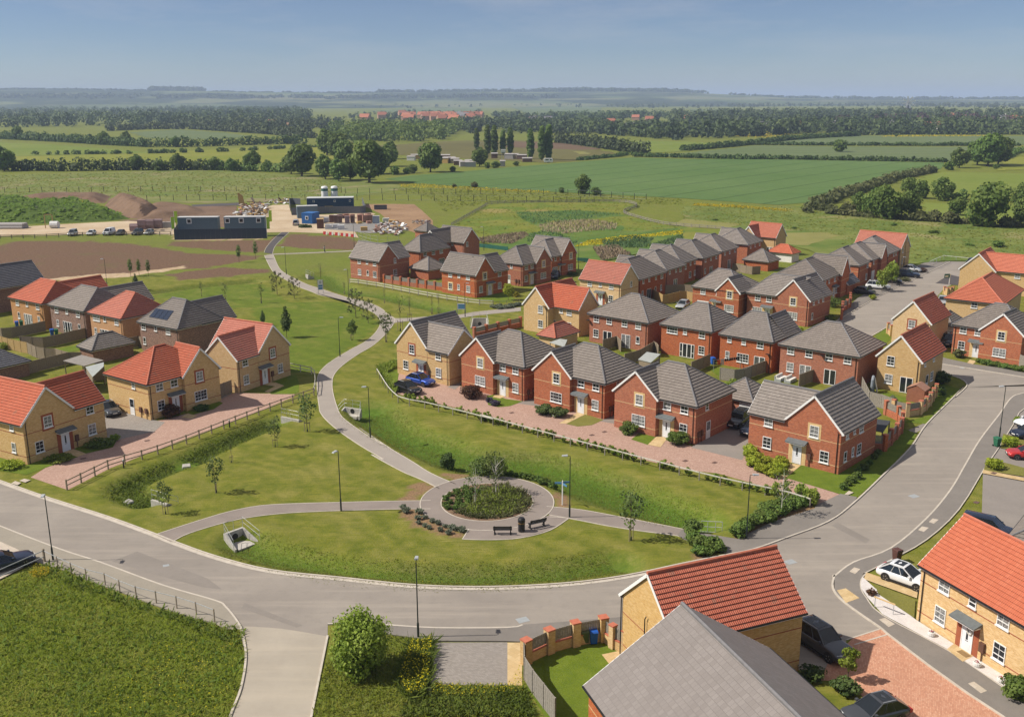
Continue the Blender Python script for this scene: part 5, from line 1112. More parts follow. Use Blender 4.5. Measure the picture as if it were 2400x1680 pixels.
flat_shelter('black roofed garden shelter behind the corner house wall', [('r7',1680,760),('r7',1990,800),('r7',1890,940),('r7',1660,890)], 2.1, M['felt_black'], rise=.1)
flat_shelter('light grey shed roof between the brick house gardens', [('r6',575,75),('r6',790,110),('r6',640,205),('r6',440,155)], 2.1, M['poly'], walls=[(2,3),(1,2)])
flat_shelter('grey canopy by the small red roofed garage', [('e',1470,862),('e',1520,868),('e',1500,900),('e',1400,870)], 2.0, M['poly'])
r = empty('garden_shed', W('r8',800,1600), R(139.5), 'brown plastic garden shed with pitched roof behind the curved wall', 'shed')
M['shed'] = plain('brown_shed_plastic', (.28,.115,.07), .6); M['shed_roof'] = plain('shed_roof_plastic', (.36,.19,.13), .6)
m = MB(); m.box(-1.1, 1.1, -.95, .95, 0, 1.75)
for s_ in (-.95, .95): m.face([(-1.1, s_, 1.75), (1.1, s_, 1.75), (0, s_, 2.3)])
m.build('body', M['shed'], r); m = MB()
for s_ in (-1, 1): m.poly8([(s_*1.22,-1.05,1.68),(0,-1.05,2.32),(0,1.05,2.32),(s_*1.22,1.05,1.68),(s_*1.22,-1.05,1.74),(0,-1.05,2.38),(0,1.05,2.38),(s_*1.22,1.05,1.74)])
m.build('roof', M['shed_roof'], r)
r = empty('washing_line', W('r6',1760,300), 0, 'rotary washing line with red, grey and black clothes on the lawn', 'washing line')
a_, b_ = np.array(W('r6',1620,340,0)), np.array(W('r6',2040,285,0)); o_ = np.array(W('r6',1760,300))
m = MB(); m.tube([tuple(a_-o_+[0,0,1.7]), tuple(b_-o_+[0,0,1.75])], .012, 4);
for p_ in (a_, b_): m.tube([tuple(p_-o_), tuple(p_-o_+[0,0,1.8])], .025, 5)
m.build('line', M['galv'], r); d_ = (b_-a_)
for t0, t1, hh, c in ((.02,.1,.7,(.02,.02,.025)),(.12,.24,.8,(.65,.07,.02)),(.26,.38,.9,(.4,.42,.45)),(.4,.97,.42,(.015,.015,.018))):
 m = MB(); n = 7; P0 = a_-o_+d_*t0; P1 = a_-o_+d_*t1
 for k in range(n):
  u_, v_ = P0+(P1-P0)*k/n, P0+(P1-P0)*(k+.86)/n; wv = .03*math.sin(k*2.1)
  m.face([tuple(u_+[wv,wv,1.72-hh]), tuple(v_+[-wv,wv,1.72-hh]), tuple(v_+[0,0,1.72]), tuple(u_+[0,0,1.72])])
 m.build('hanging_clothes', plain('cloth', c, .9), r)
SOFA = None
for p, a, lb in ((('r7',520,235),50,'grey rattan sofa with white cushions, left one on the patio'),(('r7',650,255),50,'grey rattan sofa with white cushions, right one on the patio')):
 if SOFA is None:
  SOFA = empty('garden_sofa', W(*p)); m = MB(); m.box(-1, 1, -.4, .4, 0, .35); m.box(-1, 1, .4, .55, 0, .75); m.build('frame', M['galv_dull'], SOFA); m = MB(); m.box(-.95, .95, -.38, .38, .35, .5); m.box(-.95, .95, .25, .42, .5, .85); m.build('cushion', M['render_white'], SOFA); o = SOFA
  o.rotation_euler = (0, 0, R(a))
 else: o = copy_tree(SOFA, W(*p), R(a))
 tag(o, lb, 'garden sofa', 'rattan garden sofas')
r = empty('inflatable_boat', W('r8',235,1500), R(60), 'grey inflatable boat standing on end by the buff house garden fence', 'boat')
m = MB(); pts_ = [(.45, 0, 0), (.5, 0, 1.0), (.35, 0, 1.8), (0, 0, 2.2), (-.35, 0, 1.8), (-.5, 0, 1.0), (-.45, 0, 0)]; m.tube(pts_, .2, 8); m.build('tube', plain('grey_rubber', (.22,.25,.28), .6), r)
m = MB(); m.box(-.4, .4, .02, .08, .1, 1.7); m.build('floor', M['galv_dull'], r)
r = empty('paddle_board', W('r8',305,1490), R(60), 'pale paddle board leaning beside the grey inflatable boat', 'board')
m = MB(); m.poly8([(-.3,0,0),(.3,0,0),(.25,.12,0),(-.25,.12,0),(-.32,.45,1.7),(.32,.45,1.7),(.3,.55,1.7),(-.3,.55,1.7)]); m.poly8([(-.32,.45,1.7),(.32,.45,1.7),(.3,.55,1.7),(-.3,.55,1.7),(-.1,.56,2.1),(.1,.56,2.1),(.1,.62,2.1),(-.1,.62,2.1)]); m.build('board', M['render_white'], r)
# culvert headwalls with railings
def headwall(label, p, rz, w_=2.2, d_=2.0, h_=1.0, rails=True, z=None):
 o = W(*p); z = gz(o[0], o[1]) if z is None else z; r = empty('culvert_headwall', (o[0], o[1], z), R(rz), label, 'culvert')
 m = MB(); m.box(-w_/2-.15, w_/2+.15, .0, .25, -.3, h_)
 m.build('back_wall', M['concrete'], r)
 for s_ in (-1, 1):
  m = MB(); x = s_*(w_/2+.075); m.poly8([(x-.09,0,-.3),(x+.09,0,-.3),(x*1.25+.09,-d_,-.3),(x*1.25-.09,-d_,-.3),(x-.09,0,h_),(x+.09,0,h_),(x*1.25+.09,-d_,.15),(x*1.25-.09,-d_,.15)]); m.build('wing_wall', M['concrete'], r)
 m = MB(); m.box(-w_/2, w_/2, -d_, 0, -.3, .03); m.build('apron', M['concrete'], r)
 m = MB(); m.lathe([(.0, 0), (.33, 0)], 12); o2 = m.build('pipe_mouth', M['black'], r, (0, -.012, .42)); o2.rotation_euler = (R(90), 0, 0)
 if rails:
  m = MB()
  for zz in (.55, 1.05):
   m.tube([(-w_/2-.5, -d_, zz+.1), (-w_/2-.1, .12, h_+zz), (w_/2+.1, .12, h_+zz), (w_/2+.5, -d_, zz+.1)], .02, 5)
  for x in (-w_/2-.1, 0, w_/2+.1): m.tube([(x, .12, h_-.05), (x, .12, h_+1.05)], .02, 5)
  for s_ in (-1, 1): m.tube([(s_*(w_/2+.5), -d_, -.2), (s_*(w_/2+.5), -d_, 1.15)], .02, 5)
  m.build('railing', M['galv'], r)
 return r
headwall('large concrete culvert headwall with galvanised railing in the front ditch', ('h',1300,590), 48, 1.7, 1.9, 1.0, z=-.75)
headwall('concrete culvert headwall at the end of the left ditch by the sapling', ('u8',600,760), 150, 2.6, 1.2, .9, z=-.62)
headwall('concrete headwall with rails beside the bend of the curving path', ('u8',1650,600), -25, 2.2, .8, .8, z=-.5)
headwall('concrete culvert with steps of rail by the lower left footpath', ('h',890,425), 150, 1.9, .9, .7, z=-.45)
headwall('dark tunnel culvert with white rails behind the grey roofed buff house', ('u7',1720,520), 0, 2.2, 2.0, 1.4)
headwall('small concrete outlet with rails above the upper ditch', ('u6',930,665), 120, 1.4, 1., .6, z=-.3)
r = empty('guard_rail', W('j',195,1105), R(-8), 'galvanised guard rail panel in the wide ditch by the road bend', 'railing'); m = MB(); z0 = gz(*W('j',195,1105)[:2])
for z in (z0+.1, z0+.6, z0+1.15): m.tube([(-.95, 0, z), (.95, 0, z)], .03, 6)
for x in (-.95, -.35, .35, .95): m.tube([(x, 0, z0-.2), (x, 0, z0+1.15)], .03, 6)
m.build('rails', M['galv'], r)
r = empty('guard_rail', W('l',870,815), R(-48), 'low buff topped metal hoop rail on the white pebble strip', 'railing'); m = MB(); m.tube([(-.75, 0, .1), (-.75, 0, .95)], .03, 6); m.tube([(.75, 0, .1), (.75, 0, .95)], .03, 6); m.build('posts', M['galv'], r); m = MB(); m.box(-.85, .85, -.05, .05, .92, 1.0); m.build('rail', M['stone'], r)
rail_fence('white tubular barrier at the far end of the long street', ML(('s7',[(240,610),(510,490),(680,508),(1010,540)])), 2.8, 1.0, (.95,), 'galv_dull', 'white', .07, .06, .06, 'barrier')
for x, y, rz, lb in ((1035,628,20,'pale concrete outfall block in the left ditch'),(710,388,70,'pale concrete slab block near the road verge at left')):
 m = MB(); m.poly8([(-.5,-.35,-.2),(.5,-.35,-.2),(.5,.35,-.2),(-.5,.35,-.2),(-.4,-.25,.35),(.4,-.25,.35),(.4,.3,.5),(-.4,.3,.5)]); p_ = W('h',1030,190) if x > 900 else W('h',710,388)
 o = m.build('concrete_block', M['concrete'], None, (p_[0], p_[1], gz(*p_[:2])), R(rz)); tag(o, lb, 'concrete block')
# manhole and drain covers
M['iron'] = plain('iron_cover', (.14,.085,.07), .7)
for p, lb in ((('r4',1720,1305),'dark drain cover on the pink paving below the second brick house'),(('i',1685,200),'dark drain cover on the pink paving, left of a pair'),(('i',1770,178),'dark drain cover on the pink paving, right of a pair'),(('j',215,672),'dark drain cover on the pink paving nearest the grey drive'),(('j',18,660),'dark drain cover on the pink paving near the round bush'),(('d',990,1242),'dark drain cover on the left pink drive'),(('d',560,1362),'dark drain cover near the front left house path'),(('u1',373,1004),'rusty cover in the right hand car park'),(('u1',545,724),'dark grating at the edge of the car park slabs')):
 l_ = W(*p); m = MB(); m.box(-.3, .3, -.22, .22, 0, .012); o = m.build('drain_cover', M['iron'], None, (l_[0], l_[1], .124 if p[0] == 'u1' and p[1] == 545 else .022), R(40)); tag(o, lb, 'drain cover', 'drain covers')

for p, sz, lb in ((('k',2140,382),.45,'square iron cover in the road beside the red roofed house'),(('j',390,825+400),.4,'iron cover in the road near the lamp shadow'),(('j',1555,897),.45,'iron cover in the middle of the right hand road'),(('i',1220,1442),.45,'iron cover in the road above the garden wall'),(('h',920,768),.25,'pale patch cover in the left part of the road'),(('r8',1370,1190),.35,'drain cover at the kerb of the side street')):
 l_ = W(*p); m = MB(); m.box(-sz, sz, -sz*.8, sz*.8, 0, .008); o = m.build('road_cover', M['galv_dull'], None, (l_[0], l_[1], .0125), R(25)); tag(o, lb, 'drain cover')
for i, (z_, pts) in enumerate((('j',[(1000,1095),(1230,1215),(1260,1190),(1040,1072)]),('h',[(620,745),(760,690),(1150,840),(1230,900),(1130,890),(900,830)]),('m',[(210,180),(600,330),(560,345),(190,215)]),('j',[(1480,470),(1650,395),(1690,410),(1530,490)]))):
 sheet('road_patch', WL(z_, pts), .0145, S['road_patch'])
# ------------------------------------------------------------------ vehicles
def wheel_meshes(rad, wd=.22):
 t = MB(); t.lathe([(rad*.62, -wd/2), (rad*.94, -wd/2), (rad, -wd*.3), (rad, wd*.3), (rad*.94, wd/2), (rad*.62, wd/2), (rad*.62, -wd/2)], 20)
 m = MB(); m.lathe([(0, wd*.30), (rad*.16, wd*.32), (rad*.6, wd*.38), (rad*.64, wd*.5)], 20)
 for k in range(5):
  a = k*2*math.pi/5; c_, s_ = math.cos(a), math.sin(a)
  m.bar((rad*.1*c_, rad*.1*s_, wd*.42), (rad*.62*c_, rad*.62*s_, wd*.47), rad*.16, .03)
 d = MB(); d.lathe([(0, wd*.2), (rad*.62, wd*.2)], 16)
 return t.mesh('tyre', M['tyre']), m.mesh('rim', M['rim']), d.mesh('hub', M['black'])
CARS = {}
def make_car(kind, pcol, metal=.3):
 key = (kind, pcol)
 if kind == 'suv': L, Wd, H, wr, cow, rf0, rf1, tail, belt, hood = 4.75, 1.95, 1.76, .37, .82, -1.75, .1, -2.25, 1.05, 1.02
 elif kind == 'cross': L, Wd, H, wr, cow, rf0, rf1, tail, belt, hood = 4.4, 1.83, 1.56, .345, .85, -1.15, .0, -2.1, .95, .93
 elif kind == 'hatch': L, Wd, H, wr, cow, rf0, rf1, tail, belt, hood = 4.15, 1.78, 1.48, .32, .8, -1.35, .0, -1.98, .92, .88
 elif kind == 'saloon': L, Wd, H, wr, cow, rf0, rf1, tail, belt, hood = 4.65, 1.82, 1.44, .33, .7, -1.0, -.05, -1.75, .92, .88
 elif kind == 'van': L, Wd, H, wr, cow, rf0, rf1, tail, belt, hood = 5.1, 1.98, 1.98, .34, 1.55, -2.42, .75, -2.5, 1.15, 1.12
 elif kind == 'mpv': L, Wd, H, wr, cow, rf0, rf1, tail, belt, hood = 4.5, 1.85, 1.8, .33, 1.2, -1.95, .45, -2.2, 1.05, 1.0
 h2 = Wd/2; pm = car_paint(pcol[0], pcol[1], metal); r = empty('parked_car', (0, 0, 0))
 xs = [-L/2, -L/2+.05, -L/2+.3, -1.0, 0, cow-.25, cow+.1, (cow+L/2)/2+.1, L/2-.3, L/2-.06, L/2]
 def sec(x):
  e = max(0, abs(x)-(L/2-.3))/.3; k = 1-.14*e*e
  top = belt if x < cow else belt+(hood-belt)*min(1, (x-cow)/.3)-.16*max(0, (x-cow-.3)/(L/2-cow-.3))**2
  if x <= -L/2+.06: top = belt-.12
  if x >= L/2-.07: top = hood-.28
  lo = .24 if abs(x) < L/2-.1 else .36
  if abs(x) > L/2-.03: k *= .96
  return [(x, -h2*k*.93, lo), (x, -h2*k, lo+.2), (x, -h2*k, (lo+top)/2+.08), (x, -h2*k*.96, top-.06), (x, -h2*k*.86, top), (x, 0, top+.025), (x, h2*k*.86, top), (x, h2*k*.96, top-.06), (x, h2*k, (lo+top)/2+.08), (x, h2*k, lo+.2), (x, h2*k*.93, lo), (x, 0, lo-.02)]
 b = MB(); S_ = [sec(x) for x in xs]
 for s0, s1 in zip(S_[:-1], S_[1:]):
  n = len(s0)
  for j in range(n): b.face([s0[j], s1[j], s1[(j+1) % n], s0[(j+1) % n]], None, 0, True)
 b.face(S_[0], None, 0, True); b.face(S_[-1][::-1], None, 0, True)
 bo = b.build('body', pm, r, weld=True); md = bo.modifiers.new('round', 'SUBSURF'); md.levels = 1; md.render_levels = 1
 wb, wt = h2*.87, h2*.68
 bl = [(tail+.12, -wb, belt-.02), (cow+.1, -wb, belt-.04), (cow+.1, wb, belt-.04), (tail+.12, wb, belt-.02)]
 tp = [(rf0, -wt, H-.05), (rf1, -wt, H-.05), (rf1, wt, H-.05), (rf0, wt, H-.05)]
 mid = lambda p, q_, t: tuple(p[i]+(q_[i]-p[i])*t for i in range(3))
 g = MB()
 g.face([bl[1], bl[2], tp[2], tp[1]]); g.build('windscreen', M['carglass'], r)
 g = MB(); g.face([bl[3], bl[0], tp[0], tp[3]]); g.build('rear_window', M['carglass'] if kind != 'van' else pm, r)
 for s_, (i0, i1) in ((-1, (0, 1)), (1, (3, 2))):
  g = MB()
  if kind == 'van': g.face([mid(bl[i0], bl[i1], .66), bl[i1], tp[i1], mid(tp[i0], tp[i1], .72)])
  else: g.face([bl[i0], bl[i1], tp[i1], tp[i0]])
  g.build('side_window', M['carglass'], r)
 if kind == 'van':
  g = MB()
  for s_, (i0, i1) in ((-1, (0, 1)), (1, (3, 2))): g.face([bl[i0], mid(bl[i0], bl[i1], .66), mid(tp[i0], tp[i1], .72), tp[i0]])
  g.build('side_panel', pm, r)
 m = MB()   # roof with rounded edge, and pillars
 zt = H; rr = [(rf0-.06, .0), (rf0+.12, .05), ((rf0+rf1)/2, .075), (rf1-.12, .06), (rf1+.05, .0)]
 rows = [[(x, -wt*1.03, zt-.06+z*.0), (x, -wt*.85, zt-.05+z), (x, 0, zt-.04+z), (x, wt*.85, zt-.05+z), (x, wt*1.03, zt-.06)] for x, z in rr]
 for a_, b_ in zip(rows[:-1], rows[1:]):
  for j in range(4): m.face([a_[j], b_[j], b_[j+1], a_[j+1]], None, 0, True)
 ro = m.build('roof', pm, r, weld=True)
 m = MB()
 for i0, i1 in ((0, 1), (3, 2)):
  m.bar(bl[i1], tp[i1], .06, .05); m.bar(bl[i0], tp[i0], .13 if kind != 'saloon' else .1, .06)
  for t in (.52,) if kind == 'van' else (.36, .66): m.bar(mid(bl[i0], bl[i1], t), mid(tp[i0], tp[i1], t), .03, .035)
  m.bar(tp[i0], tp[i1], .05, .05)
 m.build('pillars', pm, r)
 if kind in ('suv', 'cross'):
  for s_ in (-1, 1):
   m = MB(); m.tube([(rf0+.1, s_*wt*.92, H+.0), (rf1-.1, s_*wt*.92, H+.01)], .022, 5); m.build('roof_rail', M['galv'], r)
  m = MB(); m.face([(rf0+.25, -wt*.72, H+.03), (rf1-.12, -wt*.72, H+.03), (rf1-.12, wt*.72, H+.03), (rf0+.25, wt*.72, H+.03)]); m.build('sunroof', M['carglass'], r)
 ty, ri, hb = wheel_meshes(wr); ax = (L/2-.88, -L/2+.92)
 am = MB(); am.lathe([(wr*1.14, -.01), (wr*1.14, .03), (0, .03)], 18); ame = am.mesh('wheel_arch', M['black'])
 for x in ax:
  for s_ in (-1, 1):
   w_ = link('wheel', hb, r, (x, s_*(h2-.1), wr)); w_.rotation_euler = (R(90) if s_ < 0 else R(-90), 0, 0); link('tyre', ty, w_); link('rim', ri, w_)
   a_ = link('wheel_arch', ame, r, (x, s_*(h2-.018), wr+.03)); a_.rotation_euler = w_.rotation_euler
 for s_ in (-1, 1):
  m = MB(); m.poly8([(L/2-.28,s_*h2*.58,hood-.36),(L/2-.02,s_*h2*.42,hood-.36),(L/2-.12,s_*h2*.84,hood-.36),(L/2-.4,s_*h2*.96,hood-.34),(L/2-.3,s_*h2*.58,hood-.17),(L/2-.1,s_*h2*.42,hood-.2),(L/2-.22,s_*h2*.83,hood-.18),(L/2-.5,s_*h2*.955,hood-.16)]); m.build('headlight', M['light_clear'], r)
  m = MB(); m.box(-L/2-.012, -L/2+.22, s_*h2*.62-.12, s_*h2*.62+.2*s_+.0+.12, belt-.34, belt-.12); m.build('tail_light', M['light_red'], r)
  m = MB(); m.box(cow-.28, cow-.1, s_*(h2+.02)-.1, s_*(h2+.02)+.1, belt+.02, belt+.17); m.build('wing_mirror', pm, r)
 m = MB(); m.box(L/2-.05, L/2+.015, -h2*.6, h2*.6, .34, .5); m.build('grille', M['black'], r)
 m = MB(); m.box(L/2+.005, L/2+.022, -.26, .26, .5, .61); m.build('number_plate', M['plate_white'], r)
 m = MB(); m.box(-L/2-.02, -L/2-.005, -.26, .26, .66, .77); m.build('number_plate', M['plate_yellow'], r)
 m = MB();
 for s_ in (-1, 1): m.box(ax[1]+wr*1.15, ax[0]-wr*1.15, s_*h2*.985-.02, s_*h2*.985+.02, .2, .36)
 m.build('sill_trim', M['black'], r)
 return r
def car(kind, colk, col, rear, front, label, z=.02, metal=.3):
 a, b = W(*rear), W(*front); key = (kind, colk); loc = ((a[0]+b[0])/2, (a[1]+b[1])/2, z); rz = ang(a, b)
 if key not in CARS: CARS[key] = make_car(kind, (colk, col), metal); o = CARS[key]; o.location = loc; o.rotation_euler = (0, 0, rz)
 else: o = copy_tree(CARS[key], loc, rz)
 o.name = 'parked_van' if kind == 'van' else 'parked_car'
 tag(o, label, 'van' if kind == 'van' else 'car', 'parked cars and vans'); return o
BLK, GRY, SIL, WHT, NAV = ('black', (.012,.012,.014)), ('grey', (.065,.07,.08)), ('silver', (.42,.44,.46)), ('white', (.72,.74,.77)), ('navy', (.012,.022,.05))
car('cross', *BLK, ('r4',200,985), ('r4',450,1070), 'black parked crossover nearest the fence corner by the buff house')
car('cross', 'blue', (.01,.06,.36), ('r4',350,885), ('r4',640,955), 'bright blue parked car in front of the buff house door')
car('suv', *BLK, ('r6',2130,1095), ('r6',1890,1250), 'black parked car on the grey drive beside the brick house with round bushes')
car('hatch', *NAV, ('r7',190,905), ('r7',75,985), 'dark car nose just showing left of the corner house')
car('cross', *GRY, ('r1',1395,800), ('r1',1560,915), 'grey parked car between the two front left buff houses')
car('saloon', *NAV, ('u5',-230,640), ('u5',430,470), 'dark parked saloon cut by the left edge near the rough grass', .12)
car('suv', *GRY, ('l',235,985), ('l',590,1215), 'large dark grey parked car in the shade of the red roofed house')
car('cross', *GRY, ('l',950,1590), ('l',640,1670), 'dark grey parked car cut by the bottom edge on red paving')
car('cross', *WHT, ('l',880,545), ('l',1190,655), 'white parked crossover with black sunroof beside the buff cottage', .03, .0)
car('hatch', 'red', (.55,.03,.03), ('u1',985,575), ('u1',760,560), 'red parked car at the right edge beside the green bushes')
car('hatch', *NAV, ('u1',985,345), ('u1',785,365), 'dark blue parked car at the right edge above the red one')
car('hatch', *WHT, ('u1',1010,240), ('u1',830,260), 'white car showing only its nose at the right edge', metal=0.)
car('mpv', *NAV, ('u1',300,1290), ('u1',650,1370), 'dark blue parked car behind the orange roof of the cottage')
car('suv', *WHT, ('s6',1330,835), ('s6',1625,860), 'white parked car with dark windows on the long street', metal=0.)
car('hatch', *GRY, ('s6',1160,895), ('s6',1440,930), 'dark grey parked car nearest the brick pier wall on the long street')
car('suv', *NAV, ('s6',1780,680), ('s6',1995,695), 'dark blue parked car under the far end of the street houses')
car('cross', *SIL, ('s6',1850,605), ('s6',2025,625), 'silver grey parked car farthest along the long street')
car('hatch', *BLK, ('s6',1570,760), ('s6',1750,775), 'black parked car behind the young trees on the long street')
car('suv', *GRY, ('s7',1130,590), ('s7',985,660), 'grey parked car beside the red gable at the street end')
car('hatch', *SIL, ('s7',500,1330), ('s7',490,1420), 'silver parked car beside the large hipped red house')
car('suv', *BLK, ('r8',1190,850), ('r8',1175,945), 'black parked car on the drive left of the right hand brick house')
car('hatch', *SIL, ('s3',2080,960), ('s3',1900,1060), 'silver parked car in the courtyard behind two hipped roofs')
car('cross', *NAV, ('s2',1720,900), ('s2',1650,960), 'dark blue parked car in front of the middle cluster houses')
car('mpv', *SIL, ('u4',965,600), ('u4',905,625), 'silver minibus at the building site, leftmost of the parked row')
car('hatch', *WHT, ('u4',1195,598), ('u4',1150,615), 'small white car second in the parked row at the site', metal=0.)
car('van', *WHT, ('u4',1440,592), ('u4',1360,615), 'white panel van in the parked row at the site', metal=0.)
car('hatch', *GRY, ('u4',1570,595), ('u4',1520,612), 'dark hatchback right of the white panel van')
car('suv', *GRY, ('u4',1800,592), ('u4',1730,612), 'grey estate car in the parked row near the red brick stacks')
car('hatch', *SIL, ('u4',1945,588), ('u4',1885,608), 'silver hatchback, rightmost of the parked row at the site')
car('mpv', *SIL, ('u2',300,640), ('u2',320,600), 'silver van parked beside the blue site cabin')
# ------------------------------------------------------------------ foliage
def foliage_mat(name, lo, mid, hi, trans=.3, patch=None, up=.35):
 m = bpy.data.materials.new(name); m.use_nodes = True; t = NT(m); b = t.n['Principled BSDF']
 b.inputs['Roughness'].default_value = .65; b.inputs['Specular IOR Level'].default_value = .25
 a = t.node('ShaderNodeAttribute', attribute_name='tint'); s = t.node('ShaderNodeSeparateColor'); t.k(a.outputs['Color'], s.inputs[0])
 col = ramp(t, s.outputs[0], [(0., lo), (.5, mid), (1., hi)])
 if patch: col = mix(t, s.outputs[1], col, patch)
 oi = t.node('ShaderNodeObjectInfo'); hs = t.node('ShaderNodeHueSaturation'); t.k(col, hs.inputs['Color'])
 t.k(mapr(t, oi.outputs['Random'], 0, 1, .82, 1.16), hs.inputs['Value']); t.k(mapr(t, oi.outputs['Random'], 0, 1, .487, .512), hs.inputs['Hue'])
 col = hs.outputs[0]
 t.k(col, b.inputs['Base Color'])
 ge = t.node('ShaderNodeNewGeometry'); va = t.node('ShaderNodeVectorMath', operation='ADD'); t.k(ge.outputs['Normal'], va.inputs[0]); va.inputs[1].default_value = (0, 0, up); vn = t.node('ShaderNodeVectorMath', operation='NORMALIZE'); t.k(va.outputs[0], vn.inputs[0]); t.k(vn.outputs[0], b.inputs['Normal'])
 tr = t.node('ShaderNodeBsdfTranslucent'); t.k(col, tr.inputs['Color']); mx = t.node('ShaderNodeMixShader'); mx.inputs[0].default_value = trans
 t.k(b.outputs[0], mx.inputs[1]); t.k(tr.outputs[0], mx.inputs[2]); t.k(mx.outputs[0], t.n['Material Output'].inputs[0])
 return m
FM = {}
FM['dark'] = foliage_mat('dark_green_leaves', (.036,.068,.016), (.068,.114,.026), (.117,.169,.043))
FM['mid'] = foliage_mat('green_leaves', (.065,.114,.021), (.117,.182,.034), (.195,.260,.058))
FM['light'] = foliage_mat('light_green_leaves', (.124,.182,.018), (.215,.286,.034), (.338,.403,.078), .35)
FM['lime'] = foliage_mat('yellow_green_leaves', (.182,.234,.016), (.312,.364,.029), (.442,.481,.065), .35)
FM['grey'] = foliage_mat('grey_green_leaves', (.091,.111,.065), (.156,.182,.117), (.260,.286,.208), .2)
FM['olive'] = foliage_mat('olive_leaves', (.065,.081,.026), (.117,.127,.046), (.182,.182,.072))
FM['brown'] = foliage_mat('bronze_leaves', (.058,.026,.018), (.111,.052,.029), (.156,.111,.039))
FM['purple'] = foliage_mat('purple_flower_leaves', (.05,.05,.04), (.09,.08,.11), (.17,.12,.26))
FM['white'] = foliage_mat('white_flowered_leaves', (.04,.07,.015), (.08,.12,.03), (.16,.2,.07), .3, (.75,.73,.66))
FM['yellow'] = foliage_mat('yellow_flowers', (.12,.16,.015), (.30,.27,.01), (.62,.48,.01), .3, up=1.2)
FM['reed'] = foliage_mat('reed_stems', (.16,.13,.07), (.30,.235,.14), (.44,.35,.23), .3, up=1.)
FM['reedgreen'] = foliage_mat('green_reeds', (.046,.098,.029), (.078,.156,.052), (.130,.215,.078), .3, up=1.)
FM['grass'] = foliage_mat('long_grass_blades', (.13,.19,.014), (.23,.29,.026), (.40,.37,.09), .45, up=2.8)
FM['bank'] = foliage_mat('bank_grass_blades', (.12,.16,.016), (.19,.22,.03), (.29,.27,.07), .45, up=2.8)
FM['weed'] = foliage_mat('weed_leaves', (.07,.125,.014), (.125,.19,.022), (.21,.28,.045), .4, up=1.8)
FM['birch'] = foliage_mat('birch_leaves', (.072,.111,.026), (.124,.169,.046), (.195,.234,.078), .4)
FM['far'] = foliage_mat('woodland_leaves', (.024,.042,.014), (.055,.085,.024), (.12,.155,.05), .15)
FM['farred'] = foliage_mat('copper_beech_leaves', (.046,.023,.029), (.072,.036,.039), (.104,.058,.052), .15)
def quad_mesh(name, P, tint, mat, fold=None, patch=None):
 """P (n,4,3)"""
 n = len(P); me = bpy.data.meshes.new(name); me.vertices.add(n*4); me.vertices.foreach_set('co', P.astype(np.float32).ravel())
 me.loops.add(n*4); me.polygons.add(n); me.loops.foreach_set('vertex_index', np.arange(n*4, dtype=np.int32)); me.polygons.foreach_set('loop_start', np.arange(0, n*4, 4, dtype=np.int32))
 at = me.color_attributes.new('tint', 'FLOAT_COLOR', 'POINT'); c = np.zeros((n*4, 4), np.float32); c[:, 0] = np.repeat(tint, 4); c[:, 1] = 0 if patch is None else np.repeat(patch, 4); c[:, 3] = 1
 at.data.foreach_set('color', c.ravel()); me.materials.append(mat); me.update(calc_edges=True); return me
def leaf_quads(C, N, size, rs, asp=1.):
 """one bent leaf clump per centre, facing roughly along N"""
 n = len(C); A = np.cross(N, rs.normal(size=(n, 3))); A /= np.linalg.norm(A, axis=1, keepdims=True)+1e-9
 B = np.cross(N, A); B /= np.linalg.norm(B, axis=1, keepdims=True)+1e-9
 s = (size*(.6+.8*rs.rand(n)))[:, None]
 k = .25+.5*rs.rand(n, 1)
 return np.stack([C-A*s*.5*k-B*s*asp*.5, C+A*s*.5-B*s*asp*.15, C+A*s*.5*k*.6+B*s*asp*.55, C-A*s*.5+B*s*asp*.1], 1)
def cloud(lobes, n, size, seed, jit=.75, inner=.3, asp=1., shell=.55):
 """lobes: (x,y,z,rx,ry,rz); returns quads and tints for one crown"""
 rs = np.random.RandomState(seed); L = np.array(lobes, float); w = L[:, 3]*L[:, 4]+L[:, 3]*L[:, 5]; w = w/w.sum()
 i = rs.choice(len(L), n, p=w); D = rs.normal(size=(n, 3)); D /= np.linalg.norm(D, axis=1, keepdims=True)
 r = np.where(rs.rand(n) < inner, rs.rand(n)**.5, shell+(1.08-shell)*rs.rand(n)**.5)
 C = L[i, :3]+D*L[i, 3:6]*r[:, None]
 N = D/L[i, 3:6]; N /= np.linalg.norm(N, axis=1, keepdims=True); N += rs.normal(size=(n, 3))*jit*.6; N /= np.linalg.norm(N, axis=1, keepdims=True)
 lt = rs.rand(len(L))*.5; t = np.clip(lt[i]+.5*rs.rand(n), 0, 1)
 return leaf_quads(C, N, size, rs, asp), t
def lobes_round(seed, R_, h0, h1, k=11, flat=1.):
 rs = np.random.RandomState(seed); o = []; cz = (h0+h1)/2; hz = (h1-h0)/2
 for j in range(k):
  a = 2.4*j+rs.rand()*.8; u = (j+.5)/k*2-1; rr = math.sqrt(max(.05, 1-u*u))*R_*(.5+.2*rs.rand()); s_ = R_*(.36+.22*rs.rand())
  o.append((rr*math.cos(a), rr*math.sin(a), cz+u*hz*.72+rs.normal()*.1*hz, s_, s_, s_*min(1., hz/R_)*flat))
 return o
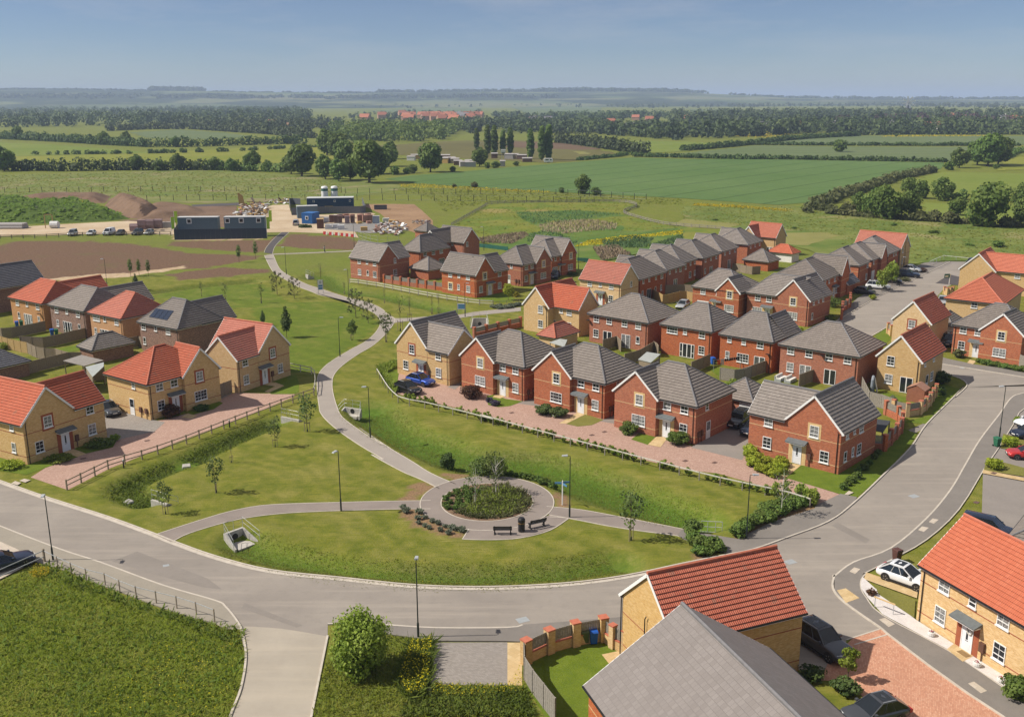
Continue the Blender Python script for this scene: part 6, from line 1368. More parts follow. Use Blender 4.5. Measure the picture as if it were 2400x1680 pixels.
def branches(m, seed, h, top, R_, r0, k=6, n=5):
 rs = np.random.RandomState(seed); m.tube([(0, 0, -.2), (rs.normal()*.03*h, rs.normal()*.03*h, h*.5), (rs.normal()*.04*h, rs.normal()*.04*h, top)], [r0, r0*.75, r0*.25], n+1)
 for j in range(k):
  a = 2.4*j+rs.rand(); z = h+(top-h)*(j/k)*.7; e = R_*(.55+.3*rs.rand())
  m.tube([(0, 0, z*.92), (e*.5*math.cos(a), e*.5*math.sin(a), z+(top-h)*.12), (e*math.cos(a), e*math.sin(a), z+(top-h)*(.25+.15*rs.rand()))], [r0*.5, r0*.3, r0*.1], n-1)
def make_tree(name, seed, R_, h, H_, n, size, mat, bark='bark', r0=None, k=11, lobes=None, inner=.3, asp=1., flat=1., br=6):
 r = empty(name, (0, 0, 0)); m = MB(); branches(m, seed, h, H_*.85, R_, r0 or .03*H_, br); m.build('trunk', M[bark], r)
 Q, t = cloud(lobes or lobes_round(seed, R_, h*.7, H_, k, flat), n, size, seed, inner=inner, asp=asp); link('crown', quad_mesh('crown', Q, t, FM[mat]), r); return r
def make_bush(name, seed, R_, H_, n, size, mat, k=9, white=0., asp=1.):
 """low plant: one mesh of leaves and one of stems"""
 r = empty(name, (0, 0, 0)); rs = np.random.RandomState(seed)
 Q, t = cloud(lobes_round(seed, R_, .0, H_, k, .9), n, size, seed, inner=.35, asp=asp); Q[:, :, 2] = np.maximum(Q[:, :, 2], .02)
 p = None
 if white: p = ((rs.rand(n) < white) & (Q[:, 0, 2] > H_*.4)).astype(float)
 link('foliage', quad_mesh('foliage', Q, t, FM[mat], patch=p), r)
 m = MB()
 for j in range(5): a = 1.3*j; m.tube([(0, 0, -.1), (R_*.5*math.cos(a), R_*.5*math.sin(a), H_*.6)], [.03*H_, .01*H_], 4)
 m.build('stems', M['bark'], r); return r
LIB = {}
def inst(key, maker, loc, rz, sc, label, cat, group=None):
 """first use moves the model itself, every further one is a copy"""
 if key not in LIB: LIB[key] = maker(); o = LIB[key]; o.location = loc; o.rotation_euler = (0, 0, rz); o.scale = sc if hasattr(sc, '__len__') else (sc,)*3
 else: o = copy_tree(LIB[key], loc, rz, None, sc)
 return tag(o, label, cat, group)
def at(z_, x, y, lift=0.):
 p = W(z_, x, y); return (p[0], p[1], (gz(p[0], p[1]) if p[1] < 260 else 0)+lift)
# --- saplings with stakes
def stakes(r):
 for s_ in (-.28, .28):
  m = MB(); m.tube([(s_, 0, -.2), (s_, 0, 1.15)], .035, 5); m.build('stake', M['wood'], r)
 m = MB(); m.box(-.32, .32, -.025, .025, .92, 1.0); m.build('crossbar', M['wood'], r); m = MB(); m.lathe([(0, 0), (.09, 0), (.06, .3), (0, .3)], 7); m.build('trunk_guard', M['green_black'], r)
 return r
def make_pine(seed):
 """open, many-armed young tree with leaf tufts at the branch ends"""
 r = empty('young_tree', (0, 0, 0)); rs = np.random.RandomState(seed); m = MB(); L = []; H_ = 4.4
 m.tube([(0, 0, -.2), (0, 0, H_*.9)], [.06, .015], 6)
 for j in range(17):
  z = .7+j*.2; a = 2.4*j+rs.rand()*.6; e = 1.35*(1-((z-1.7)/3.2)**2)*(.75+.4*rs.rand()); p = (e*math.cos(a), e*math.sin(a), z+.25+.35*e)
  m.tube([(0, 0, z), (p[0]*.5, p[1]*.5, z+.2*e), p], [.025, .018, .008], 4); s_ = .2+.12*rs.rand(); L.append(p+(s_, s_, s_*1.3)); L.append((p[0]*.65, p[1]*.65, z+.3*e, s_*.8, s_*.8, s_))
 m.build('trunk', M['bark'], r); Q, t = cloud(L, 620, .16, seed, 1.2, .8); link('crown', quad_mesh('crown', Q, t, FM['olive']), r); return stakes(r) if False else r
mk_thin = lambda: stakes(make_tree('young_tree', 11, .75, 1.6, 4.4, 110, .17, 'birch', r0=.04, k=7, inner=.8))
mk_leafy = lambda: stakes(make_tree('young_tree', 12, 1.15, 1.5, 4.4, 330, .2, 'birch', r0=.05, k=9, inner=.7))
mk_bare = lambda: stakes(make_tree('young_tree', 13, .6, 1.8, 4.6, 34, .14, 'birch', r0=.035, k=6, inner=.9, br=9))
mk_col = lambda: make_tree('columnar_tree', 14, .85, .9, 4.5, 900, .2, 'dark', r0=.05, k=10, lobes=[(0,0,1.6,.6,.6,.7),(.1,0,2.3,.78,.78,.8),(-.1,.1,3.0,.6,.6,.8),(0,0,3.8,.3,.3,.8)])
mk_conc = lambda: make_tree('columnar_tree', 15, .6, 1.2, 3.6, 260, .2, 'mid', r0=.04, lobes=[(0,0,1.6,.42,.42,.5),(0,0,2.3,.5,.5,.6),(0,0,3.0,.35,.35,.6)])
mk_round = lambda: stakes(make_tree('young_tree', 16, 1.0, 1.7, 3.4, 520, .2, 'mid', r0=.04, k=9))
TG = 'young trees on the green'
for kind, p, sc, lb in (('thin',('d',1357,270),.8,'thin staked young tree, first of three by the far ditch'),('thin',('d',1518,297),.9,'thin staked young tree, second of three by the far ditch'),('thin',('d',1758,317),1.05,'thin staked young tree, third of three by the far ditch'),
  ('pine',('d',1865,260),1.05,'open grey green young tree, left of a pair by the path'),('pine',('d',1980,284),.95,'open grey green young tree, right of a pair by the path'),('col',('d',1928,548),1.15,'dark columnar young tree behind the gabled buff house'),('col',('d',1770,470),.6,'small dark tree top behind the red gable'),
  ('conc',('d',880,137),1.1,'young tree on bare soil, left of three'),('conc',('d',937,132),1.05,'young tree on bare soil, middle of three'),('conc',('d',1000,137),1.05,'young tree on bare soil, right of three'),('col',('d',917,228),.75,'dark columnar young tree below the three on the soil'),
  ('conc',('u3',1380,1340),1.2,'young tree left of a pair below the site hoarding'),('conc',('u3',1680,1280),1.25,'young tree right of a pair below the site hoarding'),
  ('leafy',('u8',880,960),1.12,'leafy staked young tree beside the path bend'),('leafy',('u8',330,1220),.85,'staked young tree with thin crown left of the path bend'),('bare',('h',1283,198),.7,'nearly bare staked sapling under the white bird-like leaf'),
  ('leafy',('h',1198,365),.95,'staked young tree casting a shadow in the middle of the left lawn'),('leafy',('h',918,482),.8,'staked young tree beside the concrete culvert and footpath'),
  ('bare',('u7',135,130),.7,'small staked sapling by the lamp above the winding path'),('bare',('u7',605,252),.75,'staked sapling below the white rail fence, left one'),('bare',('u7',1160,378),.95,'staked bare sapling near the information board, left of a pair'),('bare',('u7',1240,372),1.0,'bare thin sapling near the information board, right of a pair'),
  ('bare',('u7',900,462),1.25,'tall bare sapling at the branch of the footpath'),('bare',('u7',790,578),1.6,'tallest bare young tree in the fork of the footpaths'),('leafy',('u7',625,708),1.2,'staked leafy young tree on the bank by the path fork'),('round',('u7',225,688),.95,'staked round headed young tree inside the path curve'),
  ('pine',('u7',270,418),1.15,'open bronze tinged young tree, left of a pair in the path bend'),('pine',('u7',415,487),.95,'open bronze tinged young tree, right of a pair in the path bend'),('bare',('u6',1172,850),1.3,'bare tall sapling behind the notice board'),('bare',('u6',1585,965),.7,'small staked sapling on the grass right of the notice board'),
  ('leafy',('k',915,215),1.15,'staked young tree on the lawn right of the benches')):
 mk = dict(thin=mk_thin, pine=lambda: make_pine(4), col=mk_col, conc=mk_conc, leafy=mk_leafy, bare=mk_bare, round=mk_round)[kind]
 inst(kind, mk, at(*p), rnd.random()*6.28, sc, lb, 'tree', TG)
# --- the round planting bed
mk_birch = lambda: stakes(make_tree('birch_tree', 21, 1.15, 1.6, 4.5, 260, .15, 'birch', 'birch_bark', r0=.06, k=12, inner=.8, br=10))
inst('birch', mk_birch, at('i',900,668), 1., 1., 'staked birch left of a pair in the round planting bed', 'tree', 'birches in the round bed')
inst('birch', mk_birch, at('i',1040,600), 3., 1.06, 'staked birch right of a pair in the round planting bed', 'tree', 'birches in the round bed')
inst('birchs', lambda: make_tree('birch_tree', 22, 1.1, 1.4, 4.6, 150, .15, 'birch', 'birch_bark', r0=.04, inner=.8, br=9), at('j',660,1030), 0, 1.15, 'thin birch growing from the hedge by the road bend', 'tree')
def shrubs(name, label, group, pts, key, mk, smin, smax, cat='shrub'):
 for p in pts: inst(key, mk, (p[0], p[1], gz(*p[:2])+.02), rnd.random()*6.28, smin+(smax-smin)*rnd.random(), label, cat, group)
def fill(poly, n, mind, seed=1, tries=4000):
 P_ = np.array(poly)[:, :2]; rs = np.random.RandomState(seed); o = []
 lo, hi = P_.min(0), P_.max(0)
 for _ in range(tries):
  c = lo+(hi-lo)*rs.rand(2)
  if pip(c[:1], c[1:], P_)[0] and all((c[0]-a)**2+(c[1]-b)**2 > mind*mind for a, b in o): o.append(tuple(c))
  if len(o) >= n: break
 return o
mk_ball = lambda: make_bush('round_shrub', 31, .45, .62, 420, .13, 'mid', 7)
shrubs('', 'clipped round green shrub in the left half of the round bed', 'round shrubs in the circular bed', fill(ML(('i',[(690,650),(740,600),(830,575),(930,580),(900,640),(820,690),(740,710),(700,700)])), 40, .72), 'ball', mk_ball, .75, 1.1)
def plant_mass(name, label, poly, n, size, h, mat, seed, lean=.35, zf=True, dots=False, fade=None):
 """uncountable upright growth: many bent blades in one mesh"""
 rs = np.random.RandomState(seed); P_ = np.array(poly)[:, :2]; lo, hi = P_.min(0), P_.max(0); X = lo[0]+(hi[0]-lo[0])*rs.rand(n*4); Y = lo[1]+(hi[1]-lo[1])*rs.rand(n*4)
 k = pip(X, Y, P_)
 if fade: k &= rs.rand(len(X)) > (dpoly(X, Y, fade[0])/fade[1])**2
 X, Y = X[k][:n], Y[k][:n]; n = len(X)
 cl = fnoise(X*.9, Y*.9); hh = h*(.45+.5*rs.rand(n)+.5*(cl-.4)); Z = ground_h(X, Y) if zf and P_[:, 1].min() < 230 else np.zeros(n)
 if dots:
  C = np.stack([X, Y, Z+hh], 1); N = rs.normal(size=(n, 3))*.4+[0, 0, 1.]; N /= np.linalg.norm(N, axis=1, keepdims=True); o = link(name, quad_mesh(name, leaf_quads(C, N, size, rs), .5+.5*rs.rand(n), FM[mat])); tag(o, label, None, None, 'stuff'); return o
 a = rs.rand(n)*6.28; w_ = size*(.6+.7*rs.rand(n)); dx, dy = np.cos(a)*w_/2, np.sin(a)*w_/2; l1, l2 = rs.normal(size=n)*lean*hh, rs.normal(size=n)*lean*hh
 b0 = np.stack([X-dx, Y-dy, Z-.03], 1); b1 = np.stack([X+dx, Y+dy, Z-.03], 1); t1 = np.stack([X+dx*.35+l1, Y+dy*.35+l2, Z+hh], 1); t0 = np.stack([X-dx*.6+l1*.8, Y-dy*.6+l2*.8, Z+hh*.86], 1)
 tint = np.clip(.15+.5*fnoise(X*.45+9, Y*.45)+.45*rs.rand(n)-.1, 0, 1)
 o = link(name, quad_mesh(name, np.stack([b0, b1, t1, t0], 1), tint, FM[mat])); tag(o, label, None, None, 'stuff'); return o
plant_mass('ground_cover', 'bronze and green ground cover in the right half of the round bed', ML(('i',[(930,560),(1100,535),(1230,580),(1285,650),(1230,720),(1080,765),(900,765),(760,720),(900,650)])), 4200, .14, .42, 'olive', 5, lean=.8)
plant_mass('ground_cover', 'fresh green sprigs among the bronze planting', ML(('i',[(920,590),(1100,560),(1220,620),(1150,730),(960,750),(820,730)])), 1600, .14, .5, 'light', 6, lean=.8)
mk_gsh = lambda: make_bush('grey_shrub', 32, .4, .5, 260, .13, 'grey', 7)
shrubs('', 'small grey green shrub in the bark bed left of the benches', 'grey shrubs in the bark bed', [at('i', x, y)[:2] for x, y in ((418,695),(437,722),(525,725),(515,765),(565,760),(520,795),(610,785),(650,800),(560,815),(590,830),(700,820),(740,830),(665,845),(770,840),(810,850),(720,865))], 'gsh', mk_gsh, .7, 1.15)
shrubs('', 'small round green shrub in the row behind the round path', 'round shrubs behind the path', [at('i', x, y)[:2] for x, y in ((1100,455),(1130,445),(1150,470),(1180,465),(1215,475),(1240,460),(1245,490),(1270,475),(1290,500),(1300,480),(1320,505),(1345,495),(1350,525),(1380,505),(1420,535),(1435,525))], 'ball', mk_ball, .8, 1.15)
inst('bsh1', lambda: make_bush('large_shrub', 33, 1.2, 2.2, 1500, .2, 'dark'), at('i',712,378), 0, .82, 'dark round shrub with bare twigs above it on the lawn bank', 'shrub')
inst('bsh2', lambda: make_bush('large_shrub', 34, 1.7, 2.4, 2000, .2, 'mid'), at('i',1010,470), 1, .95, 'large feathery shrub behind the top of the round path', 'shrub')
inst('bsh2', None, at('i',930,450), 3, .75, 'smaller feathery shrub left of the large one by the round path', 'shrub')
# --- hedge plants and garden shrubs
mk_hp = lambda: make_bush('hedge_plant', 35, .38, .95, 220, .15, 'light', 6)
hl = smooth(ML(('e',[(300,1120),(420,1240),(600,1290),(840,1355),(1050,1410)]),('i',[(930,90),(1250,180),(1710,300),(2235,440)]),('j',[(240,805),(525,868),(700,905)])), 3)
shrubs('', 'young hedge plant in the strip behind the long pale rail fence', 'hedge plants behind the pale rail fence', [(x+rnd.uniform(-.25, .25), y+rnd.uniform(-.25, .25)) for x, y in resample(hl, .95) if rnd.random() < .82], 'hp', mk_hp, .7, 1.25)
plant_mass('hedge', 'bright young hedge at the corner by the buff house and black car', ML(('e',[(245,1040),(375,1000),(380,1035),(290,1080),(370,1200),(350,1225),(255,1075)])), 1500, .2, .75, 'light', 8, lean=.5)
for lb, p, R_, H_, n, mat, kw in (
 ('bronze leaved bush at the foot of the second brick house', ('r4',1170,1100), 1.55, 1.7, 2200, 'brown', {}),('lavender clump beside the small front lawn', ('r4',1490,1200), .8, .6, 700, 'purple', {}),('second lavender clump left of the front lawn', ('r4',1410,1160), .55, .6, 400, 'purple', {}),
 ('white flowering shrubs left of the slab path', ('r5',180,1390), 1.3, 1.2, 1800, 'white', dict(white=.10)),('white flowering shrub nearest the slab path', ('r5',440,1430), 1.25, 1.05, 1700, 'white', dict(white=.14)),
 ('round green bush left of the lawn with stepping slabs', ('r6',290,1310), 1.1, 1.25, 1800, 'mid', {}),('round green bush right of the stepping slabs', ('r6',1060,1470), 1.3, 1.45, 2300, 'mid', {}),
 ('dark bush with pink buds by the hipped buff house door', ('d',1160,1080), 1.2, 1.4, 1500, 'brown', {}),('low dark hedge right of the hipped buff house door', ('d',1360,1035), 1.2, .6, 1000, 'dark', {}),
 ('low green hedge right of the front left house path', ('r1',1360,1290), 1.6, .7, 1400, 'mid', {}),('lime tipped hedge end by the left pink drive', ('r1',1545,1225), .6, .7, 600, 'light', {}),('low hedge along the front left house, near the drive', ('r1',780,1500), 1.5, .6, 1300, 'light', {}),('low yellow green hedge at the left frame edge', ('r1',180,1570), 1.5, .6, 1300, 'lime', {}),
 ('yellow green bush by the lamp and green bin', ('u1',700,445), .95, 1.15, 1200, 'lime', {}),('yellow green bush at the corner of the car park verge', ('u1',540,670), .95, 1.15, 1200, 'lime', {}),('small green bush at the right edge above the dark blue car', ('u1',790,225), .7, .8, 700, 'light', {}),
 ('round bush beside the right hand brick house door', ('r8',1325,1060), 1.0, 1.2, 1200, 'olive', {}),('dark shrubs under the side wall of the narrow buff house', ('r8',1110,1390), 1.3, 1.7, 1800, 'dark', {}),('dark shrub beside the curved wall and pavement', ('r8',1090,1530), .8, 1.1, 900, 'dark', {}),
 ('silvery bush growing over the grey boarded fence', ('r7',2010,620), .75, 1.7, 900, 'grey', {}),('bush by the entrance of the large gabled house', ('s5',2090,790), 1.1, 1.0, 1000, 'light', {}),('bright bush at the corner of the brick house courtyard', ('s5',1650,960), .9, 1.0, 900, 'lime', {}),
 ('leafy bush at the bottom right corner of the pebble strip', ('l',1890,1470), 1.2, 1.5, 2200, 'mid', {}),('white flowering shrub under the small round tree', ('l',580,1420), .9, .95, 1500, 'white', dict(white=.12)),('dark low shrub beside the large dark grey car', ('l',330,1310), 1.0, .7, 900, 'dark', {}),
 ('small bare earth shrub on the pebble corner', ('l',775,690), .45, .5, 220, 'brown', {}),('lime shrub on the pink corner by the small lawn', ('s6',1405,990), .8, 1.0, 800, 'lime', {}),('long leaved shrubs along the street between parked cars', ('s6',1840,745), 1.3, .9, 900, 'olive', {}),('red leaved bush at the far end of the parked cars', ('s6',2080,625), .9, 1.1, 700, 'brown', {}),
 ('ivy covered panel behind the brick pier wall', ('s6',880,1090), 1.5, 1.9, 1200, 'mid', {}),('hedge in the garden behind the black car', ('r6',1930,660), 1.4, 1.7, 1600, 'light', {}),('hedge end in the garden behind the garage', ('r6',2120,640), 1.2, 1.6, 1300, 'light', {}),
 ('orange bush beside the middle cluster drive', ('s2',1000,1270), .6, .9, 500, 'yellow', {}),('dark shrub at the front of the right middle house', ('s2',2000,880), 1.4, .8, 900, 'dark', {}),('bush in the yellow fenced left garden', ('s8',60,1330), 1.0, 1.1, 900, 'light', {})):
 key = f'bush{R_}{H_}{mat}{n}'; inst(key, lambda: make_bush('garden_shrub', int(n+R_*100), R_, H_, n, .17 if n > 900 else .14, mat, **kw), (at(*p)[0], at(*p)[1], .03), rnd.random()*6, 1., lb, 'shrub')
shrubs('', 'leafy hedge shrub in front of the large corner house', 'hedge of the corner house', [W('r7', x, y)[:2] for x, y in ((120,1300),(130,1390),(220,1350),(240,1460),(330,1500),(330,1370),(430,1450),(420,1540),(500,1370),(560,1400),(520,1480),(90,1230))], 'chs', lambda: make_bush('hedge_shrub', 36, .85, 1.15, 900, .17, 'lime'), .8, 1.05)
shrubs('', 'small round shrub on the shaded verge beside the corner house', 'verge shrubs', [W('r7', x, y)[:2] for x, y in ((1540,1560),(1480,1610),(1640,1440),(1700,1370),(1770,1290),(1830,1230),(1560,1480))]+[W('j', x, y)[:2] for x, y in ((1110,825),(1080,850),(1130,800))], 'ball', mk_ball, .9, 1.25)
mk_rd = lambda: make_bush('road_shrub', 37, .75, 1.0, 800, .17, 'mid')
shrubs('', 'glossy green shrub in the planting strip by the road bend', 'shrubs by the road bend', [W('j', x, y)[:2] for x, y in ((375,1165),(410,1135),(450,1110),(490,1090),(530,1065),(575,1070),(600,1040),(560,1020),(640,1025),(680,1010),(700,985),(650,985),(740,985),(780,960),(740,945),(820,955),(860,930),(800,915),(690,945),(610,985))], 'rd', mk_rd, .75, 1.2)
shrubs('', 'glossy green shrub at the tip of the lawn by the road', 'shrubs at the lawn tip', [W('k', x, y)[:2] for x, y in ((1380,190),(1400,240),(1430,280),(1470,260),(1430,330),(1500,330),(1540,290),(1580,300),(1390,150))], 'rd', mk_rd, .7, 1.25)
shrubs('', 'tall leafy sapling rising behind the pale rail by the road bend', 'tall saplings by the road bend', [W('j', x, y)[:2] for x, y in ((620,900),(690,900),(800,935),(870,960))], 'hpt', lambda: make_bush('tall_shrub', 38, .6, 1.9, 420, .17, 'light'), .8, 1.1)
shrubs('', 'silver leaved shrub below the brown rail fence', 'silver leaved shrubs', [W('s2', x, y)[:2] for x, y in ((560,1455),(620,1470),(690,1490),(740,1480),(800,1475),(860,1470),(920,1460),(980,1440),(1040,1425),(700,1450),(900,1435))], 'slv', lambda: make_bush('silver_shrub', 39, .7, .65, 420, .15, 'grey'), .8, 1.1)
shrubs('', 'hedge shrub in front of the right hand brick house', 'hedge of the right hand house', [W('r8', x, y)[:2] for x, y in resample([(1580,1125),(1700,1160),(1800,1180),(1900,1200),(2020,1225),(2130,1245)], 55)], 'rd', mk_rd, .7, 1.0)
inst('lolly', lambda: make_tree('small_tree', 41, .62, 1.1, 2.2, 520, .15, 'light', r0=.05, k=8), W('l',600,1330,.02), 0, 1.15, 'small round headed tree beside the large dark grey car', 'tree')
inst('ytree', lambda: make_tree('small_tree', 42, 1.1, 1.3, 3.3, 700, .2, 'lime', r0=.05), W('s2',850,1330), 0, 1.05, 'small yellow green tree in front of the middle brick houses', 'tree')
inst('sttree', lambda: make_tree('street_tree', 43, 1.4, 1.5, 4.6, 1000, .24, 'light', r0=.07), W('s6',1530,880), 0, 1., 'street tree in front of the white parked car', 'tree', 'street trees'); inst('sttree', None, W('s6',1665,800), 2, 1.08, 'street tree farther along the long street by the parked cars', 'tree', 'street trees')
inst('sttree', None, W('s5',540,690), 4, .5, 'small leafy tree in front of the courtyard house door', 'tree')
# --- the big bush by the concrete road and rough growth
inst('bigbush', lambda: make_bush('large_bush', 51, 2.05, 4.4, 8000, .17, 'light', 34), W('m',990,640), 0, 1., 'large leafy bush between the concrete road and the bottom pavement', 'bush')
G1 = TALL[0]
plant_mass('long_grass', 'rough long grass filling the bottom left field', G1, 34000, .075, .26, 'grass', 61, lean=1.2)
plant_mass('weeds', 'leafy weeds along the wire fence, bottom left', ML(('h',[(250,760),(380,800),(520,870),(680,940),(850,1000),(1060,1060),(1190,1100),(1340,1120),(1345,1230),(1240,1190),(1000,1090),(700,990),(480,920),(260,840)])), 1900, .18, .42, 'weed', 62, lean=1.)
plant_mass('weeds', 'dark weeds in clumps across the bottom left field', ML(('h',[(-60,900),(300,880),(900,1150),(1300,1200),(1330,1330),(1290,1500),(1000,1650),(300,1650),(-60,1500)])), 1500, .2, .34, 'weed', 63, lean=1.)
plant_mass('wildflowers', 'yellow wildflowers at the corner of the bottom left field', ML(('h',[(160,830),(210,790),(280,800),(275,840),(190,860)])), 260, .1, .6, 'yellow', 64, dots=True)
plant_mass('wildflowers', 'scattered yellow flowers in the bottom left field', ML(('h',[(850,1200),(1300,1200),(1300,1480),(1200,1600),(900,1650),(500,1600)])), 420, .07, .3, 'yellow', 65, dots=True)
plant_mass('long_grass', 'rough grass around the big bush', TALL[1], 9000, .08, .24, 'grass', 66, lean=.8)
plant_mass('weeds', 'green stems of the yellow flowering weeds', ML(('m',[(1330,480),(1470,440),(1455,700),(1430,800),(1300,840),(1240,720),(1290,600)])), 2200, .12, .75, 'weed', 78, lean=.7)
plant_mass('wildflowers', 'yellow flowering weeds beside the block paved bay', ML(('m',[(1330,480),(1470,440),(1455,700),(1430,800),(1300,840),(1240,720),(1290,600)])), 800, .09, .8, 'yellow', 67, dots=True)
plant_mass('wildflowers', 'yellow flowering weeds along the bottom of the block paved bay', ML(('m',[(1470,735),(1980,745),(2060,620),(2090,740),(2080,800),(1900,800),(1600,830),(1470,800)])), 420, .07, .4, 'yellow', 68, dots=True)
plant_mass('weeds', 'green weeds along the bottom of the block paved bay', ML(('m',[(1400,760),(2085,760),(2180,947),(1240,947)])), 3000, .15, .36, 'weed', 69, lean=.8)
def bank(lb, i, n, w_, h, mat='grass', seed=70, size=.07, off=0.):
 line = [p for p in SW[i][0]]; a, b = offset(line, w_+off), offset(line, -w_+off); plant_mass('long_grass', lb, a+b[::-1], n, size, h, mat, seed, lean=1.0, fade=(line, w_))
bank('long grass on the sides of the wide ditch below the brick houses', 0, 26000, 4.6, .11, 'bank', seed=71); bank('long grass in the front ditch beside the road', 1, 15000, 2.9, .11, 'bank', seed=72); bank('rank weeds filling the left ditch below the timber fence', 2, 6500, 1.9, .34, 'weed', 73, .13); bank('dry long grass on the left ditch bank', 2, 6000, 2.6, .2, 'grass', 76); bank('long grass in the ditch under the white rail fence', 3, 9000, 3.2, .13, 'bank', seed=74); bank('long grass in the far left ditch', 4, 4000, 2.4, .14, 'bank', seed=75)
plant_mass('wildflowers', 'buttercups along the road edge of the front ditch', ML(('i',[(0,1060),(200,1105),(900,1130),(1400,1110),(1400,1150),(900,1165),(200,1140)])), 220, .06, .1, 'yellow', 77, dots=True)
# ------------------------------------------------------------------ building site
def heap(name, label, poly, h, mat, seed, step=.8, rough=.5, flat=.35, kind=None, cat='soil heap'):
 """earth heap: height field inside an outline"""
 P_ = np.array(poly)[:, :2]; lo, hi = P_.min(0)-1, P_.max(0)+1; xs = np.arange(lo[0], hi[0], step); ys = np.arange(lo[1], hi[1], step); X, Y = np.meshgrid(xs, ys); x, y = X.ravel(), Y.ravel()
 ins = pip(x, y, P_); d = dpoly(x, y, list(poly)+[poly[0]]); mx = max(.5, d[ins].max()); t = np.where(ins, np.clip(d/(mx*(1-flat)), 0, 1), 0)
 z = h*(t*t*(3-2*t))*(.75+.5*fnoise(x*.12+seed, y*.12)) + rough*t*(fnoise(x*.5+seed, y*.5)-.5) - .05
 idx = np.arange(x.size).reshape(X.shape); f = np.stack([idx[:-1,:-1], idx[:-1,1:], idx[1:,1:], idx[1:,:-1]], -1).reshape(-1, 4); keep = ins[f].any(1); f = f[keep]
 u, inv = np.unique(f, return_inverse=True); me = bpy.data.meshes.new(name); me.from_pydata(np.stack([x[u], y[u], z[u]], 1).tolist(), [], inv.reshape(-1, 4).tolist()); me.materials.append(mat)
 o = link(name, me); tag(o, label, cat if kind is None else None, None, kind); return o, (x[u], y[u], z[u])
GB = ML(('u4',[(-500,470),(-500,150),(0,190),(250,150),(500,200),(700,225),(900,200),(1200,170),(1330,260),(1500,290),(1620,340),(1700,400),(1400,430),(800,460),(300,470)]))
GBm = lawn_mat('weedy_bank', (.05,.09,.014), (.10,.145,.028), (.03,.05,.01))
_, gv = heap('earth_bank', 'long green weed covered bank behind the site track', GB, 3.6, GBm, 3, 1.1, .9, .5)
heap('soil_heap', 'dark brown soil heap with steep ridge beside the green bank', ML(('u4',[(1330,240),(1400,140),(1500,120),(1800,190),(2050,260),(2150,330),(1900,400),(1650,400),(1450,330)])), 4.2, S['soil'], 5, .8, .5, .2)
heap('soil_heap', 'low terrace of brown soil left of the site cabins', ML(('u4',[(1700,300),(1850,230),(2300,215),(2600,260),(2700,330),(2200,400),(1750,420)])), 1.8, S['soil'], 6, .9, .4, .4)
heap('soil_heap', 'flat brown soil strip along the top of the green bank', ML(('u4',[(100,180),(400,125),(1000,108),(1450,110),(1350,200),(900,190),(450,190)])), 2.4, S['soil'], 7, 1., .5, .5)
rs = np.random.RandomState(9); k = rs.choice(len(gv[0]), 2600); gx, gy, gzz = gv[0][k]+rs.normal(size=2600)*.5, gv[1][k]+rs.normal(size=2600)*.5, gv[2][k]; kk = gzz > .3
C_ = np.stack([gx, gy, gzz+.1+.4*rs.rand(2600)], 1)[kk]; N_ = rs.normal(size=C_.shape)*.5+[0, -.3, 1.]; N_ /= np.linalg.norm(N_, axis=1, keepdims=True)
o = link('weeds', quad_mesh('weeds', leaf_quads(C_, N_, .9, rs), np.clip(fnoise(C_[:, 0]*.1, C_[:, 1]*.1)*.8+.3*rs.rand(len(C_))-.05, 0, 1), FM['weed'])); tag(o, 'leafy weeds growing all over the green bank', kind='stuff')
plant_mass('wildflowers', 'small patch of yellow flowers on the green bank', ML(('u4',[(960,330),(980,270),(1090,270),(1110,330)])), 300, .5, 3.6, 'yellow', 10, zf=False)
def flat(nm, mat, z_, pts, z=.05): sheet(nm, WL(z_, pts), z, S[mat])
flat('track', 'sand', 'u2', [(-700,470),(-350,450),(0,350),(210,345),(250,480),(700,480),(1300,450),(1380,470),(1050,620),(1150,790),(700,730),(220,715),(120,715),(-100,720),(-300,600),(-650,620)], .05)
flat('track', 'sand', 'u4', [(-400,560),(300,500),(800,470),(1400,440),(2000,410),(2250,400),(2250,600),(1500,600),(600,600),(-400,640)], .045)
flat('track', 'tarmac', 'u3', [(520,310),(1400,270),(1420,320),(560,345)], .06)
flat('yard', 'gravel', 'u2', [(700,600),(1000,590),(1400,590),(1700,620),(1830,690),(1300,730),(900,690),(700,680)], .07)
flat('bare_ground', 'clay', 'u2', [(1180,340),(1600,335),(1900,340),(2000,420),(2150,560),(2150,680),(1900,720),(1600,620),(1450,470)], .04)
flat('bare_ground', 'soil', 'u4', [(1500,420),(2250,380),(2700,330),(3000,350),(2900,520),(2500,440),(2000,450)], .055)
flat('bare_ground', 'soil', 'u3', [(500,340),(1340,330),(1320,520),(1100,560),(900,700),(100,620),(200,480)], .052)
M['hoard'] = plain('dark_blue_hoarding', (.042,.058,.085), .6); M['hoard_grey'] = plain('grey_hoarding', (.115,.125,.145), .6); M['cabin'] = plain('blue_grey_cabin', (.12,.175,.215), .6); M['cabin_blue'] = plain('bright_blue_cabin', (.03,.13,.36), .5); M['cabin_navy'] = plain('navy_container', (.025,.06,.13), .5); M['yellowp'] = plain('yellow_panel', (.62,.42,.02), .6); M['roofw'] = plain('pale_cabin_roof', (.55,.56,.56), .5)
def hoarding(label, line, h, mat, step=4.):
 pts = resample(line, step); o = pts[0]; r = empty('hoarding', (o[0], o[1], 0), 0, label, 'hoarding')
 for a, b in zip(pts[:-1], pts[1:]):
  m = MB(); L = math.hypot(b[0]-a[0], b[1]-a[1]); n = max(2, int(L/1.2))
  for k in range(n): m.box(L*k/n, L*(k+1)/n-.02, -.03-.012*(k % 2), .03, 0, h)
  m.build('panel', M[mat], r, (a[0]-o[0], a[1]-o[1], 0), ang(a, b))
 return r
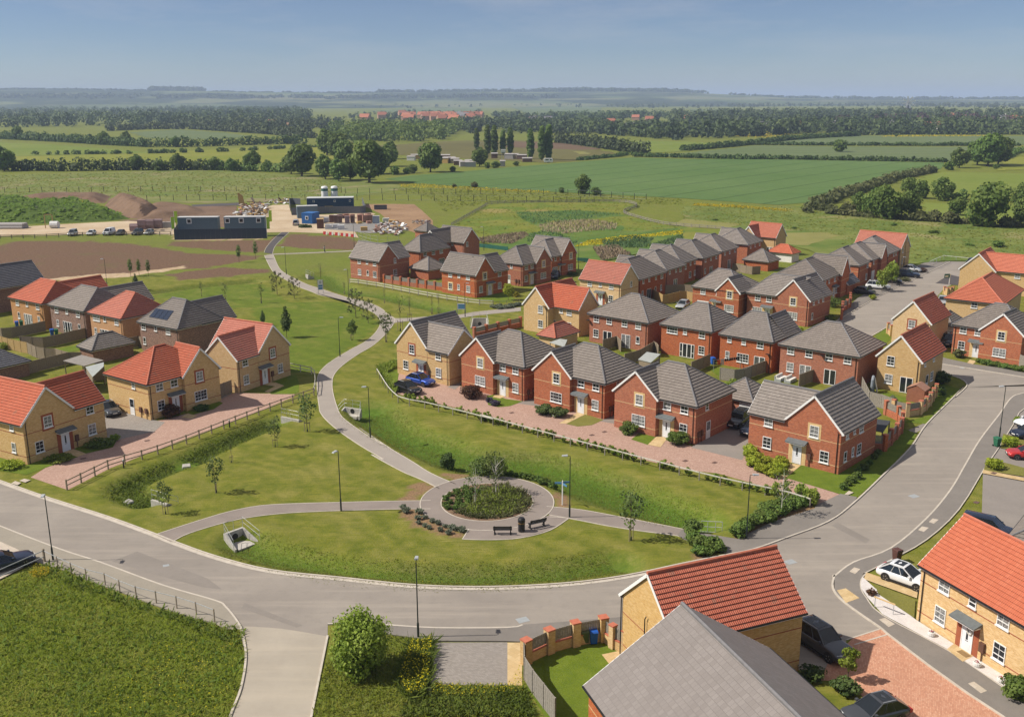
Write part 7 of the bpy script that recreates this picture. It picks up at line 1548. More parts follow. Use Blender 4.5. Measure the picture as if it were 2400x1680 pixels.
hoarding('dark blue hoarding in front of the two stacked site cabins', ML(('u3',[(225,938),(1885,908)])), 2.9, 'hoard')
hoarding('dark blue hoarding end returning behind the cabins', ML(('u3',[(225,938),(330,760)])), 2.9, 'hoard')
hoarding('grey hoarding round the second compound with yellow gate', ML(('u2',[(250,488),(700,465),(1250,462),(1200,330)])), 2.5, 'hoard_grey')
hoarding('grey hoarding at the left end of the second compound', ML(('u2',[(235,430),(220,335),(370,345)])), 2.3, 'hoard_grey')
def cabin(label, a, b, depth, h, body, roof, wins=(), name='site_cabin', z=0., ww=.7):
 A_, B_ = np.array(W(*a)[:2]), np.array(W(*b)[:2]); L = np.linalg.norm(B_-A_); an = ang(A_, B_); r = empty(name, (A_[0], A_[1], z), an, label, 'site cabin')
 m = MB(); m.box(0, L, 0, depth, 0, h); n = int(L/.35)
 for k in range(n): m.box(L*(k+.2)/n, L*(k+.7)/n, -.03, 0, .1, h-.15)
 m.build('body', M[body], r); m = MB(); m.box(-.06, L+.06, -.06, depth+.06, h, h+.14); m.build('roof', M[roof], r)
 for u, zz in wins:
  m = MB(); m.box(u*L-ww, u*L+ww, -.09, -.03, zz-ww, zz+ww); f = m.build('window', M['white'], r); m = MB(); m.box(u*L-ww*.68, u*L+ww*.68, -.11, -.09, zz-ww*.68, zz+ww*.68); m.build('pane', M['carglass'], f)
 return r
cabin('long blue grey site cabin with one window, left of two', ('u3',300,885), ('u3',1015,880), 2.6, 5.5, 'cabin', 'roofw', [(.29,4.5)])
cabin('blue grey site cabin with three windows, right of two', ('u3',1130,880), ('u3',1850,872), 2.6, 5.5, 'cabin', 'roofw', [(.085,4.6),(.43,4.6),(.86,4.6)])
cabin('navy container row with pale roof inside the second compound', ('u2',460,440), ('u2',1085,430), 5., 4.6, 'cabin_navy', 'roofw', [(.15,3.6),(.6,3.6),(.93,3.6)], ww=.35)
cabin('grey site cabin with white roof in front of the second compound', ('u2',330,530), ('u2',605,520), 2.6, 3.9, 'cabin', 'roofw')
cabin('bright blue site cabin beside the parked silver van', ('u2',388,600), ('u2',530,606), 4.5, 3.3, 'cabin_blue', 'cabin_blue', [(.5,1.9)], ww=.55)
cabin('brown site toilet cabin right of the blue cabin', ('u2',592,668), ('u2',682,666), 2.2, 2.8, 'meter', 'wood_new', name='site_toilet')
m = MB(); A_ = W('u2',697,464); m.box(0, 3., -.12, -.05, 0, 2.55); o = m.build('gate', M['yellowp'], None, (A_[0], A_[1], 0), 0.02); tag(o, 'bright yellow gate panel in the grey hoarding', 'gate')
def silo(p, label):
 r = empty('silo', W(*p), 0, label, 'silo', 'mortar silos'); m = MB(); m.lathe([(.25, 1.6), (1.15, 3.2), (1.22, 3.4), (1.22, 7.4), (1.0, 7.8), (0, 8.0)], 14); m.build('tank', M['white'], r)
 m = MB(); m.lathe([(1.235, 6.2), (1.235, 7.1)], 14); m.build('green_band', M['sign_green'], r)
 for a in range(4):
  m = MB(); m.tube([(1.1*math.cos(a*1.57+.78), 1.1*math.sin(a*1.57+.78), 0), (1.1*math.cos(a*1.57+.78), 1.1*math.sin(a*1.57+.78), 3.4)], .08, 5); m.build('leg', M['galv_dull'], r)
silo(('u2',705,392), 'white mortar silo with green band, left one'); silo(('u2',835,390), 'white mortar silo with green band, right one')
# stacked material
M['pal_pink'] = plain('pink_brick_pack', (.33,.18,.14), .9); M['pal_brown'] = plain('brown_brick_pack', (.17,.10,.08), .9); M['pal_white'] = plain('white_wrapped_pack', (.6,.6,.6), .6); M['pal_timber'] = plain('yellow_timber_pack', (.50,.33,.12), .9); M['pal_grey'] = plain('grey_block_pack', (.34,.32,.31), .9); M['pal_mauve'] = plain('mauve_brick_pack', (.27,.19,.19), .9)
PK = {}
def pack(p, col, label, sc=(1, 1, 1), rz=0., z=0., group='packs of building material'):
 if col not in PK:
  PK[col] = empty('brick_pack', (0, 0, 0)); m = MB(); m.box(-1, 1, -.6, .6, .12, 1.2); m.build('pack', M[col], PK[col]); m = MB()
  for x in (-.8, 0, .8): m.box(x-.08, x+.08, -.6, .6, 0, .12)
  m.build('pallet', M['wood'], PK[col]); o = PK[col]
 else: o = copy_tree(PK[col])
 l_ = W(*p); o.location = (l_[0], l_[1], z); o.rotation_euler = (0, 0, rz); o.scale = sc; tag(o, label, 'material pack', group)
for i, (x, y, c, w_, h_) in enumerate(((720,580,'pal_white',1.,1.3),(790,585,'pal_brown',.9,2.),(850,592,'pal_brown',.8,2.1),(905,590,'pal_brown',.8,1.9),(1000,598,'pal_mauve',1.,2.),(1070,590,'pal_brown',.9,2.),(1170,575,'pal_pink',1.1,1.9),(1240,580,'pal_pink',1.1,1.9),(1310,575,'pal_pink',1.1,1.9),(1160,600,'pal_timber',1.,.6),(1290,598,'pal_pink',1.,.7),(830,540,'pal_white',1.,1.2),(900,530,'pal_mauve',1.,1.2),(980,525,'pal_pink',1.2,1.2),(1060,525,'pal_pink',1.1,1.1),(1180,520,'pal_pink',1.3,1.1),(1280,515,'pal_pink',1.2,1.1))):
 nm = {'pal_white':'white wrapped pack','pal_brown':'brown brick pack','pal_mauve':'mauve brick pack','pal_pink':'pink brick pack','pal_timber':'timber pack'}[c]
 pack(('u2',x,y), c, f'{nm} stacked in the yard rows before the grey hoarding', (w_*.75, 1, h_), .05*i)
for x, y, c, lb in ((745,665,'pal_white','white wrapped pack, left one of three by the yard fence'),(850,660,'pal_white','white wrapped pack, middle one of three by the yard fence'),(915,672,'pal_white','white wrapped pack, right one of three by the yard fence'),(1225,695,'pal_timber','yellow timber pack on the grey gravel yard'),(1600,600,'pal_timber','yellow timber pack behind the middle cluster roofs'),(1620,680,'pal_timber','long timber pack near the pyramid roofed garage'),(1410,715,'pal_pink','red pack on the gravel yard near the fence'),(1520,575,'pal_white','white wrapped pack beside the door frames')):
 pack(('u2',x,y), c, lb, (1., 1, 1), .2)
r = empty('frame_stack', W('u2',1395,598), 0, 'upright stack of blue and white door frames in the yard', 'frame stack'); m = MB()
for k in range(6): m.box(-1.2+.4*k, -1.13+.4*k, -.5, .5, 0, 2.5)
m.box(-1.25, 1.0, -.5, .5, 2.4, 2.5); m.box(-1.25, 1.0, -.3, .3, 0, .12); m.build('frame', M['white'], r); m = MB(); m.box(-1.15, .85, -.1, .1, .1, 2.4); m.build('panes', plain('pale_blue_panes', (.35,.47,.6), .3), r)
for i, (x, c) in enumerate(((705,'r'),(783,'w'),(865,'r'),(940,'w'),(1008,'r'),(1078,'w'))):
 if i == 0:
  BR_ = empty('road_barrier', (0, 0, 0)); m = MB(); m.poly8([(-1,-.25,0),(1,-.25,0),(1,.25,0),(-1,.25,0),(-.98,-.1,1.0),(.98,-.1,1.0),(.98,.1,1.0),(-.98,.1,1.0)]); m.build('body', plain('red_barrier', (.6,.05,.05), .5), BR_); m = MB(); m.poly8([(.98,-.24,0),(2.1,-.24,0),(2.1,.24,0),(.98,.24,0),(1.0,-.1,.95),(2.1,-.1,.95),(2.1,.1,.95),(1.,.1,.95)]); m.build('white_section', M['white'], BR_); o = BR_
 else: o = copy_tree(BR_)
 o.location = W('u2', x-10, 745+i*7); o.rotation_euler = (0, 0, -.25); o.scale = (.42, .7, .9); tag(o, ('first','second','third','fourth','fifth','sixth')[i]+' red and white barrier from the left along the site road', 'barrier', 'road barriers')
for p, lb in ((('u3',180,880),'lime green flag left of the hoarding corner'),(('u3',235,760),'lime green flag behind the left hoarding corner'),(('u3',1885,880),'lime green flag at the right hoarding corner'),(('u3',1925,740),'lime green flag behind the right hoarding corner')):
 if 'FL_' not in globals():
  FL_ = empty('flag', (0, 0, 0)); m = MB(); m.tube([(0, 0, 0), (0, 0, 5.6)], .04, 5); m.build('pole', M['white'], FL_); m = MB()
  for k in range(4): z0, z1 = 2.2+k*.85, 2.2+(k+1)*.85; m.poly8([(.05,-.02,z0),(.9,-.02+.06*k,z0),(.9,.02+.06*k,z0),(.05,.02,z0),(.05,-.02,z1),(.9+.05*k,.04+.06*k,z1),(.9+.05*k,.08+.06*k,z1),(.05,.02,z1)])
  m.build('banner', M['lime'], FL_); o = FL_
 else: o = copy_tree(FL_)
 o.location = W(*p); o.rotation_euler = (0, 0, .3); tag(o, lb, 'flag', 'lime green flags')
for i in range(12):
 x, y = 1720+(i % 4)*105, 505+(i//4)*14-(i % 2)*6
 pack(('u4', x, y+25), 'pal_mauve', 'mauve brick pack in the long stack behind the parked cars', (1.15, 1, 1.35), .02, (i//6)*1.6 if i % 4 else 0.)
for x, lb in ((2095,'pale grey block pack left of the hoarding'),(2150,'pale grey block pack nearest the hoarding')): pack(('u4',x,515), 'pal_grey', lb, (1, 1, 1.5), 0)
r = empty('pipe_stack', W('u4',60,525), 0, 'stack of grey concrete pipes at the left edge of the site', 'pipe stack'); m = MB()
for k in range(5): m.tube([(-9, k*.9-1, .45), (6, k*.9-1, .45)], .45, 8)
for k in range(4): m.tube([(-9, k*.9-.55, 1.2), (6, k*.9-.55, 1.2)], .45, 8)
m.build('pipes', M['pal_grey'] if 'pal_grey' in M else M['concrete'], r)
r = empty('goal_frame', W('u4',635,520), 0, 'tall timber goal frame on the sandy track', 'timber frame'); m = MB(); m.box(-1.3,-1.1,-.1,.1,0,4.3); m.box(1.1,1.3,-.1,.1,0,4.3); m.box(-1.3,1.3,-.1,.1,4.1,4.3); m.build('timbers', M['wood_new'], r)
m = MB(); m.tube([(-1.2, 0, 1.1), (1.2, 0, 1.1)], 1.1, 12); o = m.build('water_tank', M['pal_white'], None, W('u4',705,520)); tag(o, 'white cylindrical tank beside the timber goal frame', 'tank')
r = empty('board_stack', W('u3',1440,350), .2, 'fan of upright pale boards above the rubble', 'board stack'); m = MB()
for k in range(4): m.bar((-.7+.5*k, 0, 0), (-1.1+.35*k, .2, 5.2-.3*k), .7, .12, up=(0, 1, 0))
m.build('boards', M['pal_timber'], r)
rs = np.random.RandomState(4); m = MB()
POLY = ML(('u3',[(1330,500),(1380,390),(1600,320),(1850,310),(1880,420),(1850,510),(1500,520)])); P_ = np.array(POLY); lo, hi = P_.min(0), P_.max(0)
def debris(label, poly, n, cols, seed, s0=.3, s1=1.1, h=.8):
 rs = np.random.RandomState(seed); P_ = np.array(poly); lo, hi = P_.min(0), P_.max(0); m = MB(); c = 0
 while c < n:
  p = lo+(hi-lo)*rs.rand(2)
  if not pip(p[:1], p[1:], P_)[0]: continue
  a = rs.rand()*6.28; l, w_ = s0+(s1-s0)*rs.rand(), s0+(s1-s0)*.5*rs.rand(); z = h*rs.rand()**2; d = np.array([math.cos(a), math.sin(a), .35*rs.normal()]); m.bar((p[0], p[1], z+.15), tuple(np.array([p[0], p[1], z+.15])+d*l), w_, .08+.3*rs.rand(), rs.randint(len(cols))); c += 1
 o = m.build('debris', [M[k] for k in cols]); tag(o, label, None, None, 'stuff')
dc = ['pal_white', 'pal_timber', 'pal_pink', 'pal_grey', 'wood', 'pal_brown', 'white']
debris('mixed building rubble and boards behind the site cabins', POLY, 330, dc, 1, .5, 2.0, 1.5)
debris('scattered timber and wrapping on the gravel yard', ML(('u2',[(1480,600),(1700,600),(1820,680),(1700,760),(1450,740),(1300,720)])), 170, dc, 2, .4, 1.8, .7)
debris('pale rubbish bags and boards behind the track', ML(('u2',[(-60,330),(0,290),(170,290),(310,300),(310,335),(160,335)])), 60, dc, 3, .4, 1.4, 1.2)
debris('rubble around the parked plant on the orange clay', ML(('u2',[(1850,600),(1900,560),(2120,570),(2100,620)])), 50, ['pal_grey','pal_brown','wood'], 5, .3, .9, .5)
debris('materials on the roof of the navy containers', ML(('u2',[(470,290),(1080,280),(1085,300),(470,310)])), 1, dc, 6)
m = MB(); m.box(-2.2, 2.2, -1, 1, .0, 1.5); m.box(-2.3, 2.3, -1.1, 1.1, 1.3, 1.5); o = m.build('skip_container', M['hoard_grey'], None, W('u2',1447,408), .05); tag(o, 'grey metal skip on the orange clay', 'skip')
r = empty('netting_heap', W('u2',420,655), 0, 'heap of dark green netting in front of the blue cabin', 'netting'); Q, t = cloud([(0,0,.4,1.8,.8,.7),(1.2,.2,.3,1.2,.7,.6)], 260, .5, 3); link('netting', quad_mesh('netting', Q, t, FM['dark']), r)
# dark green site netting fence and posts behind the middle cluster
for lb, ln in (('teal debris netting fence behind the middle cluster, left run', ML(('s2',[(300,375),(600,410),(850,440)]))),('teal debris netting fence behind the middle cluster, right run', ML(('s2',[(2090,640),(2300,650)]))),):
 r = hoarding(lb, ln, 1.0, 'sign_green', 3.)
# --- person walking on the upper footpath
def person(label, p, rz):
 o = W(*p); r = empty('person', (o[0], o[1], .05), R(rz), label, 'person')
 V = [(0,0,.92),(0,0,1.12),(0,.01,1.38),(0,.0,1.5),(0,.02,1.6),(0,.02,1.72),(.1,0,.86),(.11,.1,.5),(.11,.0,.1),(.11,.15,.04),(-.1,0,.86),(-.11,-.06,.5),(-.11,-.26,.12),(-.11,-.12,.04),(.2,0,1.4),(.26,-.06,1.12),(.25,.06,.9),(.25,.09,.82),(-.2,0,1.4),(-.26,.06,1.12),(-.25,.18,.92),(-.25,.22,.85)]
 Ed = [(0,1),(1,2),(2,3),(3,4),(4,5),(0,6),(6,7),(7,8),(8,9),(0,10),(10,11),(11,12),(12,13),(2,14),(14,15),(15,16),(16,17),(2,18),(18,19),(19,20),(20,21)]
 rad = [.15,.14,.16,.06,.08,.085,.1,.07,.05,.04,.1,.07,.05,.04,.07,.05,.04,.03,.07,.05,.04,.03]
 me = bpy.data.meshes.new('body'); me.from_pydata(V, Ed, []); b = link('body', me, r); md = b.modifiers.new('skin', 'SKIN'); b.modifiers.new('sub', 'SUBSURF').levels = 1
 for sv, q_ in zip(me.skin_vertices[0].data, rad): sv.radius = (q_, q_)
 me.skin_vertices[0].data[0].use_root = True; me.materials.append(plain('dark_clothes', (.05,.05,.06), .9))
 m = MB(); m.lathe([(.0, 1.66), (.09, 1.68), (.1, 1.76), (.0, 1.84)], 8, c=(0, .01, 0)); m.build('hair', plain('brown_hair', (.06,.04,.03), .9), r)
 m = MB(); m.lathe([(.17, 1.0), (.19, 1.2), (.21, 1.38), (.1, 1.5)], 10); m.build('pale_jacket', plain('pale_jacket', (.5,.5,.48), .9), r)
person('person in pale top and dark trousers walking on the upper footpath', ('u6',1232,248), 90)
# ------------------------------------------------------------------ far country
def field_mat(name, lo, hi, scale=.012, line=None, fine=.3, clump=None):
 m, t, b = new_mat(name, .95, .1); p = geo_pos(t)
 n1 = noise(t, p, scale, 5, .6); n2 = noise(t, p, .18, 4, .7)
 col = ramp(t, n1, [(.3, lo), (.7, hi)]); col = mix(t, mth(t, 'MULTIPLY', mapr(t, n2, .4, .7), fine), col, tuple(x*.6 for x in lo))
 if clump:
  n3 = noise(t, p, .07, 6, .68, .5); col = mix(t, mapr(t, n3, .46, .62), col, clump[0]); n4 = noise(t, p, .045, 5, .6); col = mix(t, mapr(t, n4, .56, .66), col, clump[1])
 if line:
  mp = t.node('ShaderNodeMapping'); t.k(p, mp.inputs[0]); mp.inputs['Rotation'].default_value = (0, 0, line[0])
  sx = t.node('ShaderNodeSeparateXYZ'); t.k(mp.outputs[0], sx.inputs[0]); fr = mth(t, 'FRACT', mth(t, 'DIVIDE', sx.outputs[1], line[1])); k = mth(t, 'LESS_THAN', mth(t, 'ABSOLUTE', mth(t, 'SUBTRACT', fr, .5)), line[2])
  col = mix(t, mth(t, 'MULTIPLY', k, .65), col, tuple(x*.45 for x in lo))
 t.k(col, b.inputs['Base Color']); return m
S['crop'] = field_mat('wheat_crop', (.085,.15,.042), (.12,.185,.062), .012, (-ang(W('c',230,905), W('c',1700,672)), 22., .03)); S['crop2'] = field_mat('pale_crop', (.115,.155,.062), (.14,.175,.08), .01, (-.15, 30., .03))
S['pasture'] = field_mat('bright_pasture', (.14,.19,.03), (.19,.225,.05)); S['pasture2'] = field_mat('yellow_pasture', (.17,.20,.025), (.23,.23,.045)); S['rough'] = field_mat('rough_pasture', (.14,.175,.04), (.20,.225,.06), .02, None, .45, ((.10,.15,.03), (.24,.22,.09)))
S['olive'] = field_mat('olive_field', (.115,.105,.038), (.15,.14,.05), .01); S['plough'] = field_mat('ploughed_strip', (.13,.085,.055), (.16,.11,.07), .02); S['stubble'] = field_mat('dry_meadow', (.15,.18,.045), (.21,.215,.075), .03, None, .4, ((.125,.17,.035), (.25,.215,.115))); S['mown'] = field_mat('mown_meadow', (.20,.20,.06), (.26,.24,.09), .03)
S['wet'] = field_mat('pond_meadow', (.15,.18,.025), (.215,.21,.045), .05, None, .4, ((.11,.165,.025), (.25,.21,.07))); S['wetgreen'] = field_mat('marsh_grass', (.09,.15,.028), (.14,.195,.045), .06, None, .4, ((.07,.135,.03), (.18,.2,.06))); S['yel'] = field_mat('buttercup_strip', (.26,.25,.02), (.40,.34,.02), .08, None, .5)
_fz = [0]
def ragged(P_):
 P_ = np.array(resample(list(P_)+[P_[0]], 4.)[:-1]); k = 2.2*np.clip(np.hypot(P_[:, 0], P_[:, 1])/260, .5, 3); return [tuple(p) for p in np.stack([P_[:, 0]+k*2*(fnoise(P_[:, 0]*.13, P_[:, 1]*.13)-.5), P_[:, 1]+k*2*(fnoise(P_[:, 0]*.13+40, P_[:, 1]*.13)-.5)], 1)]
def field(mat, z, *g): _fz[0] += 1; sheet('field', ML(*g) if mat in ('crop', 'plough') else ragged(ML(*g)), z+.006*_fz[0], S[mat])
field('stubble', .03, ('a',[(-400,760),(600,730),(1500,710),(2296,780)]),('b',[(300,800),(450,840),(0,905)]),('a',[(1500,935),(900,930),(400,890),(-400,900)]))
field('pasture', .04, ('a',[(-400,515),(300,540),(700,570),(1080,600),(600,605),(0,625),(-400,635)]))
field('pasture2', .06, ('a',[(-300,640),(60,625),(1000,600),(1500,575),(1900,545),(2200,560),(2300,640),(1900,670),(1500,655),(800,660),(-300,665)]))
field('crop2', .06, ('a',[(870,462),(1200,443),(1500,462),(1720,490),(1400,508),(1000,500)]))
field('crop', .05, ('b',[(290,775),(480,750),(700,735),(1200,690),(1960,630),(2296,640)]),('c',[(400,640),(730,645),(1760,665),(1740,705),(1300,805),(900,930),(640,950),(0,905)]),('b',[(2296,905),(1700,875),(1100,845),(500,805)]))
field('crop2', .07, ('c',[(-200,610),(0,600),(500,550),(1000,556),(1800,560),(2290,560),(1960,650),(1700,655),(740,640),(0,622),(-200,628)]))
field('crop2', .08, ('c',[(520,540),(700,515),(1180,485),(2500,488),(2500,545),(1000,545)]))
field('olive', .06, ('b',[(80,565),(700,520),(1150,512),(1500,530),(1860,605),(1550,655),(1350,665),(900,640),(400,615),(100,590)]))
field('plough', .09, ('b',[(1150,522),(1500,535),(1760,575),(1600,580),(1100,560)]))
field('mown', .08, ('b',[(1570,590),(1640,590),(1690,608),(1600,610)]))
field('crop2', .10, ('b',[(1150,295),(1750,285),(1740,345),(1290,352)])); field('crop2', .10, ('c',[(50,305),(370,310),(330,343),(50,348)])); field('crop2', .10, ('b',[(180,318),(500,300),(940,298),(940,330),(500,335)])); field('pasture', .10, ('b',[(1820,515),(2296,525)]),('c',[(380,540),(0,590)]),('b',[(2050,600),(1900,560)]))
field('pasture', .05, ('c',[(1480,800),(1600,770),(1750,730),(2600,745),(2600,890),(1800,880),(1560,850)])); field('pasture', .05, ('c',[(1600,935),(2600,960),(2600,1060),(1700,1040)])); field('pasture2', .05, ('c',[(2150,640),(2500,590),(2600,700),(2120,720)]))
field('rough', .04, ('c',[(0,960),(800,960),(1300,1040),(1600,1060),(2700,1130),(2700,1330),(1750,1330),(1500,1350),(1480,1200),(1000,1300),(700,1220),(0,1120)]))
field('mown', .06, ('c',[(690,1140),(960,1135),(1040,1160),(830,1225),(680,1220)])); field('mown', .06, ('c',[(-50,1085),(0,1045),(400,1080),(280,1115),(100,1105)]))
field('wet', .04, ('b',[(745,1090),(950,970),(1010,945),(1300,938),(1850,932),(1990,960),(1895,1002),(2000,1042),(2296,1097)]),('c',[(280,1118),(270,1200)]),('b',[(2100,1230),(1600,1340),(1250,1260),(920,1200),(900,1130)]))
field('wetgreen', .06, ('b',[(1170,1000),(1600,985),(1900,1020),(1650,1050),(1350,1060),(1500,1110),(1900,1090),(1900,1130),(1500,1150),(1330,1140),(1330,1110),(1220,1050)])); field('wetgreen', .07, ('b',[(1000,1180),(1400,1130),(1950,1130),(2296,1110),(2296,1220),(1700,1340),(1000,1230)]))
for i_, (z_, pts_, n_) in enumerate((('b',[(1560,1235),(1650,1195),(1850,1165),(2100,1145),(2296,1120),(2296,1150),(2050,1170),(1800,1215)],2600), ('b',[(380,810),(520,808),(1000,835),(1400,858),(1400,868),(900,852),(400,828)],1300), ('c',[(80,940),(400,955),(740,985),(700,995),(350,970),(60,955)],1100), ('c',[(340,490),(520,455),(780,470),(560,500)],500), ('c',[(1340,484),(2050,480),(2050,487),(1340,492)],420))): plant_mass('wildflowers', ('buttercup drifts in the pond meadow', 'yellow flowers along the near edge of the large crop', 'yellow flowers at the right of the crop edge', 'yellow flowers beyond the dark slanting hedge', 'yellow headland below the right hand woods')[i_], WL(z_, pts_), n_, .45 if i_ < 3 else 1.5, .3, 'yellow', 300+i_, zf=False, dots=True)
S['clay2'] = S['clay']; sheet('bare_ground', WL('c',[(700,1050),(880,1030),(960,1045),(800,1060)]), .09, S['clay']); sheet('bare_ground', WL('c',[(1150,1045),(1400,1060),(1440,1080),(1250,1095),(1180,1065)]), .09, S['clay'])
for i, (lb, z_, pts, n, h, w_, mt) in enumerate((('pale reeds at the left of the pond meadow','b',[(920,1180),(1050,1160),(1230,1135),(1260,1160),(1150,1215),(950,1210)],1500,.9,.3,'reed'),('pale reeds in the middle of the pond meadow','b',[(1330,1090),(1500,1060),(1700,1055),(1860,1080),(1840,1120),(1700,1125),(1500,1150),(1350,1130)],1800,.95,.3,'reed'),
  ('dark green rushes along the pond','b',[(1170,1000),(1600,990),(1900,1010),(1500,1075),(1300,1080),(1220,1050)],2200,.6,.3,'reedgreen'),('green rushes behind the middle cluster','b',[(1250,1150),(1400,1120),(1600,1200),(1500,1260),(1250,1200)],1500,.6,.3,'reedgreen'),('grey green rushes near the red roofed house','b',[(1750,1200),(1950,1165),(2100,1180),(2050,1240),(1800,1250)],1500,.9,.3,'reedgreen'),('pale reeds beside the red roofed house','b',[(1690,1240),(1850,1230),(1950,1290),(1750,1330)],1300,1.0,.3,'reed'),('green rushes near the receding row','b',[(2050,1230),(2296,1150),(2296,1210),(2120,1240)],900,.7,.3,'reedgreen'))):
 plant_mass('reeds', lb, WL(z_, pts), n, w_, h, mt, 80+i, zf=False, lean=.25)
# --- hedges, each one object
def hedge(label, line, h, w_, mat='far', seed=1, per=2.6, size=1.2, gaps=0., cat='hedge', name='hedge'):
 rs = np.random.RandomState(seed); pts = resample(line, per); L = []; o = np.array(pts[0])
 for p in pts:
  if rs.rand() < gaps: continue
  k = .72+.42*rs.rand(); L.append((p[0]-o[0]+rs.normal()*.25*w_, p[1]-o[1]+rs.normal()*.2*w_, h*k*.42, w_*(.75+.4*rs.rand())*max(1., per/w_*.8), w_*(.6+.4*rs.rand()), h*k*.58))
 n = int(len(L)*60); Q, t = cloud(L, n, size, seed, inner=.15); Q[:, :, 2] = np.maximum(Q[:, :, 2], -.05)
 ob = link(name, quad_mesh(name, Q, t, FM[mat]), None, (o[0], o[1], 0)); tag(ob, label, cat)
hedge('tall dark hedge across the left fields, nearest the site meadow', ML(('a',[(-200,720),(0,715),(400,722),(800,715),(1400,715)])), 6.5, 3.2, 'dark', 1, 2.4, 1.3)
hedge('dark hedge with small trees continuing to the big oaks', ML(('a',[(1400,712),(1700,722),(1900,730)])), 5.5, 3., 'mid', 2, 2.6, 1.2)
hedge('tall hedge line behind the bright left pasture', ML(('a',[(0,505),(400,525),(700,545),(1000,560),(1300,558),(1700,545),(2050,535)])), 8, 4, 'dark', 3, 4., 1.7)
hedge('low gappy hedge between the two left pastures', ML(('a',[(240,612),(600,608),(900,606),(1250,598),(1560,590),(1900,572),(2150,560)])), 3.2, 2., 'dark', 4, 3., 1.1, .45)
hedge('hedge below the far mid green field', ML(('a',[(720,452),(1000,440),(1300,440),(1600,460),(1900,480),(2100,500)])), 9, 5, 'far', 5, 5., 2.2)
hedge('thick hedge running right from the poplars', ML(('b',[(1440,530),(1600,545),(1800,575),(2030,605)])), 9, 4.5, 'far', 6, 4., 1.8)
hedge('low hedge at the corner of the olive field', ML(('b',[(1580,652),(1700,640),(1860,625),(1930,612)])), 2.5, 1.8, 'dark', 7, 3., 1., .2)
hedge('dark field hedge between the two large crops, left part', ML(('b',[(1975,625),(2296,632)]),('c',[(0,632),(400,642),(705,643)])), 3., 1.9, 'dark', 8, 2.6, 1.1)
hedge('dark field hedge between the two large crops, right part', ML(('c',[(737,643),(1200,652),(1765,662)])), 3., 1.9, 'dark', 9, 2.6, 1.1)
hedge('hedge crossing behind the lone round bush', ML(('c',[(505,546),(1000,550),(1600,552),(2250,552)])), 3., 2.2, 'dark', 10, 4., 1.4)
hedge('dark hedge slanting up to the far yellow field edge', ML(('c',[(0,585),(250,565),(450,545),(700,515),(950,497),(1180,486)])), 4.5, 3., 'dark', 11, 4., 1.6)
hedge('long hedge along the foot of the right hand woods', ML(('c',[(1180,480),(1500,476),(2000,475),(2500,478)])), 8, 4, 'far', 12, 6., 2.2)
hedge('olive hedge along the right side of the large crop', ML(('c',[(860,985),(1050,900),(1250,840),(1450,775),(1700,725)])), 3.6, 2.8, 'olive', 13, 2.6, 1.2, .1)
hedge('rough hedge at the right edge beside the yellow pasture', ML(('c',[(2170,640),(2230,605),(2400,570)])), 4, 2.6, 'mid', 14, 2.6, 1.2)
hedge('dark scrub line across the right hand pastures', ML(('c',[(1830,915),(2000,905),(2200,925),(2400,945)])), 3.5, 2.5, 'mid', 15, 2.6, 1., .2)
hedge('scrub along the foot of the right hand trees', ML(('c',[(800,1000),(1000,1010),(1300,1040),(1550,1050),(1900,1075),(2400,1110)])), 2.2, 2.6, 'olive', 16, 2.4, .9, .25)
# --- single trees
mkA = lambda: make_tree('broadleaf_tree', 91, 5.6, 3., 12.5, 2600, 1.0, 'mid', r0=.5, k=14, inner=.15)
mkB = lambda: make_tree('broadleaf_tree', 92, 4.8, 2.2, 11, 2200, .95, 'mid', r0=.4, k=12, inner=.15)
mkP = lambda: make_tree('poplar_tree', 93, 2.6, 2., 20, 2400, .95, 'mid', r0=.4, lobes=[(rnd.uniform(-.4,.4), rnd.uniform(-.4,.4), 2.5+i*1.75, 1.5+.9*math.sin(i/9*3.0+.25), 1.5+.9*math.sin(i/9*3.0+.25), 1.6) for i in range(10)], inner=.15)
mkW = lambda: make_tree('windblown_tree', 94, 3.6, 1.2, 7.5, 1900, .62, 'mid', r0=.25, k=14, inner=.25)
mkS = lambda: make_bush('scrub_bush', 95, 2.2, 3.2, 620, .6, 'olive', 9)
mkG = lambda: make_bush('scrub_bush', 96, 2.4, 3.6, 620, .6, 'mid', 9)
mk6 = dict(A=('tA', mkA), B=('tB', mkB), P=('tP', mkP), W=('tW', mkW), S=('tS', mkS), G=('tG', mkG))
NUM = ['first','second','third','fourth','fifth','sixth','seventh','eighth','ninth','tenth','eleventh','twelfth']
def trees(z_, rows, tmpl, cat, group):
 for i, (k, x, y, sc) in enumerate(rows):
  key, mk = mk6[k]; inst(key, mk, W(z_, x, y), rnd.random()*6.28, (sc*rnd.uniform(.92, 1.08), sc*rnd.uniform(.92, 1.08), sc*rnd.uniform(.95, 1.05)), tmpl.format(NUM[i]), cat, group)
trees('b', [('P',910,580,.86),('P',985,615,1.02),('P',1030,612,1.05),('P',1088,610,.9),('P',1136,608,.98),('P',1272,640,1.02),('P',1348,650,1.05),('P',1392,648,1.08)], '{} from the left of the tall poplars by the sheds', 'tree', 'poplars in the middle distance')
trees('a', [('A',2030,755,1.22),('A',1960,740,.8),('B',2190,775,1.05),('B',2280,790,.9),('B',2200,615,1.5),('A',2280,640,1.3)], '{} big tree of the group left of the crop field', 'tree', 'trees left of the large crop')
trees('b', [('A',190,800,1.5),('B',60,780,1.0),('A',20,690,1.15),('B',250,740,1.3),('B',320,690,1.1),('G',360,745,1.3),('B',330,640,.95)], '{} dark tree in the clump above the white silos', 'tree', 'dark clump above the silos')
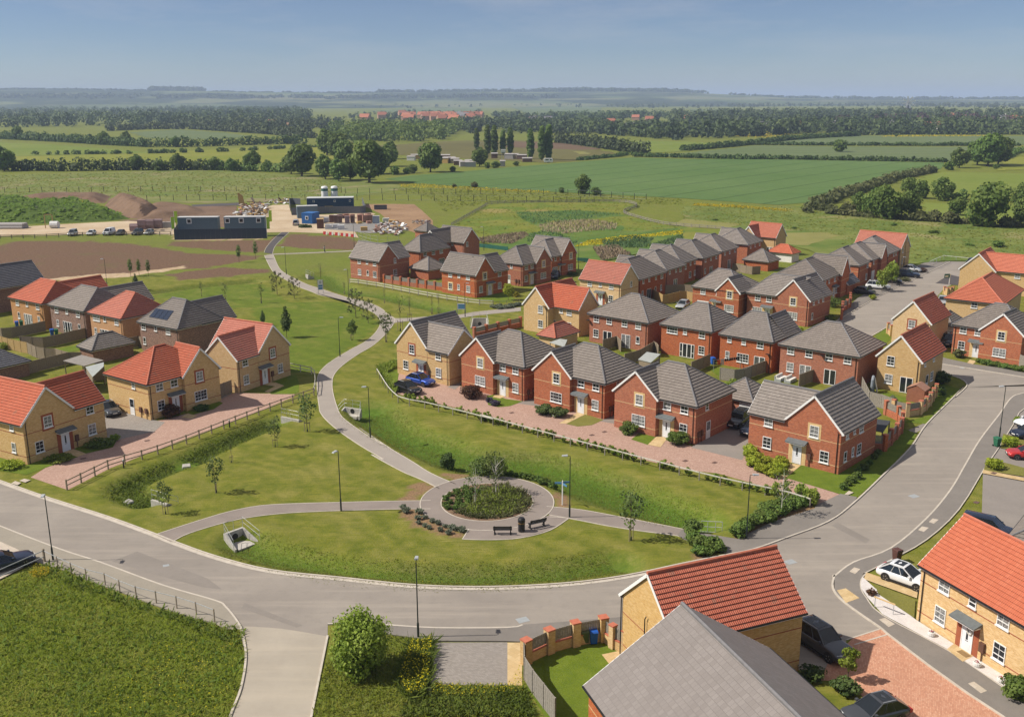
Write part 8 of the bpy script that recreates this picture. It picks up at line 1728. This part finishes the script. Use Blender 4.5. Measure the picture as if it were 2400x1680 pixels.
trees('b', [('A',600,728,1.18),('B',930,690,.95),('G',1040,700,1.0),('G',980,702,.9),('G',485,735,1.2),('G',750,725,.8),('G',440,740,.9),('G',1175,685,.7)], '{} tree around the allotment sheds, from its nearest oak', 'tree', 'trees around the sheds')
trees('b', [('W',1620,875,.95),('G',1712,885,.9),('G',1480,868,.62),('S',895,832,.75),('S',760,830,.5)], '{} bush along the near edge of the large crop', 'bush', 'bushes on the crop edge')
trees('c', [('G',1060,592,2.3),('B',1860,700,.95),('A',2050,690,1.35),('A',2120,680,1.2),('G',1790,715,1.3),('A',1980,680,1.1),('G',2110,705,.7),('G',1435,490,.9)], '{} of the clumps standing in the right hand fields', 'tree', 'clumps in the right hand fields')
trees('c', [('W',1370,1045,1.35),('W',1290,1030,1.15),('S',1110,1015,1.25),('S',1000,1010,1.0),('W',1190,1000,.85),('S',940,990,.9),('W',1530,1020,1.0),('S',830,995,.7),('G',900,960,.7),('W',1440,1030,1.0)], '{} tree of the windblown clump on the meadow edge', 'tree', 'windblown clump on the meadow edge')
trees('c', [('W',1520,900,.95),('W',1600,905,.9),('W',1750,920,1.1),('W',2100,920,.85),('W',2040,1095,1.65),('S',1800,1075,1.2),('W',1840,1020,.75),('S',1690,1055,1.0),('S',1600,1040,.8),('W',2280,960,1.0),('S',2180,1100,1.1),('W',2300,1080,1.2)], '{} windblown tree beside the right hand pastures', 'tree', 'trees beside the right hand pastures')
trees('a', [('B',1700,720,.95),('B',920,715,.75),('G',1080,718,1.6),('B',1200,715,.8),('B',1560,722,.62),('W',1440,715,.9),('B',1800,722,.55),('B',30,722,1.2)], '{} taller tree standing in the dark left hedge', 'tree', 'trees in the dark left hedge')
trees('a', [('B',700,545,1.0),('B',850,550,1.05),('A',120,510,1.0),('B',540,535,.6),('B',1180,560,.75)], '{} tree rising from the hedge behind the left pasture', 'tree', 'trees in the pasture hedge')
for i, (x, y, sc) in enumerate(((1690,1140,.5),(2120,1230,.8),(1930,1225,.4),(500,1240,.3),(750,1110,.35),(2060,1060,.5),(220,1055,.3),(1420,1090,.45))): inst('tG', mkG, W('c', x, y), i, (sc*1.4, sc, sc*.5), 'low green bramble patch number {} in the right meadow'.format(NUM[i]).replace('number ', ''), 'bush', 'bramble patches')
# --- woods that read as masses
def wood(label, rows, n, hr, mat='far', seed=1, size=2.6, per=60, red=0., spread=0.):
 """rows: base lines (zone, [(x,y)..]); trees scattered between neighbouring lines"""
 rs = np.random.RandomState(seed); lines = [resample(ML(r), 8.) for r in rows]; Qs, ts = [], []
 for i in range(n):
  k = rs.randint(max(1, len(lines)-1)); f = rs.rand(); a = np.array(lines[k][int(f*(len(lines[k])-1))]); b = np.array(lines[min(k+1, len(lines)-1)][int(f*(len(lines[min(k+1, len(lines)-1)])-1))])
  p = a+(b-a)*rs.rand()+rs.normal(size=2)*spread; h = hr[0]+(hr[1]-hr[0])*rs.rand()**1.5; R_ = h*(.4+.22*rs.rand()); lob = [(0, 0, h*.5, R_*.85, R_*.85, h*.48), (R_*.4*rs.normal(), R_*.4*rs.normal(), h*.35, R_*.8, R_*.8, h*.35), (R_*.35*rs.normal(), R_*.35*rs.normal(), h*.7, R_*.6, R_*.6, h*.28)]
  Q, t = cloud(lob, per, size*(.7+.5*rs.rand()), rs.randint(1 << 30), inner=.05, shell=.75); Q[:, :, :2] += p; Q[:, :, 2] = np.maximum(Q[:, :, 2], 0); Qs.append(Q); ts.append(np.clip(t*.5+rs.rand()*.85-.2, 0, 1))
 o = link('woodland', quad_mesh('woodland', np.concatenate(Qs), np.concatenate(ts), FM[mat])); tag(o, label, None, None, 'stuff')
wood('large woodland across the left distance', [('a',[(-300,432),(500,425),(1200,425),(2000,405)]),('a',[(-300,380),(500,370),(1200,365),(2100,370)]),('a',[(-300,345),(500,335),(1200,335),(2100,345)]),('a',[(-200,322),(500,312),(1200,308),(2000,320)])], 884, (13, 22), seed=1, size=3.2)
wood('mid green trees at the right end of the left woodland', [('a',[(1150,420),(1500,440),(1800,470),(2296,470)]),('a',[(1300,400),(1700,400),(2100,400),(2296,395)])], 221, (8, 15), 'far', 2, 2.6)
wood('wood left of the poplars', [('b',[(0,545),(300,535),(560,520),(700,515)]),('b',[(-60,450),(300,440),(560,440),(840,440)])], 204, (11, 17), 'mid', 3, 2.3, 80)
wood('trees around the red roofed village', [('b',[(-100,420),(300,415),(700,420),(1000,440)]),('b',[(0,345),(300,335),(500,320),(900,345)])], 110, (7, 12), 'far', 4, 2.6)
wood('tree belt behind the poplars', [('b',[(700,470),(1000,470),(1300,470),(1800,480),(2296,515)]),('b',[(800,400),(1150,400),(1500,420),(2296,440)])], 391, (9, 15), 'far', 5, 2.7)
wood('tree belt above the far pale fields', [('b',[(900,345),(1200,365),(1700,400),(2296,400)]),('b',[(1100,372),(1500,372),(1900,365),(2296,340)])], 204, (9, 16), 'far', 6, 3.2)
wood('village woods on the right, front rows', [('c',[(0,510),(300,500),(800,470),(1400,465),(2500,465)]),('c',[(0,430),(500,430),(1200,420),(2500,420)])], 510, (9, 17), 'far', 7, 2.8)
wood('village woods on the right, back rows', [('c',[(-50,420),(500,400),(1200,400),(2500,400)]),('c',[(-50,355),(600,345),(1200,335),(2500,340)])], 510, (11, 20), 'far', 8, 3.3)
wood('copper coloured trees among the village woods', [('c',[(1030,420),(1400,415),(1700,400),(2000,430),(2250,430)]),('c',[(1030,400),(1400,385),(1740,365),(2000,390),(2250,400)])], 44, (10, 17), 'farred', 9, 2.8)
wood('thin far tree lines on the plain', [('c',[(0,300),(700,290),(1400,290),(2500,300)]),('c',[(0,276),(800,272),(1500,272),(2500,285)])], 289, (10, 18), 'far', 10, 4.5, 40)
wood('thin far tree lines left of centre', [('b',[(-100,300),(500,300),(1200,290),(2200,300)]),('b',[(-100,278),(500,278),(1200,272),(2200,278)])], 255, (10, 18), 'far', 11, 4.5, 40)
wood('thin far tree lines at far left', [('a',[(-200,285),(800,280),(1500,280),(2296,288)]),('a',[(-200,272),(800,268),(1500,268),(2296,272)])], 204, (10, 17), 'far', 12, 4.5, 40)
# --- distant hills
def build_hills():
 xs = np.linspace(-9000, 11000, 260); ys = np.concatenate([np.linspace(4300, 9000, 60), [9800, 11000, 13000]]); X, Y = np.meshgrid(xs, ys); x, y = X.ravel(), Y.ravel()
 px = 1200+FPX*x/np.maximum(y, 1)/1.0; prof = np.interp(px, [-800, 0, 350, 520, 800, 1000, 1150, 1300, 1500, 1650, 1850, 2400, 3200], [112, 112, 104, 98, 82, 88, 92, 88, 84, 66, 34, 22, 20])
 t = np.clip((y-4400)/2600, 0, 1); t = t*t*(3-2*t); z = prof*t*(.82+.3*fnoise(x*.0006, y*.0011)) + 10*t*(fnoise(x*.004, y*.004)-.5)-.5
 idx = np.arange(x.size).reshape(X.shape); f = np.stack([idx[:-1,:-1], idx[:-1,1:], idx[1:,1:], idx[1:,:-1]], -1).reshape(-1, 4); me = bpy.data.meshes.new('hills'); me.from_pydata(np.stack([x, y, z], 1).tolist(), [], f.tolist()); me.polygons.foreach_set('use_smooth', np.ones(len(f), bool))
 m, t_, b = new_mat('hill_country', .95, .1); p = geo_pos(t_); mp = t_.node('ShaderNodeMapping'); t_.k(p, mp.inputs[0]); mp.inputs['Scale'].default_value = (.0016, .0028, 0)
 vo = t_.node('ShaderNodeTexVoronoi'); t_.k(mp.outputs[0], vo.inputs['Vector']); vo.inputs['Scale'].default_value = 1.; sp = t_.node('ShaderNodeSeparateColor'); t_.k(vo.outputs['Color'], sp.inputs[0]); n1 = noise(t_, p, .0011, 4, .6)
 col = ramp(t_, sp.outputs[0], [(0., (.07,.10,.035)), (.5, (.13,.16,.06)), (.8, (.18,.18,.09)), (1., (.10,.14,.05))]); col = mix(t_, mapr(t_, n1, .47, .53), col, (.03,.045,.018)); t_.k(col, b.inputs['Base Color']); me.materials.append(m); o = link('hills', me); tag(o, kind='structure')
 def hz(X_, Y_):
  i = int(np.clip(np.searchsorted(xs, X_), 0, len(xs)-1)); j = int(np.clip(np.searchsorted(ys, Y_), 0, len(ys)-1)); return z.reshape(X.shape)[j, i]
 return hz
HZ = build_hills()
def crest(label, px0, px1, Y_, h, seed, n=60, per=30):
 rs = np.random.RandomState(seed); Qs, ts = [], []
 for i in range(n):
  px = px0+(px1-px0)*rs.rand(); y = Y_+rs.rand()*250; x = (px-1200)/FPX*y; R_ = 22+14*rs.rand(); hh = h*(.8+.35*rs.rand()); Q, t = cloud([(0, 0, hh*.45, R_, R_, hh*.55)], per, 13, rs.randint(1 << 30), inner=0., shell=.8); Q += np.array([x, y, HZ(x, y)-2]); Qs.append(Q); ts.append(t*.6)
 o = link('woodland', quad_mesh('woodland', np.concatenate(Qs), np.concatenate(ts), FM['far'])); tag(o, label, None, None, 'stuff')
crest('dark wood standing on the skyline left of centre', 386, 502, 7000, 34, 1, 90); crest('wooded skyline ridge in the centre', 905, 1500, 6900, 20, 2, 190); crest('wooded skyline ridge further right', 1265, 1640, 6800, 24, 3, 120); crest('faint skyline trees at far left', -50, 380, 7000, 12, 4, 110); crest('low woods on the right horizon', 1700, 2450, 6800, 16, 5, 110); crest('mid slope woods on the hills', 0, 1300, 5700, 16, 6, 160); crest('skyline trees between the two ridges', 520, 930, 7000, 14, 7, 90)
# --- far houses, sheds, mill
M['far_red'] = plain('far_red_roof', (.42,.16,.10), .9); M['far_wall'] = plain('far_brick_wall', (.40,.24,.16), .9); M['far_grey'] = plain('far_slate_roof', (.2,.19,.2), .9); M['far_white'] = plain('far_white_wall', (.65,.62,.58), .9)
FH = {}
def far_house(p, roof, wall, label, sc=1., rz=0., group='far village houses'):
 key = (roof, wall)
 if key not in FH:
  m = MB(); m.box(-6, 6, -4, 4, 0, 5, 0)
  for s_ in (-1, 1): m.face([(-6.3, s_*4.4, 4.8), (6.3, s_*4.4, 4.8), (6.3, 0, 9), (-6.3, 0, 9)], None, 1); m.face([(s_*6, -4, 5), (s_*6, 4, 5), (s_*6, 0, 8.8)], None, 0)
  m.box(3.5, 4.4, -.4, .4, 8, 10.2, 0); o = m.build('far_house', [M[wall], M[roof]]); FH[key] = o
 else: o = FH[key].copy(); COL.objects.link(o)
 o.location = W(*p); o.rotation_euler = (0, 0, rz); o.scale = (sc,)*3; tag(o, label, 'house', group)
vill = [(160,372),(275,352),(410,335),(440,362),(470,350),(545,352),(570,362),(600,350),(630,365),(660,360),(680,380),(700,352),(720,372),(745,360),(760,384),(790,352),(830,360),(850,348),(870,370),(900,352),(925,350),(640,348),(455,375),(735,348)]
for i, (x, y) in enumerate(sorted(vill)):
 far_house(('b', x, y+16), 'far_grey' if i in (18, 19) else 'far_red', 'far_wall', ('slate roofed' if i in (18, 19) else 'red roofed')+' village house far off, '+('one of the cluster under the central hills'), 1.5, rnd.uniform(-.5, .5))
for x, y, rf, wl, lb in ((1290,382,'far_grey','far_wall','lone grey roofed farmhouse right of the village trees'),(1980,372,'far_red','far_wall','red roofed farmhouse in the tree belt, left of a pair'),(2070,385,'far_red','far_wall','red roofed farmhouse in the tree belt, right of a pair'),(1810,405,'far_red','far_wall','red roof low among the belt trees'),(2280,380,'far_red','far_wall','red roofed barn at the end of the tree belt'),(1945,445,'far_grey','far_white','white cottage in front of the tree belt'),(1390,385,'far_grey','far_wall','slate roofed barn above the tree belt')):
 far_house(('b', x, y+8), rf, wl, lb, 1.1, rnd.uniform(-.4, .4), None)
for x, y, rf, wl, lb in ((15,380,'far_red','far_wall','red brick house at the left of the right hand woods'),(1000,440,'far_grey','far_white','pale house among the right hand woods, left of the copper trees'),(1375,438,'far_grey','far_white','low white house below the copper tree'),(1630,440,'far_red','far_white','white walled house below the mill, left of a pair'),(1735,442,'far_red','far_white','white walled house below the mill, right of a pair'),(780,435,'far_red','far_wall','brick house half hidden in the woods'),(1540,330,'far_red','far_wall','red roof beyond the mill trees'),(1800,360,'far_red','far_wall','brick roofs at the edge of the right village'),(2190,358,'far_grey','far_white','pale block of houses in the right village'),(2220,385,'far_red','far_wall','red roofed house in the right village'),(2285,400,'far_red','far_white','pale house at the right edge of the village'),(2150,380,'far_grey','far_white','grey roofed house in the right village'),(555,440,'far_grey','far_white','small white gable among the trees')):
 far_house(('c', x, y+6), rf, wl, lb, 1.15, rnd.uniform(-.4, .4), None)
far_house(('a',1835,415), 'far_red', 'far_wall', 'red roofed farmhouse in the left woodland', 1., .1, None); far_house(('a',1920,430), 'far_wall', 'far_wall', 'brown farm building in the left woodland', .8, .1, None)
p_ = W('a',585,300); m = MB(); m.box(-45, 45, -15, 15, 0, 9);
for s_ in (-1, 1): m.face([(-46, s_*16, 9), (46, s_*16, 9), (46, 0, 14), (-46, 0, 14)])
o = m.build('barn', M['far_white'], None, p_); tag(o, 'long white barn beyond the left woodland', 'barn')
Y_ = 2300.; x_ = (q('c',1440,265)[0]-1200)/FPX*Y_*1.0; r = empty('windmill', (x_, Y_, 0), 0, 'white sailed windmill above the right hand woods', 'windmill')
m = MB(); m.lathe([(5, 0), (3.4, 22), (3.2, 23), (2.2, 26), (0, 28)], 14); m.build('tower', M['far_grey'], r)
r.scale = (1.2, 1.2, 1.08)
for k in range(8):
 a = k*math.pi/4+.2; c_, s_ = math.cos(a), math.sin(a); m = MB(); m.bar((0, -3.6, 25), (12.5*c_, -3.8, 25+12.5*s_), .5, .5, up=(0, 1, 0)); m.bar((3*c_-.8*s_, -3.9, 25+3*s_+.8*c_), (12.3*c_-.8*s_, -3.9, 25+12.3*s_+.8*c_), 3.0, .15, up=(0, 1, 0)); m.build('sail', M['white'], r)
SH = None
for i, (x, y, w_, d_, h_, c, lb) in enumerate(((470,650,5,3,2.4,'pal_white','white shed at the left of the allotments'),(500,640,6,3,2.6,'pal_timber','yellow clad shed beside the white one'),(700,668,4,3,3,'pal_timber','orange shed right of the oak'),(730,665,7,4,3,'pal_brown','brown shed in the allotment row'),(765,668,5,3,2.6,'wood','timber shed in the allotment row'),(785,680,5,3,2.4,'pal_brown','low brown shed in front of the allotment row'),(830,690,6,3,2.6,'pal_grey','grey shed in the allotments'),(870,692,6,3,2.6,'galv_dull','metal shed at the near edge of the allotments'),(860,675,5,3,2.2,'wood','small timber shed behind the metal one'),(700,640,6,3,2.4,'pal_pink','pinkish shed far left of the row'),(1130,640,6,3,3,'pal_grey','grey shed between poplars'),(1170,640,4,3,3,'wood','timber shed between poplars'),(1215,642,6,3,2.6,'pal_brown','brown shed right of the poplar pair'),(1250,660,6,3,2.2,'pal_brown','low brown shed under the single poplar'),(1030,635,4,3,3,'pal_brown','brown shed under the tall poplars'),(1085,690,3,3,3,'pal_grey','small grey tower base hut'))):
 m = MB(); m.box(-w_/2, w_/2, -d_/2, d_/2, 0, h_); m.poly8([(-w_/2-.2,-d_/2-.2,h_),(w_/2+.2,-d_/2-.2,h_),(w_/2+.2,d_/2+.2,h_+.5),(-w_/2-.2,d_/2+.2,h_+.5),(-w_/2-.2,-d_/2-.2,h_+.12),(w_/2+.2,-d_/2-.2,h_+.12),(w_/2+.2,d_/2+.2,h_+.62),(-w_/2-.2,d_/2+.2,h_+.62)], 1)
 o = m.build('allotment_shed', [M[c], M['pal_grey']], None, W('b', x, y), rnd.uniform(-.3, .3)); tag(o, lb, 'shed', 'allotment sheds')
r = empty('caravan', W('b',1392,665), 0, 'white touring caravan at the edge of the crop field', 'caravan'); m = MB(); prof = [(-2.6, .5), (2.5, .5), (2.9, 1.2), (2.6, 2.5), (2.2, 2.7), (-2.3, 2.7), (-2.8, 2.2), (-2.9, 1.2)]
m.face([(x, -1.1, z) for x, z in prof]); m.face([(x, 1.1, z) for x, z in prof][::-1])
for a, b in zip(prof, prof[1:]+prof[:1]): m.face([(a[0], -1.1, a[1]), (a[0], 1.1, a[1]), (b[0], 1.1, b[1]), (b[0], -1.1, b[1])])
m.build('body', M['white'], r); m = MB(); m.box(-1.8, .2, -1.13, -1.1, 1.5, 2.2); m.box(.9, 2.0, -1.13, -1.1, 1.5, 2.2); m.build('window', M['carglass'], r)
for x in (-.3, .35): m = MB(); m.tube([(x, -1.05, .32), (x, -.8, .32)], .32, 10); m.build('wheel', M['tyre'], r)
p_ = W('b',1090,690); r = empty('water_tower', p_, 0, 'small pale tank on thin legs beside the poplars', 'water tower'); m = MB()
for sx in (-.8, .8): m.tube([(sx, 0, 0), (sx, 0, 8)], .12, 5)
m.build('legs', M['galv_dull'], r); m = MB(); m.box(-1.4, 1.4, -1.2, 1.2, 8, 9.6); m.build('tank', M['far_white'], r)
# --- tussocks over the open meadows
for i, (lb, z_, pts, n) in enumerate((('rough tussocks over the right hand meadow','c',[(0,965),(800,965),(1300,1045),(1600,1065),(2500,1130),(2500,1330),(1750,1320),(1500,1330),(1480,1180),(1000,1290),(1100,1160),(700,1120),(0,1050)],5200),('rough tussocks in the pond meadow','b',[(760,1090),(950,975),(1300,940),(1850,935),(1990,960),(1895,1002),(2296,1097),(2296,1140),(1600,1200),(1000,1180)],2600),('rough tussocks in the meadow behind the building site','a',[(-300,760),(600,735),(1500,720),(2296,790),(2296,900),(900,900),(400,880),(-300,890)],4200),('rough tussocks between crop and pond','b',[(300,830),(1000,850),(1700,880),(2296,910),(2296,950),(1300,930),(1000,930),(700,1000),(600,900)],2200))):
 plant_mass('tussocks', lb, WL(z_, pts), n, .9, .38, 'bank', 400+i, zf=False, lean=1.6)

# ------------------------------------------------------------------ haze: real air inside one closed box
m = bpy.data.materials.new('summer_haze'); m.use_nodes = True; t = NT(m)
t.n.remove(t.n['Principled BSDF']); pv = t.node('ShaderNodeVolumePrincipled'); pv.inputs['Color'].default_value = (.56, .69, 1., 1); pv.inputs['Density'].default_value = 1.2e-4; pv.inputs['Anisotropy'].default_value = 0.
t.k(pv.outputs[0], t.n['Material Output'].inputs['Volume'])
b_ = MB(); b_.box(-27000, 27000, -700, 41000, -2.5, 165); o = b_.build('haze', m, weld=True); tag(o, 'thin summer haze over the whole plain', kind='stuff')

# ------------------------------------------------------------------ light
w = bpy.data.worlds.new('World'); SC.world = w; w.use_nodes = True
nt = w.node_tree; bgn = nt.nodes['Background']; sky = nt.nodes.new('ShaderNodeTexSky'); sky.sky_type = 'NISHITA'; sky.sun_disc = False
SUN_EL, SUN_AZ = R(46), R(-92)      # azimuth clockwise from +Y
sky.sun_elevation = SUN_EL; sky.sun_rotation = SUN_AZ; sky.altitude = 0; sky.air_density = .7; sky.dust_density = .2; sky.ozone_density = 2.0
gm = nt.nodes.new('ShaderNodeGamma'); gm.inputs[1].default_value = 1.22; nt.links.new(sky.outputs[0], gm.inputs[0])
def wmix(f, a_, b_, mode='MIX'):
 n = nt.nodes.new('ShaderNodeMix'); n.data_type = 'RGBA'; n.blend_type = mode
 for i, v in ((0, f), (6, a_), (7, b_)):
  if hasattr(v, 'is_output'): nt.links.new(v, n.inputs[i])
  else: n.inputs[i].default_value = v
 return n.outputs[2]
base = wmix(1., gm.outputs[0], (.285, .29, .325, 1), 'MULTIPLY')
# thin high cloud: a faint veil low down; bright zenith added out of view to fill the shadows
tc = nt.nodes.new('ShaderNodeTexCoord'); sx = nt.nodes.new('ShaderNodeSeparateXYZ'); nt.links.new(tc.outputs['Generated'], sx.inputs[0])
mp = nt.nodes.new('ShaderNodeMapping'); nt.links.new(tc.outputs['Generated'], mp.inputs[0]); mp.inputs['Scale'].default_value = (1.6, 1.6, 9.)
nz = nt.nodes.new('ShaderNodeTexNoise'); nt.links.new(mp.outputs[0], nz.inputs['Vector']); nz.inputs['Scale'].default_value = 2.6; nz.inputs['Detail'].default_value = 6; nz.inputs['Roughness'].default_value = .62
def mr(v, a_, b_, c_, d_):
 n = nt.nodes.new('ShaderNodeMapRange'); nt.links.new(v, n.inputs[0])
 for i, x in zip((1, 2, 3, 4), (a_, b_, c_, d_)): n.inputs[i].default_value = x
 return n.outputs[0]
def wm(op, a_, b_):
 n = nt.nodes.new('ShaderNodeMath'); n.operation = op
 for i, v in ((0, a_), (1, b_)):
  if hasattr(v, 'is_output'): nt.links.new(v, n.inputs[i])
  else: n.inputs[i].default_value = v
 return n.outputs[0]
veil_fill = wm('ADD', mr(sx.outputs[2], .04, .6, 0.02, .45), wm('MULTIPLY', mr(nz.outputs['Fac'], .47, .75, 0., .30), mr(sx.outputs[2], .0, .07, .15, 1.)))
skyc = wmix(veil_fill, base, (3.9, 3.8, 3.85, 1))
nt.links.new(skyc, bgn.inputs[0]); bgn.inputs[1].default_value = .12
sl = bpy.data.lights.new('sun', 'SUN'); sl.energy = 4.2; sl.angle = R(.53); sl.color = (1., .925, .81)
so = bpy.data.objects.new('sun', sl); COL.objects.link(so)
sd = Vector((math.sin(SUN_AZ)*math.cos(SUN_EL), math.cos(SUN_AZ)*math.cos(SUN_EL), math.sin(SUN_EL)))
so.rotation_euler = sd.to_track_quat('Z', 'Y').to_euler()
SC.view_settings.view_transform = 'Standard'; SC.view_settings.look = 'None'; SC.view_settings.gamma = 1; SC.view_settings.exposure = .4
SC.cycles.max_bounces = 5; SC.cycles.diffuse_bounces = 2; SC.cycles.glossy_bounces = 2; SC.cycles.transmission_bounces = 2; SC.cycles.volume_bounces = 1; SC.cycles.transparent_max_bounces = 8
SC.cycles.use_adaptive_sampling = True; SC.cycles.adaptive_threshold = .015; SC.cycles.use_denoising = True
